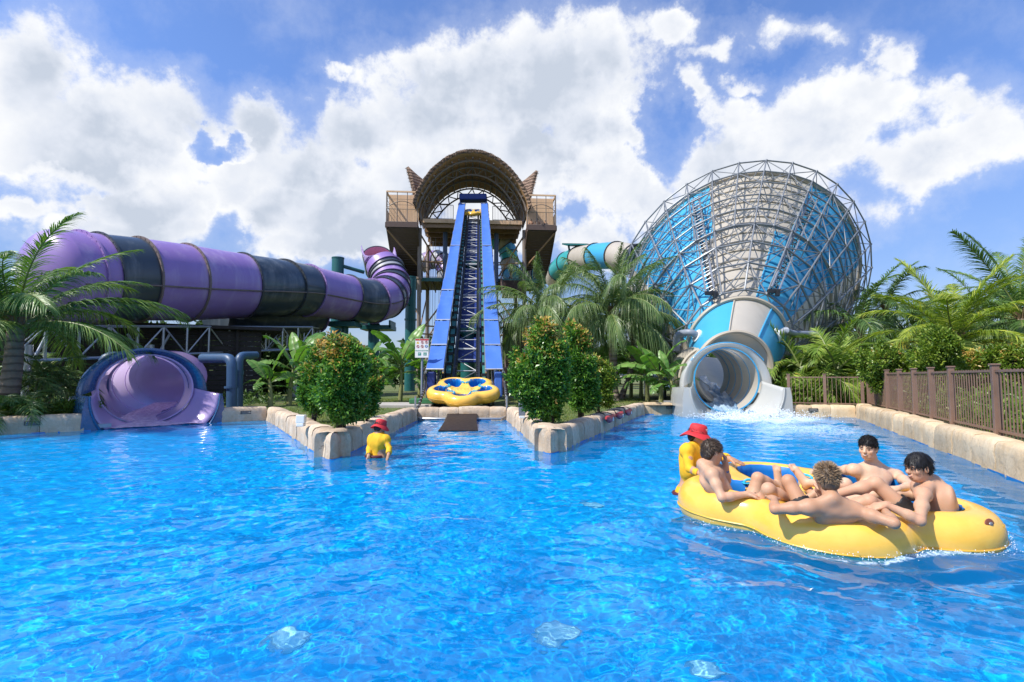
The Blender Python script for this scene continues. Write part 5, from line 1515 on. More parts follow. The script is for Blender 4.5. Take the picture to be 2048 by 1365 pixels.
areca('areca palm with orange tinged fronds beside the white slide shell', W(1592, 800, 22.5), 6, FS['arec'], 1.0, 23, .5, .8)
areca('low areca palm before the round shrubs behind the fence', W(1850, 800, 16.6), 6, FS['arec'], .62, 24, .4, .4, 15, 70)
areca('small palm in deep shade left of the purple slide mouth', W(62, 815, 15.8), 5, FS['ardk'], 1.0, 25, .5, .8, 10, 75)
areca('low dark palm at the foot of the big coconut palm', W(15, 835, 13.6), 4, FS['ardk'], .8, 26, .3, .25, 0, 60)
areca('shaded palm by the timber wall behind the purple mouth', W(100, 800, 19.2), 5, FS['ardk'], 1.1, 27, .5, .8, 0, 75)

# ------------------------------------------------------------------ leafy shrubs
def leaf_cloud(C, Dv, size, seed, per=7, curl=.25, aspect=.42):
    """sprigs: leaves fanned round each sprig centre C along direction Dv"""
    g = np.random.default_rng(seed); n = len(C)
    C = np.repeat(C, per, 0); Dv = np.repeat(Dv, per, 0)
    rnd = g.normal(size=C.shape); d = Dv * .75 + rnd * .75; d /= np.linalg.norm(d, axis=1, keepdims=True)
    C = C + Dv * (g.random((len(C), 1)) - .5) * size * 1.6 + rnd * size * .22
    s = size * (.65 + .7 * g.random((len(C), 1)))
    up = g.normal(size=C.shape); w = np.cross(d, up); w /= np.linalg.norm(w, axis=1, keepdims=True) + 1e-9
    nn = np.cross(w, d)
    p0 = C; p1 = C + d * s * .5 + w * s * aspect * .5 + nn * s * .08; p2 = C + d * s - nn * s * curl; p3 = C + d * s * .5 - w * s * aspect * .5 + nn * s * .08
    v = np.stack([p0, p1, p2, p3], 1).reshape(-1, 3); f = np.arange(len(v)).reshape(-1, 4)
    return v, f
def blob_points(blobs_, n, seed, shell=.72):
    """points near the surface of a union of blobs, with outward directions"""
    g = np.random.default_rng(seed); B = np.array(blobs_, float); vol = (B[:, 3] * B[:, 4] + B[:, 3] * B[:, 5]) ; pk = g.choice(len(B), size=n, p=vol / vol.sum())
    u_ = g.normal(size=(n, 3)); u_ /= np.linalg.norm(u_, axis=1, keepdims=True); r = shell + (1.04 - shell) * g.random((n, 1)) ** .6
    P = B[pk, :3] + u_ * r * B[pk, 3:6]
    keep = np.ones(n, bool)
    for b_ in B:
        q = (((P - b_[:3]) / b_[3:6]) ** 2).sum(1); keep &= q > .40
    nrm = u_ / B[pk, 3:6]; nrm /= np.linalg.norm(nrm, axis=1, keepdims=True)
    nrm = nrm + np.array([0, 0, .45]); nrm /= np.linalg.norm(nrm, axis=1, keepdims=True)
    return P[keep], nrm[keep]
def shrub(label, base, blobs_, n, leaf, size, seed, young=0.0, stems=3, name='shrub', cat='shrub', group=None, core=True, ym=None, sub=True, sx=1.0, sz=1.0):
    blobs_ = [(x * sx, y * sx, z * sz, rx * sx, ry * sx, rz * sz) for x, y, z, rx, ry, rz in blobs_]
    base = V(base); root = thing(name, label, cat, base, group); g = np.random.default_rng(seed)
    bl = []
    for (x, y, z, rx, ry, rz) in blobs_:
        bl.append((base.x + x, base.y + y, base.z + z, rx * .86, ry * .86, rz * .88))
        if sub:
            for k in range(9):           # smaller lobes break up the outline
                u_ = g.normal(size=3); u_ /= np.linalg.norm(u_); s = g.uniform(.20, .46)
                bl.append((base.x + x + u_[0] * rx * .92, base.y + y + u_[1] * ry * .92, base.z + z + (u_[2] * .9 + .08) * rz, rx * s, ry * s, rz * s * 1.35))
    P, nr_ = blob_points(bl, n, seed)
    dens = vnoise(P[:, 0] * 4.2, P[:, 1] * 4.2, P[:, 2] * 4.2, seed) ; keep = dens > -.34
    P, nr_ = P[keep], nr_[keep]
    zz = (P[:, 2] - P[:, 2].min()) / (np.ptp(P[:, 2]) + 1e-6)
    ns = vnoise(P[:, 0] * 2.2, P[:, 1] * 2.2, P[:, 2] * 2.2, seed + 3)
    yk = (g.random(len(P)) < young * np.clip((zz - .45) * 2.6, .01, 1.4) * np.clip(.7 + 1.5 * ns, 0.05, 1.7)) & (nr_[:, 2] > -.1)
    v, f = leaf_cloud(P[~yk], nr_[~yk], size, seed); mesh_obj('foliage', v, f, leaf, root)
    if yk.sum() > 3:
        v, f = leaf_cloud(P[yk] + nr_[yk] * size * .45, nr_[yk], size * .92, seed + 1, 6); mesh_obj('young_foliage', v, f, ym or L_young, root)
    mb = MB(); rn = random.Random(seed)
    for i in range(stems):
        b_ = blobs_[i % len(blobs_)]; a = V((base.x + b_[0] * .35 + rn.uniform(-.06, .06), base.y + b_[1] * .35 + rn.uniform(-.06, .06), base.z - .08)); c = V((base.x + b_[0], base.y + b_[1], base.z + b_[2] + b_[5] * .4))
        pp = bez([a, a.lerp(c, .4) + V((rn.uniform(-.06, .06), rn.uniform(-.06, .06), 0)), c], 9); mb.path(pp, [.034 * (1 - .08 * q) for q in range(9)], 6)
        for q in (3, 4, 5, 6, 7):
            for _ in range(2): mb.path([pp[q], pp[q] + V((rn.uniform(-1, 1) * b_[3] * .7, rn.uniform(-1, 1) * b_[4] * .7, rn.uniform(.05, .4) * b_[5]))], [.013, .005], 4)
    mb.build('stems', B_stem, root, 60)
    return root
gs = 'photinia shrubs in the planters'
shrub('orange-tipped shrub at the back left of the left planter', G(632, 846, GZ), [(-.02, 0, 1.52, .24, .26, .34), (.0, 0, 1.15, .36, .36, .42), (-.08, 0, .70, .34, .34, .44)], 2700, L_shrub, .078, 31, .55, 2, group=gs, sx=.80, sz=.90)
shrub('largest orange-tipped shrub in front of the left planter, on bare stems', G(683, 866, GZ), [(-.05, 0, 1.66, .28, .3, .34), (.18, 0, 1.50, .26, .3, .32), (.0, 0, 1.18, .50, .44, .46), (-.06, 0, .78, .50, .44, .46), (.14, 0, .50, .34, .36, .28)], 4400, L_shrub, .078, 32, .55, 3, group=gs, sx=.80, sz=.90)
shrub('orange-tipped shrub at the right of the left planter, toward the sign', G(728, 850, GZ), [(.10, 0, 1.30, .22, .3, .30), (.10, 0, .98, .30, .36, .38), (.04, 0, .58, .30, .34, .40)], 2300, L_shrub, .078, 33, .5, 2, group=gs, sx=.80, sz=.90)
shrub('largest dark green shrub with orange top in front of the right planter', G(1098, 852, GZ), [(-.20, 0, 1.95, .30, .34, .36), (.10, 0, 1.70, .34, .36, .40), (-.16, 0, 1.42, .52, .46, .48), (-.42, 0, 1.12, .44, .42, .40), (-.08, 0, 1.0, .58, .5, .5), (-.12, 0, .52, .44, .42, .36)], 5600, L_shrub, .085, 34, .50, 3, group=gs, sx=.92, sz=.92)
shrub('tall narrow shrub with orange top behind the largest one in the right planter', G(1160, 838, GZ), [(-.08, 0, 2.10, .22, .26, .40), (-.02, 0, 1.62, .34, .34, .48), (.04, 0, 1.10, .42, .42, .52), (.05, 0, .58, .34, .34, .34)], 3900, L_shrub, .088, 35, .42, 3, group=gs, sx=.92, sz=.92)
shrub('smaller yellow-green shrub at the right of the right planter', G(1196, 826, GZ), [(.05, 0, 1.20, .36, .36, .42), (.05, 0, .72, .42, .42, .46)], 2800, L_shruby, .085, 36, .10, 3, group=gs, sx=.92, sz=.92)
gr = 'clipped round shrubs behind the brown fence'
shrub('round clipped shrub nearest the fence corner', W(1768, 780, 16.5), [(0, 0, .95, .52, .5, .46), (.1, 0, .45, .5, .5, .5)], 2600, L_shruby, .09, 41, .05, 2, group=gr)
shrub('biggest round shrub below the yellow-green palm', W(1872, 800, 15.0), [(0, 0, 1.12, .60, .55, .55), (.05, 0, .55, .62, .6, .6)], 3600, L_shruby, .09, 42, .04, 2, group=gr)
shrub('low round shrub with red tips right of the biggest one', W(1952, 800, 15.4), [(0, 0, .95, .62, .5, .42), (0, 0, .45, .6, .5, .45)], 2800, L_shruby, .09, 43, .25, 2, group=gr)
shrub('round shrub at the right edge of the picture behind the fence', W(2035, 800, 14.5), [(0, 0, .95, .55, .5, .5), (0, 0, .4, .6, .5, .5)], 2800, L_shruby, .09, 44, .22, 2, group=gr)
shrub('round shrub between the corner one and the biggest one', W(1815, 790, 17.5), [(0, 0, .7, .5, .5, .4), (0, 0, .35, .55, .5, .4)], 2000, L_shruby, .09, 45, .04, 2, group=gr)
for i, (px, py, Y) in enumerate(((40, 830, 13.7), (150, 826, 14.6))):
    shrub(['bright low plant in the shade at the left wall', 'low leafy plant beside the blue front of the purple mouth'][i], W(px, py, Y), [(0, 0, .12, .45, .25, .16)], 420, L_ground, .10, 50 + i, 0, 1, name='low_plant', cat='plant')
# beds of low plants behind the brown fence and round the funnel's foot, one uncountable mass
g_ = np.random.default_rng(77); P = []
for _ in range(5200):
    s = g_.random(); u_ = g_.random()
    if s < .62:
        c = FA.lerp(FB, g_.random() ** 1.0); P.append((c.x + .6 + 5.5 * u_, c.y + .5 + 3.0 * u_, GZ + .05 + .55 * g_.random() ** 2))
    else:
        P.append((9.8 + 4.5 * g_.random(), 20.2 + 3 * u_, GZ + .05 + .8 * g_.random() ** 1.5))
P = np.array(P); P[:, 2] += .22 * np.clip(vnoise(P[:, 0] * .9, P[:, 1] * .9, 0, 3), 0, 1) ; Dv = np.tile(np.array([[0, 0, 1.0]]), (len(P), 1))
v, f = leaf_cloud(P, Dv, .16, 78, 6, .3, .3)
tag(mesh_obj('ground_cover', v, f, L_ground), 'bright low ground cover plants behind the brown fence', 'ground cover', kind='stuff')
P = []
for _ in range(1500):
    P.append((-18 + 9.2 * g_.random(), 14.2 + 8 * g_.random(), GZ + .03 + .35 * g_.random() ** 2))
P = np.array(P); P = P[((P[:, 0] < -11.6) & (P[:, 1] < 16)) | (P[:, 1] > 19.6)]
rel_ = P[:, :2] - np.array([mid.x, mid.y]); lat_ = rel_ @ np.array([din.y, -din.x]) - .8 * np.clip(rel_ @ np.array([din.x, din.y]) - 2, 0, 6); P = P[(np.abs(lat_) > 1.7) | (rel_ @ np.array([din.x, din.y]) > 8.6)]
v, f = leaf_cloud(P, np.tile(np.array([[0, 0, 1.0]]), (len(P), 1)), .15, 79, 5, .3, .3)
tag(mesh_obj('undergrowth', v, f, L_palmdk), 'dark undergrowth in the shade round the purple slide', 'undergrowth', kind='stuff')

# ------------------------------------------------------------------ banana plants
def banana_leaf(L, wd, elev, droop, seed, split=.3):
    rn = random.Random(seed); n = 30; a = R_(elev); x = z = 0.0; pts = [V((0, 0, 0))]; pet = .16
    for i in range(n):
        s = (i + .5) / n; ang = a - R_(droop) * s ** 1.8; x += math.cos(ang) * L / n; z += math.sin(ang) * L / n; pts.append(V((x, .05 * L * math.sin(2 * s + seed), z)))
    mb = MB(); mb.mi = 1; mb.path(pts, [.026 * (1 - .85 * i / n) + .003 for i in range(n + 1)], 5); mb.mi = 0
    for sd in (-1, 1):
        i = int(n * pet); cur = []
        off = 0.0
        while i <= n:
            s = (i / n - pet) / (1 - pet); w = wd * (math.sin(math.pi * (s * .93 + .05)) ** .6)
            t_ = (pts[min(i + 1, n)] - pts[max(i - 1, 0)]).normalized(); side = V((-t_.y, t_.x, 0)).normalized() * sd; up = t_.cross(side) * sd
            if up.z < 0: up = -up
            row = []
            for q in range(4):
                u_ = q / 3; row.append(pts[i] + side * w * u_ * .97 + up * w * (.30 * u_ - .42 * u_ * u_ + .03 * math.sin(i * 1.3)) + t_ * w * .16 * u_ + V((0, 0, off * u_)))
            cur.append(row)
            if len(cur) > 2 and rn.random() < split:
                mb.loft(cur, closed=False); off = rn.uniform(-.10, .04) * wd * 2
                r2 = []
                for q, p in enumerate(row): r2.append(p + t_ * (.012 + .035 * q / 3) + V((0, 0, off * q / 3)))
                cur = [r2]
            i += 1
        if len(cur) > 1: mb.loft(cur, closed=False)
    me = bpy.data.meshes.new('leaf'); me.from_pydata([tuple(v_) for v_ in mb.v], [], mb.f); me.update()
    me.materials.append(L_banana); me.materials.append(B_rach); me.polygons.foreach_set('material_index', np.array(mb.m, dtype=np.int32))
    me.polygons.foreach_set('use_smooth', np.ones(len(me.polygons), bool))
    return me
BL = [banana_leaf(1.75, .25, 82, 30, 1, .12), banana_leaf(1.7, .27, 70, 60, 2, .2), banana_leaf(1.75, .27, 55, 75, 3, .3), banana_leaf(1.65, .26, 38, 80, 4, .35), banana_leaf(1.5, .24, 18, 75, 5, .4), banana_leaf(1.2, .2, -15, 55, 6, .45)]
BE = [82, 70, 55, 38, 18, -15]
def banana(label, base, h, nl, scale, seed, group=None, rot=0):
    rn = random.Random(seed); base = V(base); root = thing('banana_plant', label, 'banana plant', base, group)
    k = 1 + (seed % 2)
    for s in range(1):
        mb = MB(); top = base + V((rn.uniform(-.12, .12), rn.uniform(-.1, .1), h)); pp = bez([base - V((0, 0, .1)), base.lerp(top, .5) + V((rn.uniform(-.04, .04), 0, 0)), top], 8)
        mb.path(pp, [.10, .095, .085, .08, .07, .06, .05, .035], 10); mb.build('stem', B_ban, root, 60)
    for i in range(nl):
        f = (i + .4) / nl; e = 84 - 95 * f + rn.uniform(-6, 6); q = min(range(6), key=lambda j: abs(BE[j] - e))
        o = link(bpy.data.objects.new('leaf', BL[q])); o.parent = root; o.location = (top - base) - V((0, 0, .02 + .28 * f)); sc_ = scale * rn.uniform(.82, 1.1); o.scale = (sc_,) * 3
        o.rotation_euler = (rn.uniform(-.5, .5), R_(BE[q] - e) * .8, rot + i * 2.2 + rn.uniform(-.4, .4))
    return root
gb = 'banana plants round the pool'
def gbase(px, Y): p = W(px, 800, Y); return V((p.x, p.y, GZ))
banana('banana plant nearest the blue pipes, leaning over the left wall', gbase(541, 19.0), .95, 8, .80, 1, gb, .3)
banana('tall banana plant with split upright leaves left of the left shrubs', gbase(578, 19.8), 1.35, 10, 1.08, 2, gb, 1.0)
banana('banana plant half hidden by the left shrubs', gbase(612, 21.0), 1.3, 9, 1.05, 3, gb, 2.0)
banana('banana plant behind the right part of the left shrubs', gbase(742, 22.0), 1.5, 9, 1.1, 4, gb, .5)
banana('tall banana plant just left of the warning sign', gbase(800, 22.5), 1.5, 10, 1.12, 5, gb, 1.5)
banana('banana plant behind the warning sign', gbase(838, 23.6), 1.4, 9, 1.0, 6, gb, 2.2)
banana('banana plant with yellow stem left of the white slide mouth', gbase(1322, 21.5), 1.15, 10, 1.10, 7, gb, .2)
banana('banana plant pressed against the white slide shell', gbase(1348, 20.6), 1.0, 9, .82, 8, gb, 1.2)
banana('banana plant at the left of the clump by the white slide', gbase(1296, 22.5), 1.2, 9, 1.05, 9, gb, 2.1)
banana('shaded banana plant behind the thick-trunked palm', gbase(1282, 26.0), 1.6, 9, 1.2, 10, gb, 0)
banana('shaded banana plant far behind the left end of the clump', gbase(1262, 27.5), 1.8, 9, 1.2, 11, gb, 1.1)
banana('banana plant in the gap between right shrubs and thick-trunked palm', gbase(1202, 28.0), 1.4, 8, 1.1, 12, gb, 2.8)

# ------------------------------------------------------------------ lawn and the far trees
g_ = np.random.default_rng(5)
def in_poly(P, poly):
    x, y = P[:, 0], P[:, 1]; ins = np.zeros(len(P), bool); n = len(poly)
    for i in range(n):
        a, b = poly[i], poly[(i + 1) % n]; c = ((a[1] > y) != (b[1] > y)) & (x < (b[0] - a[0]) * (y - a[1]) / (b[1] - a[1] + 1e-12) + a[0]); ins ^= c
    return ins
plawn = [(p.x, p.y) for p in off_poly(armL, .40)] + [(LF.x, 26), (LD.x - 3, 26)]
plawn2 = [(p.x, p.y) for p in off_poly(armR, .40)] + [(LI.x + 2, 27), (LG.x, 27)]
Pg = np.concatenate([np.stack([g_.uniform(-9, 7, 90000), g_.uniform(8, 26, 90000)], 1)])
Pg = Pg[in_poly(Pg, plawn) | in_poly(Pg, plawn2)]
Pg = Pg[~((Pg[:, 1] > 18.2) & (Pg[:, 1] < 20.4) & (Pg[:, 0] < LF.x + .3))]
dn = fbm(Pg[:, 0] * 1.1, Pg[:, 1] * 1.1, 0, 4, 15); Pg = Pg[g_.random(len(Pg)) < np.clip(.7 + .8 * dn, .06, 1)]
n = len(Pg); hgt = .035 + .05 * g_.random(n); az = g_.uniform(0, 6.28, n); ln = g_.normal(0, .03, (n, 2)); w_ = .006 + .004 * g_.random(n)
base_ = np.column_stack([Pg, np.full(n, GZ - .005)]); dx = np.column_stack([np.cos(az) * w_, np.sin(az) * w_, np.zeros(n)]); tip = base_ + np.column_stack([ln, hgt])
v = np.stack([base_ - dx, base_ + dx, tip], 1).reshape(-1, 3)
tag(mesh_obj('grass', v, np.arange(3 * n).reshape(-1, 3), L_grass), 'short dry green grass in the planters', 'grass', kind='stuff')
P = []
for _ in range(9000):
    x = g_.uniform(-110, 120); h = 2.0 + 2.6 * abs(math.sin(x * .11)) + 1.6 * float(vnoise(np.array([x * .3]), np.array([1.0]))[0]); 
    y = 70 + g_.uniform(0, 14) + .1 * abs(x); P.append((x, y, GZ + h * g_.random() ** .6 * (1.6 if x > 20 else 1.0)))
P = np.array(P); v, f = leaf_cloud(P, np.tile(np.array([[0, -.4, .9]]), (len(P), 1)), .9, 80, 5, .3, .55)
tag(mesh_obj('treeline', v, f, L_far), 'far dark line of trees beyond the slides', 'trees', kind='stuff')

# dark broad-leaved trees that close the view under and behind the purple tube
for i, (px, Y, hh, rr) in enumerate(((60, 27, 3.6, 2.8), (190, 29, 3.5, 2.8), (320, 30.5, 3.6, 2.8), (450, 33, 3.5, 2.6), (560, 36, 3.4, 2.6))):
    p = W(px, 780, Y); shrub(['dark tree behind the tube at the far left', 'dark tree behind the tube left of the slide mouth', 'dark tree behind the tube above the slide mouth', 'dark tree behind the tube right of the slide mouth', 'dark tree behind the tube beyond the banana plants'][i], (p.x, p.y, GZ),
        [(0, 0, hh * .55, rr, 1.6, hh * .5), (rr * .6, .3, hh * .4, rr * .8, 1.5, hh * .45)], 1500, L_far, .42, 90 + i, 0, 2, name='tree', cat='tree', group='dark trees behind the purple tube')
# ------------------------------------------------------------------ smooth bodies: distance field + surface nets
class Field:
    def __init__(s, lo, hi, h):
        s.h = h; s.lo = np.array(lo, float); n = np.ceil((np.array(hi) - s.lo) / h).astype(int) + 1
        s.n = n; s.f = np.full(n, .15, np.float32)
    def _win(s, lo, hi):
        a = np.maximum(0, np.floor((np.array(lo) - s.lo) / s.h).astype(int)); b = np.minimum(s.n, np.ceil((np.array(hi) - s.lo) / s.h).astype(int) + 1)
        if (b <= a).any(): return None
        sl = tuple(slice(a[i], b[i]) for i in range(3))
        g = np.meshgrid(*[s.lo[i] + s.h * np.arange(a[i], b[i]) for i in range(3)], indexing='ij')
        return sl, np.stack(g, -1)
    def _put(s, sl, d, k, op):
        f = s.f[sl]
        if op == 'add':
            h = np.maximum(k - np.abs(f - d), 0) / k; s.f[sl] = np.minimum(f, d) - h * h * k * .25
        else:
            d = -d; h = np.maximum(k - np.abs(f - d), 0) / k; s.f[sl] = np.maximum(f, d) + h * h * k * .25
    def cap(s, a, b, ra, rb=None, k=.02, op='add'):
        rb = ra if rb is None else rb; a, b = np.array(a, float), np.array(b, float); R = max(ra, rb) + k + .02
        w_ = s._win(np.minimum(a, b) - R, np.maximum(a, b) + R)
        if w_ is None: return s
        sl, p = w_; ba = b - a; pa = p - a; h = np.clip((pa @ ba) / max(ba @ ba, 1e-12), 0, 1)
        s._put(sl, np.linalg.norm(pa - h[..., None] * ba, axis=-1) - (ra + (rb - ra) * h), k, op); return s
    def ell(s, c, r, axes=None, k=.02, op='add'):
        c = np.array(c, float); r = np.array(r, float); R = r.max() + k + .02; w_ = s._win(c - R, c + R)
        if w_ is None: return s
        sl, p = w_; q = p - c
        if axes is not None: q = q @ np.array(axes).T
        k0 = np.linalg.norm(q / r, axis=-1); k1 = np.linalg.norm(q / (r * r), axis=-1) + 1e-9
        s._put(sl, k0 * (k0 - 1) / k1, k, op); return s
    def mesh(s):
        f = s.f; n = f.shape; I = f < 0
        c = I[:-1, :-1, :-1].astype(np.int8)
        tot = sum(I[dx:n[0] - 1 + dx, dy:n[1] - 1 + dy, dz:n[2] - 1 + dz].astype(np.int8) for dx in (0, 1) for dy in (0, 1) for dz in (0, 1))
        act = (tot > 0) & (tot < 8); idx = np.argwhere(act); vid = np.full(act.shape, -1, np.int64); vid[act] = np.arange(len(idx))
        acc_ = np.zeros((len(idx), 3)); cnt = np.zeros(len(idx))
        cor = [(dx, dy, dz) for dx in (0, 1) for dy in (0, 1) for dz in (0, 1)]
        val = {q: f[idx[:, 0] + q[0], idx[:, 1] + q[1], idx[:, 2] + q[2]] for q in cor}
        for a in cor:
            for ax in range(3):
                if a[ax] == 0:
                    b = list(a); b[ax] = 1; b = tuple(b); va, vb = val[a], val[b]; m = (va < 0) != (vb < 0)
                    t_ = np.where(m, va / np.where(m, va - vb, 1), 0); p = np.array(a, float)[None] + np.zeros((len(idx), 3)); p[:, ax] += t_
                    acc_[m] += p[m]; cnt[m] += 1
        V_ = s.lo + s.h * (idx + acc_ / np.maximum(cnt, 1)[:, None]); quads = []
        for ax in range(3):
            sl0 = [slice(None)] * 3; sl1 = [slice(None)] * 3; sl0[ax] = slice(0, -1); sl1[ax] = slice(1, None)
            a, b = I[tuple(sl0)], I[tuple(sl1)]; o1, o2 = [(1, 2), (2, 0), (0, 1)][ax]
            for sgn in (0, 1):
                m = (a & ~b) if sgn == 0 else (~a & b); e = np.argwhere(m)
                e = e[(e[:, o1] > 0) & (e[:, o2] > 0) & (e[:, o1] < n[o1] - 1) & (e[:, o2] < n[o2] - 1)]
                def at(d1, d2):
                    q = e.copy(); q[:, o1] -= d1; q[:, o2] -= d2; return vid[q[:, 0], q[:, 1], q[:, 2]]
                q = np.stack([at(1, 1), at(0, 1), at(0, 0), at(1, 0)], -1)
                quads.append(q if sgn == 0 else q[:, ::-1])
        Q = np.concatenate(quads); Q = Q[(Q >= 0).all(1)]
        return V_, Q
def skin_mat(name, col, red):
    m, t, out = newmat(name)
    tc = t.n('ShaderNodeTexCoord').outputs['Object']
    n1 = t.noise(tc, 7, 4, .6); n2 = t.noise(tc, 38, 4, .6)
    c = t.mix(t.sstep(n1, .35, .7), col, red); c = t.mix(t.math('MULTIPLY', n2, .25), c, tuple(x * .72 for x in col))
    p = t.n('ShaderNodeBsdfPrincipled', i={'Base Color': c, 'Roughness': .50, 'Specular IOR Level': .32, 'Subsurface Weight': .12, 'Subsurface Scale': .012})
    p.inputs['Subsurface Radius'].default_value = (.9, .35, .2)
    bp = t.n('ShaderNodeBump', i={'Strength': .12, 'Distance': .01, 'Height': t.noise(tc, 160, 3, .6)}); t.link(bp.outputs[0], p.inputs['Normal'])
    t.link(p.outputs[0], out.inputs[0]); return m
S_fair = skin_mat('skin_fair', (.66, .44, .30), (.66, .38, .25))
S_mid = skin_mat('skin_medium', (.56, .345, .22), (.57, .305, .19))
S_tan = skin_mat('skin_tanned', (.49, .28, .17), (.50, .255, .145))
def hair_mat(name, a, b):
    m, t, out = newmat(name)
    g = t.n('ShaderNodeNewGeometry').outputs['Random Per Island']; tc = t.n('ShaderNodeTexCoord').outputs['Object']
    c = t.mix(t.math('ADD', t.math('MULTIPLY', g, .7), t.math('MULTIPLY', t.noise(tc, 60, 3, .6), .4), clamp=True), a, b)
    p = t.n('ShaderNodeBsdfPrincipled', i={'Base Color': c, 'Roughness': .48, 'Specular IOR Level': .35}); t.link(p.outputs[0], out.inputs[0]); return m
H_black = hair_mat('black_hair', (.006, .006, .007), (.022, .02, .02))
H_brown = hair_mat('dark_brown_hair', (.018, .012, .009), (.10, .065, .04))
H_blond = hair_mat('bleached_brown_hair', (.055, .032, .02), (.42, .29, .17))
M_short = mat('black_swim_shorts', (.012, .011, .012), .6, var=.3, vs=8, bump=.3, bs=20)
M_yshirt = mat('yellow_shirt', (.78, .43, .015), .85, var=.08, vs=3, bump=.35, bs=9, dirt=(.66, .36, .012), dirt_amt=.4)
M_redcloth = mat('red_cloth', (.56, .022, .03), .7, var=.1, vs=6, bump=.2, bs=30)
M_lip = mat('lips', (.40, .12, .10), .4)
M_eye = mat('dark_eye', (.015, .010, .008), .2)
M_tooth = mat('teeth', (.75, .70, .62), .3)

def unit(v): return np.array(v, float) / np.linalg.norm(v)
def person(label, j, skin, hair=None, h=.0075, group=None, shorts=True, detail=True, hairstyle='short', mouth='open', legs=True, name='person'):
    """j: joints. head/fwd/up, neck, sh, el, wr, hd (hand direction), pelvis, hip, kn, an, toe - pairs are (right, left)"""
    A_ = {k: (np.array(v, float) if not isinstance(v, (list, tuple)) or (len(v) == 3 and not hasattr(v[0], '__len__')) else [np.array(q, float) for q in v]) for k, v in j.items() if v is not None}
    pts = []
    for v in A_.values():
        if isinstance(v, list): pts += v
        elif np.linalg.norm(v) > 1.2: pts.append(v)
    pts = np.array([p for p in pts if np.linalg.norm(p) > 1.2]); F_ = Field(pts.min(0) - .26, pts.max(0) + .26, h)
    pel, neck, hd = A_['pelvis'], A_['neck'], A_['head']; sR, sL = A_['sh']
    up = unit(neck - pel); side = unit(sR - sL); side = unit(side - up * (side @ up)); fw = np.cross(up, side)
    ax = np.array([side, fw, up])
    bend = A_.get('bend', fw * -.02)
    mid_ = (pel + neck) / 2 + bend
    Lt = np.linalg.norm(neck - pel)
    F_.ell(pel + up * .02, (.155, .112, .125), ax, .05)
    F_.ell(mid_ - up * .03, (.138, .095, .17), ax, .07)
    ch = mid_ + (neck - mid_) * .48
    F_.ell(ch, (.160, .105, .155), ax, .07)
    F_.cap(sR + (sL - sR) * .10 - up * .015, sL + (sR - sL) * .10 - up * .015, .058, k=.05)
    for s_, sg in ((sR, 1), (sL, -1)):
        F_.ell(ch + side * sg * .07 + fw * .068 + up * .03, (.072, .036, .055), ax, .035)      # chest
        F_.ell(ch + side * sg * .085 - fw * .07 + up * .02, (.06, .03, .085), ax, .04)           # shoulder blade
        F_.cap(neck + up * .045, s_ + (neck - s_) * .18, .042, .040, k=.05)
    F_.cap(neck - up * .02, hd + (neck - hd) * .35, .058, .055, k=.03)
    for i, (s_, e_, w_) in enumerate(zip(A_['sh'], A_['el'], A_['wr'])):
        F_.ell(s_, (.060, .060, .060), None, .04)
        F_.cap(s_, e_, .049, .038, .03); m_ = s_ + (e_ - s_) * .45; F_.ell(m_, (.050,) * 3, None, .03)
        F_.cap(e_, e_ + (w_ - e_) * .35, .038, .040, .02); F_.cap(e_ + (w_ - e_) * .3, w_, .040, .026, .02)
        hdv = unit(A_['hd'][i]); pn = A_['pn'][i] if 'pn' in A_ else np.array([0, 0, 1.0]); pn = unit(pn - hdv * (pn @ hdv)); sd = np.cross(hdv, pn)
        pc_ = w_ + hdv * .052; axh = np.array([sd, hdv, pn]); F_.cap(w_, w_ + hdv * .03, .026, .026, .015)
        F_.ell(pc_, (.043, .052, .019), axh, .018)
        curl = A_['curl'][i][0] if 'curl' in A_ else .45
        for q, (o, l) in enumerate(((-.031, .070), (-.010, .078), (.011, .072), (.030, .056))):
            b0 = w_ + hdv * .088 + sd * o; d1 = unit(hdv + sd * o * 1.4 - pn * curl * .7); b1 = b0 + d1 * l * .5; d2 = unit(hdv - pn * curl * 2.2); b2 = b1 + d2 * l * .5
            F_.cap(b0 - hdv * .02, b1, .0098, .009, .007); F_.cap(b1, b2, .009, .0078, .005)
        tsg = -1 if A_.get('thumb', [1, 1])[i] < 0 else 1
        t0 = w_ + hdv * .030 + sd * .032 * tsg; t1 = t0 + unit(hdv * .75 + sd * .75 * tsg - pn * .3) * .040; t2 = t1 + unit(hdv + sd * .25 * tsg - pn * .5) * .032
        F_.cap(t0 - hdv * .01, t1, .0135, .0115, .010); F_.cap(t1, t2, .011, .009, .006)
    if legs:
        for i in range(2):
            hp, kn = A_['hip'][i], A_['kn'][i]
            F_.cap(hp, kn, .082, .056, .04); F_.ell(hp + (kn - hp) * .4, (.078,) * 3, None, .04)
            if 'an' in A_:
                an = A_['an'][i]; F_.ell(kn, (.056,) * 3, None, .02); F_.cap(kn, an, .050, .034, .02)
                back = unit(np.cross(np.cross(kn - hp, an - kn), an - kn) + 1e-6); F_.ell(kn + (an - kn) * .32 - back * -.012, (.053,) * 3, None, .04)
                td = unit(A_['toe'][i] - an); ball = an + td * .15; shin = unit(kn - an)
                F_.cap(an - td * .03 - shin * .03, ball - shin * .025, .035, .030, .02); F_.cap(an, ball - shin * .01, .034, .026, .02)
                sd = unit(np.cross(td, shin))
                for q in range(5):
                    o = (q - 2) * .0175; r = .0125 if q != 0 else .016; b0 = ball + sd * o - shin * .025; F_.cap(b0, b0 + td * (.055 - .006 * abs(q - 1)), r, r * .85, .008)
    # head
    hf = unit(A_['fwd']); hu = A_.get('up', np.array([0, 0, 1.0])); hu = unit(hu - hf * (hu @ hf)); hs = np.cross(hf, hu); ah = np.array([hs, hf, hu])
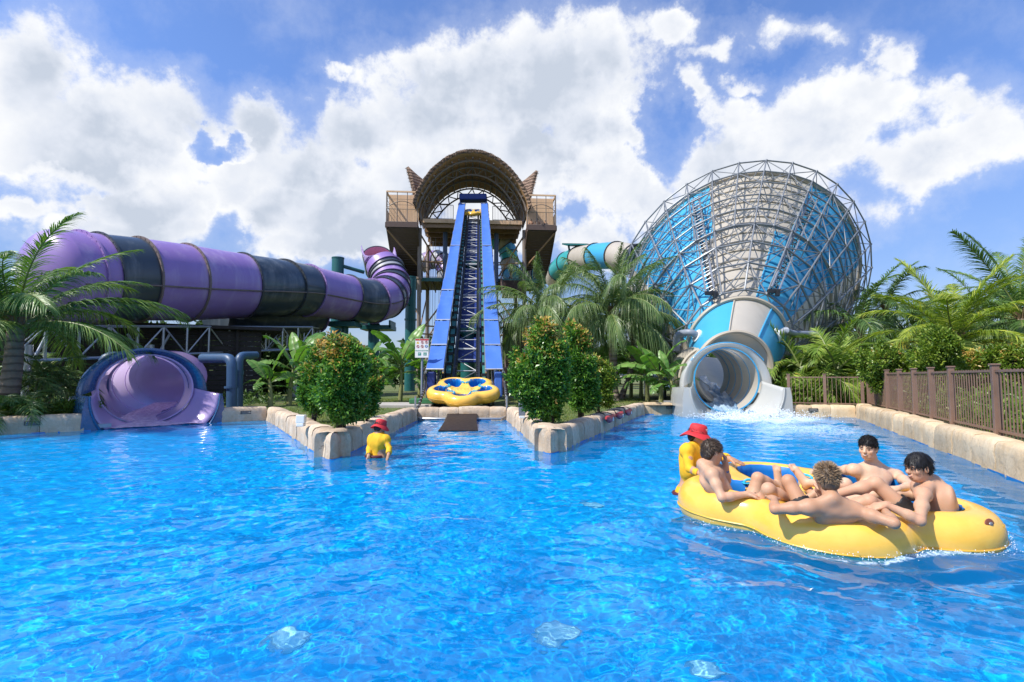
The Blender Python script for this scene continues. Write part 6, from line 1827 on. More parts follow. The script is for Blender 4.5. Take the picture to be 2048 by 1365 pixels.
    L2 = lambda x, y, z: hd + hs * x + hf * y + hu * z
    F_.ell(L2(0, -.012, .032), (.074, .094, .088), ah, .02)
    F_.ell(L2(0, .012, -.030), (.062, .076, .085), ah, .03)
    F_.ell(L2(0, .036, -.078), (.040, .042, .034), ah, .025)                 # jaw and chin
    if detail:
        F_.ell(L2(0, .076, .022), (.052, .018, .012), ah, .015)                # brow
        for sg in (-1, 1):
            F_.ell(L2(sg * .031, .092, .004), (.019, .014, .011), ah, .010, 'sub')
            F_.ell(L2(sg * .042, .060, -.022), (.022, .02, .02), ah, .02)      # cheek
            F_.ell(L2(sg * .075, -.008, -.006), (.010, .020, .031), ah, .008)  # ear
            F_.ell(L2(sg * .083, -.004, -.002), (.006, .010, .017), ah, .006, 'sub')
            F_.ell(L2(sg * .031, .080, .003), (.013, .012, .010), ah, .004)     # eyeball
        F_.cap(L2(0, .086, .012), L2(0, .108, -.022), .010, .0135, .010); F_.ell(L2(0, .098, -.028), (.018, .012, .010), ah, .008)
        F_.ell(L2(0, .088, -.052), (.024, .012, .007), ah, .006); F_.ell(L2(0, .085, -.066), (.021, .012, .008), ah, .006)
    v, f = F_.mesh(); root = mesh_obj(name, v - np.array(A_['pelvis']), f, skin, None, True); root.location = A_['pelvis']
    tag(root, label, 'person', group)
    if not detail: return root, A_, (hd, hs, hf, hu)
    def dot(nm, c, r, m): mb = MB(); mb.ellipsoid(c, r, 10, 6, Matrix(ah.tolist()).transposed()); return mb.build(nm, m, root, True)
    for sg in (-1, 1):
        dot('eye', L2(sg * .031, .0885, .003), (.0105, .0050, .0042), M_eye)
        dot('eyebrow', L2(sg * .033, .0915, .022), (.019, .006, .0038), hair or H_black)
    if mouth == 'open':
        dot('mouth', L2(0, .0955, -.058), (.020, .006, .0075), M_lip); dot('teeth', L2(0, .0995, -.0565), (.014, .004, .0035), M_tooth)
    else: dot('mouth', L2(0, .0965, -.058), (.020, .005, .0045), M_lip)
    # hair cap with the face and neck cut away
    if hair:
        HF = Field(hd - .22, hd + .22, .006); c0 = L2(0, -.014, .040)
        rr = {'short': (.081, .101, .090), 'mop': (.084, .106, .094), 'spiky': (.079, .098, .088)}[hairstyle]
        HF.ell(c0, rr, ah, .01)
        HF.ell(L2(0, -.06, -.02), (.070, .052, .065), ah, .03)
        yb = {'short': .052, 'mop': .030, 'spiky': .058}[hairstyle]
        HF.ell(L2(0, .135, yb - .105), (.110, .105, .105), ah, .012, 'sub')      # face
        for sg in (-1, 1):
            HF.ell(L2(sg * .085, .055, -.035), (.045, .060, .055), ah, .012, 'sub'); HF.ell(L2(sg * .092, -.005, -.03), (.026, .030, .045), ah, .008, 'sub')
        HF.ell(L2(0, -.06, -.145), (.13, .10, .075), ah, .012, 'sub')
        gx = np.meshgrid(*[HF.lo[i] + HF.h * np.arange(HF.n[i]) for i in range(3)], indexing='ij')
        HF.f += (.0034 * fbm(gx[0] * 55, gx[1] * 55, gx[2] * 55, 2, 3)).astype(np.float32)
        hv, hfq = HF.mesh(); ho = mesh_obj('hair', hv, hfq, hair, root, True)
        # locks
        g = np.random.default_rng(len(label)); nrm = np.zeros_like(hv); e1_ = hv[hfq[:, 1]] - hv[hfq[:, 0]]; e2_ = hv[hfq[:, 2]] - hv[hfq[:, 0]]; fn2 = np.cross(e1_, e2_)
        for q in range(4): np.add.at(nrm, hfq[:, q], fn2)
        nrm /= np.linalg.norm(nrm, axis=1, keepdims=True) + 1e-9
        n = 2600; pk = g.choice(len(hv), n); P = hv[pk]; Nn = nrm[pk]
        hi_ = (P - c0) @ hu
        ok = hi_ > (-.045 if hairstyle != 'mop' else -.06); P, Nn = P[ok], Nn[ok]; n = len(P)
        crown = np.array(L2(0, -.05, .13)); fl = P - crown; fl -= Nn * (fl * Nn).sum(1, keepdims=True); fl /= np.linalg.norm(fl, axis=1, keepdims=True) + 1e-6
        if hairstyle == 'mop': D = fl * 1.0 + Nn * .10 - hu * .18; ln = .028 + .026 * g.random((n, 1))
        elif hairstyle == 'spiky': D = Nn * .8 + fl * .5 + hu * .25; ln = .016 + .020 * g.random((n, 1))
        else: D = fl * .75 + Nn * .35 + hf * .2; ln = .014 + .020 * g.random((n, 1))
        D = D + g.normal(0, .17, D.shape); D /= np.linalg.norm(D, axis=1, keepdims=True)
        Wd = np.cross(D, Nn); Wd /= np.linalg.norm(Wd, axis=1, keepdims=True) + 1e-6; wd_ = .0016 + .0018 * g.random((n, 1))
        a = P - Nn * .003 - Wd * wd_; b = P - Nn * .003 + Wd * wd_; c = P + D * ln * .6 + Wd * wd_ * .6; d_ = P + D * ln * .6 - Wd * wd_ * .6; e_ = P + D * ln - hu * ln * (.25 if hairstyle == 'mop' else 0)
        vv = np.stack([a, b, c, d_, e_], 1).reshape(-1, 3); i5 = np.arange(n) * 5
        mesh_obj('hair_locks', vv, [tuple(x) for x in np.stack([i5, i5 + 1, i5 + 2, i5 + 3], 1)] + [tuple(x) for x in np.stack([i5 + 3, i5 + 2, i5 + 4], 1)], hair, ho)
    if shorts and legs:
        SF = Field(pts.min(0) - .26, pts.max(0) + .26, .0085)
        SF.ell(pel + up * .0, (.166, .124, .115), ax, .04)
        for i in range(2):
            hp, kn = A_['hip'][i], A_['kn'][i]; fr_ = .66; SF.cap(hp, hp + (kn - hp) * fr_, .094, .084, .03)
            SF.cap(hp + (kn - hp) * (fr_ + .10), kn, .10, .10, .004, 'sub')
        SF.ell(pel + up * .13, (.22, .2, .075), ax, .006, 'sub')
        v, f = SF.mesh(); mesh_obj('swim_shorts', v, f, M_short, root, True)
    return root, A_, (hd, hs, hf, hu)
def shirt(root, A_, grow, m, sleeves=1.0, hem=.0, seed=1, wd=1.0):
    """loose long-sleeved shirt that follows the torso and arms"""
    pel, neck = A_['pelvis'], A_['neck']; sR, sL = A_['sh']; up = unit(neck - pel); side = unit(sR - sL); side = unit(side - up * (side @ up)); fw = np.cross(up, side); ax = np.array([side, fw, up])
    P = np.array([pel, neck, sR, sL] + A_['el'] + A_['wr']); Fs = Field(P.min(0) - .25, P.max(0) + .22, .009); mid_ = (pel + neck) / 2; ch = mid_ + (neck - mid_) * .45
    Fs.ell(pel - up * .02, (.175 * wd, .135, .14), ax, .06); Fs.ell(mid_, (.168 * wd, .122, .17), ax, .08); Fs.ell(ch, (.180 * wd, .140, .165), ax, .07)
    Fs.cap(sR + (sL - sR) * .08, sL + (sR - sL) * .08, .078, k=.05)
    for s_ in (sR, sL): Fs.cap(neck + up * .02, s_, .062, .062, .05)
    for sg in (-1, 1): Fs.ell(ch + side * sg * .085 - fw * .08 + up * .02, (.07, .045, .10), ax, .04)
    for s_, e_, w_ in zip(A_['sh'], A_['el'], A_['wr']):
        Fs.ell(s_, (.080,) * 3, None, .04); Fs.cap(s_, e_, .062, .050, .015); Fs.cap(e_, e_ + (w_ - e_) * .92, .050, .040, .012); Fs.cap(e_ + (w_ - e_) * 1.02, w_ + (w_ - e_) * .3, .06, .06, .004, 'sub')
    Fs.ell(neck + up * .085, (.07, .07, .07), ax, .01, 'sub')
    gx = np.meshgrid(*[Fs.lo[i] + Fs.h * np.arange(Fs.n[i]) for i in range(3)], indexing='ij')
    Fs.f += (.011 * fbm(gx[0] * 10, gx[1] * 10, gx[2] * 4.5, 3, seed)).astype(np.float32)
    v, f = Fs.mesh(); return mesh_obj('shirt', v, f, m, root, True)
def bucket_hat(root, fr_, m, droop=.35, seed=0, sc=1.0):
    hd, hs, hf, hu = [V(q) for q in fr_]; c = hd + hu * .045 - hf * .008; rn = random.Random(seed); N = 40
    prof = [(.0, .098), (.045, .097), (.072, .090), (.086, .070), (.091, .035), (.094, .0), (.115, -.006), (.150, -.020), (.182, -.040), (.184, -.044), (.150, -.026), (.112, -.012), (.092, -.006)]
    rings = []
    for r, z in prof:
        ring = []; r = r if r < .095 else .094 + (r - .094) * sc
        for k in range(N):
            q = 2 * math.pi * k / N; wv_ = (max(0, r - .1) / .085); dz = wv_ * (.030 * math.sin(2 * q + seed) - .012 * math.sin(3 * q + 1) - droop * .045)
            rr = r * (1.0 - .06 * wv_ * math.sin(2 * q + seed)); ring.append(c + hs * rr * .93 * math.cos(q) + hf * rr * 1.10 * math.sin(q) + hu * (z + dz))
        rings.append(ring)
    mb = MB(); mb.loft(rings); o = mb.build('hat', m, root, 70)
    mb = MB(); mb.path([c + hs * .0955 * .93 * math.cos(2 * math.pi * k / N) + hf * .0955 * 1.1 * math.sin(2 * math.pi * k / N) + hu * .004 for k in range(N)], .004, 5, closed=True); mb.build('hat_band', m, o, 60)
    # small stitched white badge marks on the front of the crown
    mb = MB()
    for k, (dx, dz, w_) in enumerate(((-.03, .052, .018), (-.004, .056, .020), (.024, .050, .016), (-.012, .040, .03))):
        q = math.pi / 2 + dx * 9 - .25; p = c + hs * .0905 * .93 * math.cos(q) + hf * .0905 * 1.1 * math.sin(q) + hu * dz; n_ = (p - c - hu * dz).normalized(); mb.box(p + n_ * .001, (w_, .003, .009), Matrix((hs, hf, hu)).transposed() @ Matrix.Rotation(q - math.pi / 2, 3, 'Z'))
    mb.build('hat_badge', M_white, o)
    return o
def wl(*a): return [np.array(W(*q)) if len(q) == 3 and q[0] > 50 else np.array(q, float) for q in a]
A1_ = lambda *q: np.array(W(*q))
# ------------------------------------------------------------------ the five people at the floating raft
gp = 'young men riding the big floating raft'
r_, A_c, fc = person('shirtless smiling young man at the far side of the raft with chest to the viewer',
    dict(head=A1_(1736, 897, 5.62), fwd=(-.76, -.64, -.06), up=(.06, 0, 1), neck=A1_(1748, 934, 5.70), sh=wl((1706, 940, 5.62), (1795, 952, 5.70)), el=wl((1678, 941, 5.86), (1823, 972, 5.28)), wr=wl((1646, 938, 5.95), (1796, 978, 5.18)),
         hd=[(-1, .1, -.15), (-.9, -.1, -.05)], pn=[(0, 0, 1), (.1, -.3, 1)], pelvis=(3.50, 5.40, .05), bend=(.02, .03, -.01), hip=[(3.40, 5.30, .09), (3.55, 5.24, .07)], kn=wl((1690, 969, 5.12), (3.24, 4.98, .30)), an=wl((1614, 966, 5.42), (2.96, 5.02, .22)),
         toe=wl((1597, 943, 5.46), (2.80, 5.05, .36))), S_fair, H_black, hairstyle='short', group=gp)
r_, A_r, fr2 = person('shirtless young man with black fringe at the right of the raft, in profile',
    dict(head=A1_(1836, 936, 4.72), fwd=(-.97, -.16, -.10), up=(-.1, 0, 1), neck=A1_(1866, 972, 4.76), sh=wl((1838, 972, 4.93), (1846, 990, 4.54)), el=wl((1832, 994, 5.0), (1840, 1042, 4.28)), wr=wl((1800, 990, 4.95), (1772, 1010, 4.38)),
         hd=[(-1, 0, 0), (-1, .25, -.28)], pn=[(0, 0, 1), (0, -.3, 1)], pelvis=(3.56, 4.68, .03), bend=(.085, 0, .0), hip=[(3.44, 4.80, .06), (3.44, 4.60, .07)], kn=wl((1738, 1003, 4.56), (1752, 967, 4.74)), an=wl((1676, 1018, 4.68), (1662, 992, 4.76)),
         toe=wl((1650, 990, 4.72), (1632, 966, 4.66))), S_mid, H_black, hairstyle='mop', group=gp)
r_, A_b, fb2 = person('shirtless young man with spiky bleached hair at the front of the raft, back turned',
    dict(head=A1_(1653, 958, 4.40), fwd=(.10, .97, .12), up=(-.04, -.12, 1), neck=A1_(1664, 1003, 4.33), sh=wl((1710, 1021, 4.30), (1616, 1015, 4.32)), el=wl((1788, 1047, 4.10), (1550, 1019, 4.40)), wr=wl((1768, 1020, 4.40), (1549, 1000, 4.58)),
         hd=[(-.5, .8, .1), (.15, .9, .1)], pn=[(0, 0, 1), (0, 0, 1)], pelvis=(2.66, 4.68, .04), bend=(0, -.04, -.03), hip=[(2.74, 4.74, .06), (2.58, 4.74, .06)], kn=wl((2.86, 5.0, .28), (1577, 963, 4.95)), an=wl((2.90, 5.30, .20), (1566, 1003, 5.20)),
         toe=wl((2.92, 5.45, .26), (1572, 1000, 5.45))), S_tan, H_blond, hairstyle='spiky', mouth='closed', group=gp)
r_, A_l, fl2 = person('shirtless young man at the left of the raft with one hand over his mouth',
    dict(head=A1_(1425, 905, 5.32), fwd=(.95, .22, -.06), up=(.05, 0, 1), neck=A1_(1411, 936, 5.30), sh=wl((1424, 950, 5.12), (1437, 940, 5.47)), el=wl((1444, 996, 4.98), (1453, 962, 5.40)), wr=wl((1493, 989, 4.98), (1452, 938, 5.36)),
         hd=[(1, .1, -.12), (-.02, -.05, 1)], pn=[(0, 0, 1), (1, 0, .1)], pelvis=(2.22, 5.24, .04), bend=(-.05, 0, .0), hip=[(2.29, 5.14, .07), (2.29, 5.34, .08)], kn=wl((1537, 979, 4.90), (1516, 957, 5.35)), an=wl((1600, 1008, 4.98), (1557, 972, 5.42)),
         toe=wl((1622, 990, 4.95), (1552, 946, 5.44))), S_mid, H_brown, hairstyle='short', mouth='closed', group=gp)
# blue wrist band on the raised arm
w_, e_ = V(A_l['wr'][1]), V(A_l['el'][1]); mb = MB(); d = (e_ - w_).normalized(); mb.path([w_ + d * .012, w_ + d * .030], .031, 14, cap=False); mb.build('wrist_band', mat('blue_band', (.03, .14, .40), .4), r_, 60)
gl = 'lifeguards standing in the pool'
lg, A_g, fg = person('lifeguard in yellow shirt and red bucket hat standing behind the raft',
    dict(head=A1_(1396, 873, 6.35), fwd=(.90, -.36, -.18), up=(.05, 0, 1), neck=A1_(1391, 894, 6.38), sh=wl((1374, 902, 6.24), (1420, 907, 6.48)), el=wl((1380, 938, 6.12), (1443, 914, 6.30)), wr=wl((1404, 950, 5.95), (1460, 918, 6.10)),
         hd=[(.6, -.7, -.1), (.85, -.3, -.32)], pn=[(0, 0, 1), (.2, -.4, 1)], curl=[(.4, 0, 0), (.12, 0, 0)], pelvis=A1_(1378, 984, 6.42), hip=[np.array(A1_(1372, 990, 6.36)), np.array(A1_(1390, 990, 6.50))], kn=[np.array(A1_(1372, 990, 6.36)) + (0, 0, -.42), np.array(A1_(1390, 990, 6.50)) + (0, 0, -.42)], an=[np.array(A1_(1372, 990, 6.36)) + (-.02, .05, -.86), np.array(A1_(1390, 990, 6.50)) + (-.02, .05, -.86)], toe=[np.array(A1_(1372, 990, 6.36)) + (.2, 0, -.89), np.array(A1_(1390, 990, 6.50)) + (.2, 0, -.89)]), S_tan, H_black, hairstyle='short', mouth='open', group=gl, shorts=False)
shirt(lg, A_g, .012, M_yshirt, seed=3); bucket_hat(lg, fg, M_redcloth, .5, 2, .85)
def collar(root, A_, m):
    nk = V(A_['neck']); up = V(unit(A_['neck'] - A_['pelvis'])); mb = MB(); s_ = V(unit(A_['sh'][0] - A_['sh'][1])); f_ = up.cross(s_)
    mb.loft([[nk + up * z + (s_ * math.cos(2 * math.pi * k / 20) + f_ * math.sin(2 * math.pi * k / 20)) * r for k in range(20)] for z, r in ((-.005, .088), (.045, .073), (.050, .068), (.0, .078))]); mb.build('collar', m, root, 60)
    # strap falling down the chest
    mb = MB(); mb.path([nk + f_ * .085 + up * -.0, nk + f_ * .135 - up * .07 + s_ * .02, nk + f_ * .142 - up * .18 + s_ * .025, nk + f_ * .138 - up * .28 + s_ * .028], .012, 6); mb.build('lanyard', m, root, 60)
collar(lg, A_g, M_redcloth)
# round badge on the chest and the outlined emblem near the hem
nk, up, s_ = V(A_g['neck']), V(unit(A_g['neck'] - A_g['pelvis'])), V(unit(A_g['sh'][0] - A_g['sh'][1])); f_ = up.cross(s_)
mb = MB(); c = nk - up * .20 + s_ * .085 + f_ * .128; mb.tube(c, c + f_ * .012, .028, n=18); mb.build('chest_badge', M_white, lg, 40)
c = nk - up * .43 + s_ * .085 + f_ * .138; mb = MB(); q = [(-.05, -.04), (-.05, .03), (-.035, .045), (.035, .045), (.05, .03), (.05, -.04)]
mb.path([c + s_ * a + up * b for a, b in q], .004, 5, closed=True); mb.build('hem_emblem', M_redcloth, lg)
# waistband of red shorts at the water line
mb = MB(); pv = V(A_g['pelvis']); mb.path([V((pv.x + .175 * math.cos(2 * math.pi * k / 28), pv.y + .14 * math.sin(2 * math.pi * k / 28), .012)) for k in range(28)], .022, 6, closed=True); mb.build('shorts', mat('maroon_cloth', (.10, .012, .02), .6), lg, 60)
lh, A_h, fh = person('lifeguard in yellow shirt and red bucket hat wading beside the left planter, back turned',
    dict(head=A1_(761, 856, 9.35), fwd=(.62, .72, -.25), up=(.1, .12, 1), neck=A1_(757, 872, 9.33), sh=wl((772, 881, 9.26), (746, 881, 9.36)), el=wl((779, 897, 9.18), (739, 897, 9.30)), wr=wl((777, 911, 9.05), (737, 913, 9.15)), hd=[(-.3, -.2, -1), (.2, -.1, -1)],
         pelvis=A1_(755, 914, 9.34), hip=[np.array(A1_(763, 918, 9.28)), np.array(A1_(748, 918, 9.40))], kn=[np.array(A1_(763, 918, 9.28)) + (0, 0, -.42), np.array(A1_(748, 918, 9.40)) + (0, 0, -.42)], an=[np.array(A1_(763, 918, 9.28)) + (0, 0, -.86), np.array(A1_(748, 918, 9.40)) + (0, 0, -.86)], toe=[np.array(A1_(763, 918, 9.28)) + (.1, .2, -.89), np.array(A1_(748, 918, 9.40)) + (.1, .2, -.89)]), S_tan, H_black, h=.010, group=gl, shorts=False, mouth='closed')
shirt(lh, A_h, .012, M_yshirt, seed=5, wd=.88); bucket_hat(lh, fh, M_redcloth, .8, 4, .62); collar(lh, A_h, M_redcloth)
mb = MB(); pv = V(A_h['pelvis']); mb.path([V((pv.x - .02 + .16 * math.cos(2 * math.pi * k / 28), pv.y + .15 * math.sin(2 * math.pi * k / 28), .02)) for k in range(28)], .035, 6, closed=True); mb.build('shorts', MATS['maroon_cloth'], lh, 60)
# onlookers on the tower
def small(label, base, face, skin, cloth, sit=True, ht=.95):
    b = np.array(base, float); f_ = unit(face); s_ = np.cross(f_, (0, 0, 1.0)); u_ = np.array((0, 0, 1.0))
    pel = b + u_ * (.12 if sit else .92); nk_ = pel + u_ * .50
    kn = [pel + f_ * .40 + s_ * q * .12 + u_ * (.12 if sit else -.45) for q in (1, -1)]
    if not sit: kn = [pel + s_ * q * .10 - u_ * .45 for q in (1, -1)]
    an = [k - u_ * (.30 if sit else .44) for k in kn]
    o, A_, f2 = person(label, dict(head=nk_ + u_ * .17, fwd=f_, neck=nk_, sh=[nk_ + s_ * q * .19 - u_ * .04 for q in (1, -1)], el=[nk_ + s_ * q * .25 - u_ * .30 for q in (1, -1)], wr=[nk_ + s_ * q * .16 - u_ * .36 + f_ * .2 for q in (1, -1)], hd=[f_, f_],
        pelvis=pel, hip=[pel + s_ * q * .09 for q in (1, -1)], kn=kn, an=an, toe=[a + f_ * .2 for a in an]), skin, None, h=.02, detail=False, group='visitors on the start tower')
    mb = MB(); mb.ellipsoid(nk_ + u_ * .205 - f_ * .012, (.095, .10, .085), 14, 8); mb.build('hair', H_black, o, True)
    if cloth:
        mb = MB(); mb.path([pel - u_ * .1, pel + u_ * .1, nk_ - u_ * .2, nk_ - u_ * .06], [.17, .17, .18, .12], 12); mb.build('shirt', cloth, o, True)
    else:
        mb = MB(); mb.ellipsoid(pel, (.19, .19, .14), 12, 8); mb.build('swim_shorts', M_short, o, True)
    return o
for lab, lx, ly, cl in (('bare-chested visitor at the left of three on the right tower balcony', 5.75, -.6, None), ('bare-chested visitor in the middle of three on the right tower balcony', 6.35, -.9, None), ('visitor at the right of three on the right tower balcony', 7.2, -.4, M_short)):
    small(lab, T(lx, ly, 15.96), (-.3, .9, 0) if cl is None else (-.8, -.3, 0), S_tan, cl)
small('dark silhouette of a visitor standing on the middle deck of the tower', T(4.05, 3.0, 11.4), (-.5, -.8, 0), S_tan, M_short, sit=False)
# ------------------------------------------------------------------ five-seat clover rafts
def raft_mat():
    m, t, out = newmat('yellow_vinyl')
    tc = t.n('ShaderNodeTexCoord').outputs['Object']
    n1 = t.noise(tc, 2.2, 4, .6); n2 = t.noise(tc, 11, 5, .65)
    c = t.mix(t.sstep(n1, .3, .7), (.83, .46, .06), (.89, .54, .095)); c = t.mix(t.math('MULTIPLY', t.sstep(n2, .58, .8), .3), c, (.64, .38, .06))
    p = t.n('ShaderNodeBsdfPrincipled', i={'Base Color': c, 'Roughness': .27, 'Coat Weight': .35, 'Coat Roughness': .10})
    bp = t.n('ShaderNodeBump', i={'Strength': .10, 'Distance': .04, 'Height': t.noise(tc, 5.5, 4, .55)}); t.link(bp.outputs[0], p.inputs['Normal'])
    t.link(p.outputs[0], out.inputs[0]); return m
M_raft = raft_mat()
M_liner = mat('blue_vinyl_liner', (.006, .165, .50), .38, var=.12, vs=6, coat=.25)
M_handle = mat('turquoise_handle', (.03, .42, .60), .4, var=.06)
M_seam = mat('raft_seam', (.66, .38, .045), .4)
RR = 1.30
def raft_field(lob, h):
    Fd = Field((-1.5, -1.5, -.42), (1.5, 1.5, .42), h)
    gx, gy, gz = np.meshgrid(*[Fd.lo[i] + Fd.h * np.arange(Fd.n[i]) for i in range(3)], indexing='ij')
    def puck(cx, cy, R, hz, rd, cz=0.0):
        r = np.hypot(gx - cx, gy - cy) - (R - rd); z = np.abs(gz - cz) - (hz - rd)
        return np.hypot(np.maximum(r, 0), np.maximum(z, 0)) + np.minimum(np.maximum(r, z), 0) - rd
    def smin(a, b, k): q = np.maximum(k - np.abs(a - b), 0) / k; return np.minimum(a, b) - q * q * k * .25
    d = None
    for a in lob:
        q = puck(.70 * math.cos(a), .70 * math.sin(a), .60, .235, .232); d = q if d is None else smin(d, q, .16)
    # dished middle with raised concentric rolls
    r0 = np.hypot(gx, gy)
    d = np.minimum(d, puck(0, 0, .62, .12, .08, -.03))
    d = -smin(-d, np.sqrt(gx ** 2 + gy ** 2 + (gz - .62) ** 2) - .52, .08) if False else d
    dish = np.maximum(r0 - .40, .075 - gz); dd = -dish; d = np.maximum(d, dd) + 0  # opening above the floor
    hr = .105 + .135 * np.clip((r0 - .46) / .50, 0, 1) ** 1.0; q = gz - hr; kk = .10; hq = np.maximum(kk - np.abs(d - q), 0) / kk; d = np.maximum(d, q) + hq * hq * kk * .25
    for rr_, hh in ((.0, .07), (.13, .045), (.24, .045)):
        tor = np.hypot(np.hypot(gx, gy) - rr_, gz - .045) - hh; d = smin(d, tor, .035)
    for a in lob:
        ca, sa = math.cos(a), math.sin(a); u_ = gx * ca + gy * sa; v_ = -gx * sa + gy * ca; uc = .735
        hole = (np.sqrt(((u_ - uc) / .285) ** 2 + (v_ / .285) ** 2) - 1) * .29
        q = -hole; kk = .09; hq = np.maximum(kk - np.abs(d - q), 0) / kk; d = np.maximum(d, q) + hq * hq * kk * .25
    Fd.f = d.astype(np.float32); return Fd
def make_raft(label, loc, tilt, lob, h=.018):
    root = thing('inflatable_raft', label, 'raft', (0, 0, 0), 'yellow five-seat clover rafts')
    Fd = raft_field(lob, h); v, f = Fd.mesh(); mesh_obj('tube_body', v, f, M_raft, root, True, local=True)
    # where the outline runs, for the seam and the patches
    def edge(a, z=-.03):
        r = np.linspace(.6, 1.45, 400); ix = np.clip(((np.stack([r * math.cos(a), r * math.sin(a), 0 * r + z], 1) - Fd.lo) / Fd.h).round().astype(int), 0, Fd.n - 1)
        val = Fd.f[ix[:, 0], ix[:, 1], ix[:, 2]]; k = np.nonzero(val < 0)[0]; return r[k[-1]] if len(k) else 1.2
    n = 180; es = np.array([edge(2 * math.pi * i / n) for i in range(n)]); es = (np.roll(es, 1) + es * 2 + np.roll(es, -1)) / 4; es = (np.roll(es, 1) + es * 2 + np.roll(es, -1)) / 4
    mb = MB(); mb.path([V(((es[i] + .001) * math.cos(2 * math.pi * i / n), (es[i] + .001) * math.sin(2 * math.pi * i / n), -.03)) for i in range(n)], .009, 5, closed=True); mb.build('seam', M_seam, root, 60, local=True)
    for a in lob:
        ca, sa = math.cos(a), math.sin(a)
        # blue pleated liner of the seat
        N = 60; rings = [[] for _ in range(8)]; rr_ = np.linspace(.05, .40, 240)
        for jq in range(N):
            q = 2 * math.pi * jq / N; dx, dy = math.cos(q) * ca - math.sin(q) * sa, math.cos(q) * sa + math.sin(q) * ca; prev = None
            for kz, z in enumerate((.195, .165, .13, .05, -.06, -.14)):
                ix = np.clip(((np.stack([.735 * ca + rr_ * dx, .735 * sa + rr_ * dy, 0 * rr_ + z], 1) - Fd.lo) / Fd.h).round().astype(int), 0, Fd.n - 1)
                hit = np.nonzero(Fd.f[ix[:, 0], ix[:, 1], ix[:, 2]] < .006)[0]; r = rr_[hit[0]] if len(hit) else None
                rings[kz].append((dx, dy, z, r))
        fixed = []
        for kz in range(6):
            rw = rings[kz]; out_ = []
            for jq, (dx, dy, z, r) in enumerate(rw):
                below = [rings[m_][jq][3] for m_ in range(kz, 6) if rings[m_][jq][3]]; r2_ = r if r else None
                if r2_ is None or r2_ > .36:      # the low inner side: the liner ends at the lip
                    m_ = next((m_ for m_ in range(kz, 6) if rings[m_][jq][3] and rings[m_][jq][3] <= .36), 5); z = rings[m_][jq][2]; r2_ = rings[m_][jq][3] or .27
                r2_ = (r2_ - .004) * (1 + .014 * math.cos(jq / N * 2 * math.pi * 15)); out_.append(V((.735 * ca + r2_ * dx, .735 * sa + r2_ * dy, z)))
            fixed.append(out_)
        c0_ = V((.735 * ca, .735 * sa, 0)); last = fixed[-1]
        fixed.append([c0_ + (p - c0_ - V((0, 0, p.z))) * .6 + V((0, 0, -.165)) for p in last]); fixed.append([c0_ + (p - c0_ - V((0, 0, p.z))) * .03 + V((0, 0, -.17)) for p in last])
        rings = [None] + fixed
        mb = MB(); mb.loft(rings[1:]); mb.build('seat_liner', M_liner, root, 60, local=True)
        # grab handles either side of the seat, toward the middle
        for sg in (-1, 1):
            hc = a + sg * R_(28); r0 = .60; c = V((r0 * math.cos(hc), r0 * math.sin(hc), 0)); rd = V((math.cos(hc), math.sin(hc), 0)); tg = V((-rd.y, rd.x, 0))
            ix = lambda p: tuple(np.clip(((np.array(p) - Fd.lo) / Fd.h).round().astype(int), 0, Fd.n - 1)); zt = .24
            for zq in np.arange(.26, -.1, -.008):
                if Fd.f[ix((c.x, c.y, zq))] < 0: zt = zq; break
            ax_ = (rd * .8 + tg * sg * -.6).normalized()
            c = c + V((0, 0, zt)); mb = MB(); sd_ = ax_.cross(V((0, 0, 1)))
            mb.box(c + V((0, 0, .004)), (.075, .19, .010), Matrix((sd_, ax_, V((0, 0, 1)))).transposed())
            o = mb.build('handle_patch', M_handle, root, local=True, bev=.004)
            mb = MB(); mb.path([c + ax_ * x + V((0, 0, z)) for x, z in ((-.080, .004), (-.074, .028), (-.05, .040), (.05, .040), (.074, .028), (.080, .004))], .013, 8); mb.build('handle_grip', M_handle, o, 60, local=True)
    return root, Fd, es
lobF = [R_(-42 + 29 + 72 * k) for k in range(5)]
r1, Fd, es = make_raft('yellow clover raft with four young men afloat in the pool', None, 0, lobF, .015)
# valve with its reddish patch and the faint ribbed panel on the right lobe's outer flank
M_valve = mat('brown_valve_patch', (.20, .06, .03), .4)
def flank(a, z, out=.0):
    r = np.linspace(.7, 1.45, 600); ix = np.clip(((np.stack([r * math.cos(a), r * math.sin(a), 0 * r + z], 1) - Fd.lo) / Fd.h).round().astype(int), 0, Fd.n - 1)
    k = np.nonzero(Fd.f[ix[:, 0], ix[:, 1], ix[:, 2]] < 0)[0]; q = r[k[-1]] + out; return V((q * math.cos(a), q * math.sin(a), z))
a0 = R_(-52 + 29); c = flank(a0, .15); n_ = (flank(a0, .15) - V((.72 * math.cos(R_(-13)), .72 * math.sin(R_(-13)), -.02))).normalized()
t1 = V((-math.sin(a0), math.cos(a0), 0)); t1 = (t1 - n_ * t1.dot(n_)).normalized(); t2 = n_.cross(t1); Mx = Matrix((t1, t2, n_)).transposed()
mb = MB(); mb.ellipsoid(c + n_ * .002, (.062, .040, .010), 20, 8, Mx); vo = mb.build('valve_patch', M_valve, r1, True, local=True)
mb = MB(); mb.ellipsoid(c + n_ * .012, (.022, .015, .010), 14, 8, Mx); mb.build('valve', M_greybox, vo, True, local=True)
mb = MB()
for k in range(9):
    a = R_(-44 + 29 + 1.6 * k); p0, p1 = flank(a, .19, .002), flank(a, .10, .004); mb.path([p0, p0.lerp(p1, .5) + n_ * .006, p1], .0035, 4)
mb.build('ribbed_panel', M_seam, r1, local=True)
r1.location = (RC.x, RC.y, .105); r1.rotation_euler = (R_(3.2), R_(1.7), R_(-29)); r1.scale = (1.03, .92, 1.0)
lobC = [R_(-90 + 72 * k) for k in range(5)]
r2, Fd2, _ = make_raft('empty yellow clover raft resting at the foot of the conveyor', None, 0, lobC, .022)
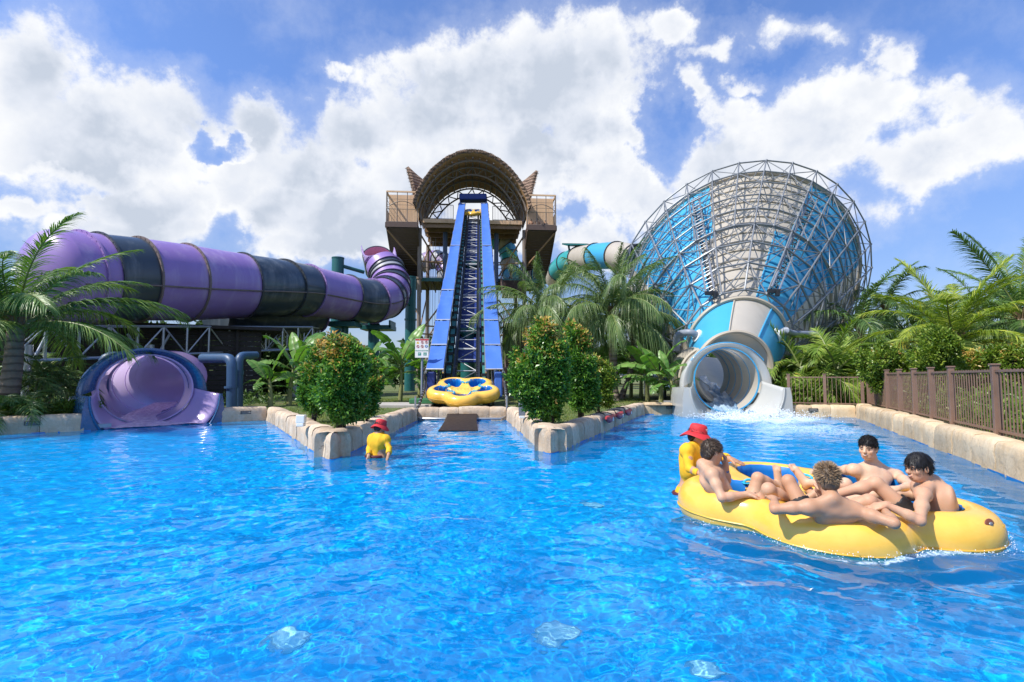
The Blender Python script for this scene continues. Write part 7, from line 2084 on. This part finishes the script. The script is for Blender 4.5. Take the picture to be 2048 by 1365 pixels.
p = C_(0, 19.25); r2.location = (p.x + .02, 19.05, .86); r2.rotation_euler = (R_(17), 0, 0)
r3 = copy_tree(r2); r3['label'] = 'empty yellow clover raft reaching the top of the conveyor'
p = C_(0, 51.4, -.66); r3.location = p; r3.rotation_euler = (AL, 0, R_(2)); r3.scale = (.86, .86, .86)
# ------------------------------------------------------------------ spray and droplets
g_ = np.random.default_rng(3); mb = MB(); rn = random.Random(8)
def drop(mb, c, r):
    mb.add([(c[0] + r, c[1], c[2]), (c[0] - r, c[1], c[2]), (c[0], c[1] + r, c[2]), (c[0], c[1] - r, c[2]), (c[0], c[1], c[2] + r), (c[0], c[1], c[2] - r)], [(0, 2, 4), (2, 1, 4), (1, 3, 4), (3, 0, 4), (2, 0, 5), (1, 2, 5), (3, 1, 5), (0, 3, 5)])
for _ in range(4200):
    x = OM.x + rn.gauss(.25, .85); y = OM.y - .25 - abs(rn.gauss(0, .55)); z = abs(rn.gauss(0, .10)) + (.12 * math.exp(-((x - OM.x - .9) / .5) ** 2) * rn.random() * 2); drop(mb, (x, y, z), rn.uniform(.006, .019))
for _ in range(420):
    a = R_(rn.uniform(-175, -15)); i = int(((a + R_(29)) % (2 * math.pi)) / (2 * math.pi) * 180) % 180; r = es[i] * math.hypot(1.03 * math.cos(a + R_(29)), .92 * math.sin(a + R_(29))) + abs(rn.gauss(.0, .06)); drop(mb, (RC.x + r * math.cos(a), RC.y + r * math.sin(a), .005 + abs(rn.gauss(0, .018))), rn.uniform(.002, .006))
M_spray = mat('white_spray', (.85, .90, .93), .2, var=.03)
tag(mb.build('water_spray', M_spray, smooth=True), 'white spray at the slide mouth and the raft', 'spray', kind='stuff')
# ------------------------------------------------------------------ warning sign, floats, rock figure
M_signw = mat('sign_white', (.78, .78, .76), .4, var=.03); M_signr = mat('sign_red', (.50, .03, .04), .4); M_signg = mat('sign_green', (.015, .25, .20), .4); M_signy = mat('sign_yellow', (.80, .52, .02), .4); M_signb = mat('sign_blue', (.015, .16, .45), .4); M_signk = mat('sign_black', (.02, .02, .02), .5)
sg0 = W(844, 697, 20.5); ss = 20.5 / FPX
sn = thing('warning_sign', 'white pool safety sign on a grey pole at the left foot of the conveyor', 'sign', (sg0.x, sg0.y, GZ))
mb = MB(); mb.tube((sg0.x + .0, sg0.y + .06, GZ - .1), (sg0.x + .0, sg0.y + .06, sg0.z + .3), .045, n=10); mb.build('pole', M_pipegrey, sn, 40)
X = lambda px, py, d=0: V((sg0.x + (px - 844) * ss, sg0.y - .02 - d, sg0.z - (py - 697) * ss))
mb = MB(); mb.box(X(844, 697), (27 * ss, .03, 38 * ss)); bd = mb.build('board', M_signw, sn, bev=.006)
def plate(nm, m, px, py, w_, h_, d=.016, par=None):
    mb = MB(); mb.box(X(px, py, d), (w_ * ss, .004, h_ * ss)); return mb.build(nm, m, par or bd)
plate('header', M_signr, 844, 680, 26.4, 3.2); plate('header_mark', M_signy, 839.5, 680, 1.8, 1.4, .020)
def disc(nm, m, px, py, r, d=.017, ring=None):
    mb = MB(); N = 20; c = X(px, py, d)
    if ring:
        a = [c + V((r * ss * math.cos(2 * math.pi * k / N), 0, r * ss * math.sin(2 * math.pi * k / N))) for k in range(N)]; mb.path(a, .35 * ss, 5, closed=True); q = .7 * r * ss; mb.tube(c + V((-q, 0, q)), c + V((q, 0, -q)), .3 * ss, n=5)
    else: mb.tube(c, c - V((0, .003, 0)), r * ss, n=N)
    return mb.build(nm, m, bd)
c = X(836, 685.6, .016); mb = MB(); s_ = 3.0 * ss; mb.add([c + V((-s_, 0, -s_ * .8)), c + V((s_, 0, -s_ * .8)), c + V((0, 0, s_))], [(0, 1, 2)]); mb.build('warning_triangle', M_signy, bd)
mb = MB(); c = X(836, 685.8, .019); mb.box(c, (.5 * ss, .003, 1.7 * ss)); mb.build('warning_mark', M_signk, bd)
for px, py in ((844.6, 685.3), (853, 685), (836, 693.5), (844.6, 693.3)):
    disc('prohibition_ring', M_signr, px, py, 2.6, .018, True)
    mb = MB(); mb.tube(X(px, py + 1.3, .016), X(px, py - .8, .016), .55 * ss, n=6); mb.ellipsoid(X(px, py - 1.5, .016), (.5 * ss,) * 3, 8, 5); mb.build('figure', M_signk, bd)
disc('instruction_disc', M_signb, 853, 693.2, 2.9)
mb = MB(); mb.box(X(853, 694.2, .021), (2.4 * ss, .003, 1.2 * ss)); mb.ellipsoid(X(853, 692.2, .021), (.8 * ss, .002, .8 * ss), 8, 5); mb.build('figure', M_signw, bd)
plate('green_strip', M_signg, 844, 702, 25, 1.8)
mb = MB(); rn = random.Random(2); x = 833.5
while x < 854: wd = rn.uniform(.6, 1.5); mb.box(X(x + wd / 2, 702, .020), (wd * ss, .002, .7 * ss)); x += wd + .5
mb.build('strip_lettering', M_signw, bd)
for px in (839.5, 850.5):
    pg = plate('green_square', M_signg, px, 708.6, 6.2, 6.0); mb = MB(); mb.box(X(px, 708.2, .020), (.9 * ss, .002, 3.6 * ss) if px > 845 else (3.6 * ss, .002, .9 * ss))
    c = X(px, 710.4, .0205) if px > 845 else X(px - 1.2, 708.2, .0205); s_ = 1.3 * ss
    mb.add([c + V((-s_, 0, s_ * .5)), c + V((s_, 0, s_ * .5)), c + V((0, 0, -s_))] if px > 845 else [c + V((-s_, 0, 0)), c + V((s_ * .3, 0, s_)), c + V((s_ * .3, 0, -s_))], [(0, 1, 2)]); mb.build('arrow', M_signw, pg)
# red rescue floats hanging over the right planter wall
M_float = mat('red_float_foam', (.52, .055, .06), .5, var=.15, vs=5, dirt=(.42, .13, .16), dirt_amt=.5); M_strap = mat('black_strap', (.02, .02, .022), .6)
dR = (LI - LH).normalized(); nR = V((dR.y, -dR.x))
for i, (px, lab) in enumerate(((1208, 'red rescue float nearest the pool corner on the right planter wall'), (1229, 'red rescue float hanging between the other two'), (1247, 'red rescue float farthest back on the right planter wall'))):
    k = (px - 1024) / FPX; s = (k * LH.y - LH.x) / (dR.x - k * dR.y); p = LH + dR * s; rt = thing('rescue_float', lab, 'rescue float', (p.x, p.y, WT - .1), 'red rescue floats on the planter wall')
    P3 = lambda u_, o, z: V((p.x, p.y, 0)) + V((dR.x, dR.y, 0)) * u_ + V((nR.x, nR.y, 0)) * o + V((0, 0, z))
    mb = MB(); rings = []
    for j in range(15):
        f = j / 14; u_ = -.42 + .84 * f; sg_ = math.sin(math.pi * min(1, max(0, f * .94 + .03))) ** .45; zc_ = WT - .055 - .06 * math.cos((f - .5) * 2.6) + .03
        rings.append([P3(u_, .125 + .075 * sg_ * math.cos(q), zc_ + .105 * sg_ * math.sin(q) * (1 if math.sin(q) < 0 else .8)) for q in [2 * math.pi * m_ / 16 for m_ in range(16)]])
    mb.loft(rings, cap=True); fo = mb.build('float_body', M_float, rt, 60)
    mb = MB()
    for u_ in (.02, .09): mb.box(P3(u_, .205, WT - .10), (.05, .006, .085), Matrix(((dR.x, nR.x, 0), (dR.y, nR.y, 0), (0, 0, 1))))
    mb.build('white_marks', M_white, fo)
    mb = MB(); mb.path([P3(-.40, .10, WT - .03), P3(-.30, .05, WT + .045), P3(-.05, -.12, WT + .06), P3(.10, -.25, WT + .04)], .014, 6); mb.path([P3(.36, .12, WT - .0), P3(.25, .02, WT + .05), P3(.0, -.16, WT + .05)], .012, 6); mb.build('strap', M_strap, rt, 60)
M_rock = mat('brown_rock', (.20, .10, .065), .85, var=.35, vs=4, bump=.8, bs=6)
p = W(1012, 778, 32); mb = MB()
rk = thing('rock_figure', 'brown artificial rock figure beyond the lawn right of the conveyor', 'rock', (p.x, p.y, GZ))
for (dx, dz, r) in ((0, .55, .62), (.18, 1.15, .45), (-.2, 1.0, .4)):
    Fk = Field((p.x + dx - r * 1.5, p.y - r * 1.5, GZ + dz - r * 1.5), (p.x + dx + r * 1.5, p.y + r * 1.5, GZ + dz + r * 1.5), .08); Fk.ell((p.x + dx, p.y, GZ + dz), (r, r * .9, r), None, .05)
    gx = np.meshgrid(*[Fk.lo[i] + Fk.h * np.arange(Fk.n[i]) for i in range(3)], indexing='ij'); Fk.f += (.10 * fbm(gx[0] * 2.2, gx[1] * 2.2, gx[2] * 2.2, 3, 4)).astype(np.float32); v, f = Fk.mesh(); mesh_obj('boulder', v, f, M_rock, rk, True)
a = W(985, 770, 29.5); b = W(1048, 770, 29.8); fence('low dark fence before the rock figure on the far lawn', V((a.x, a.y)), V((b.x, b.y)), [.05, .85, 1.65], 1.15, GZ, .14, None)
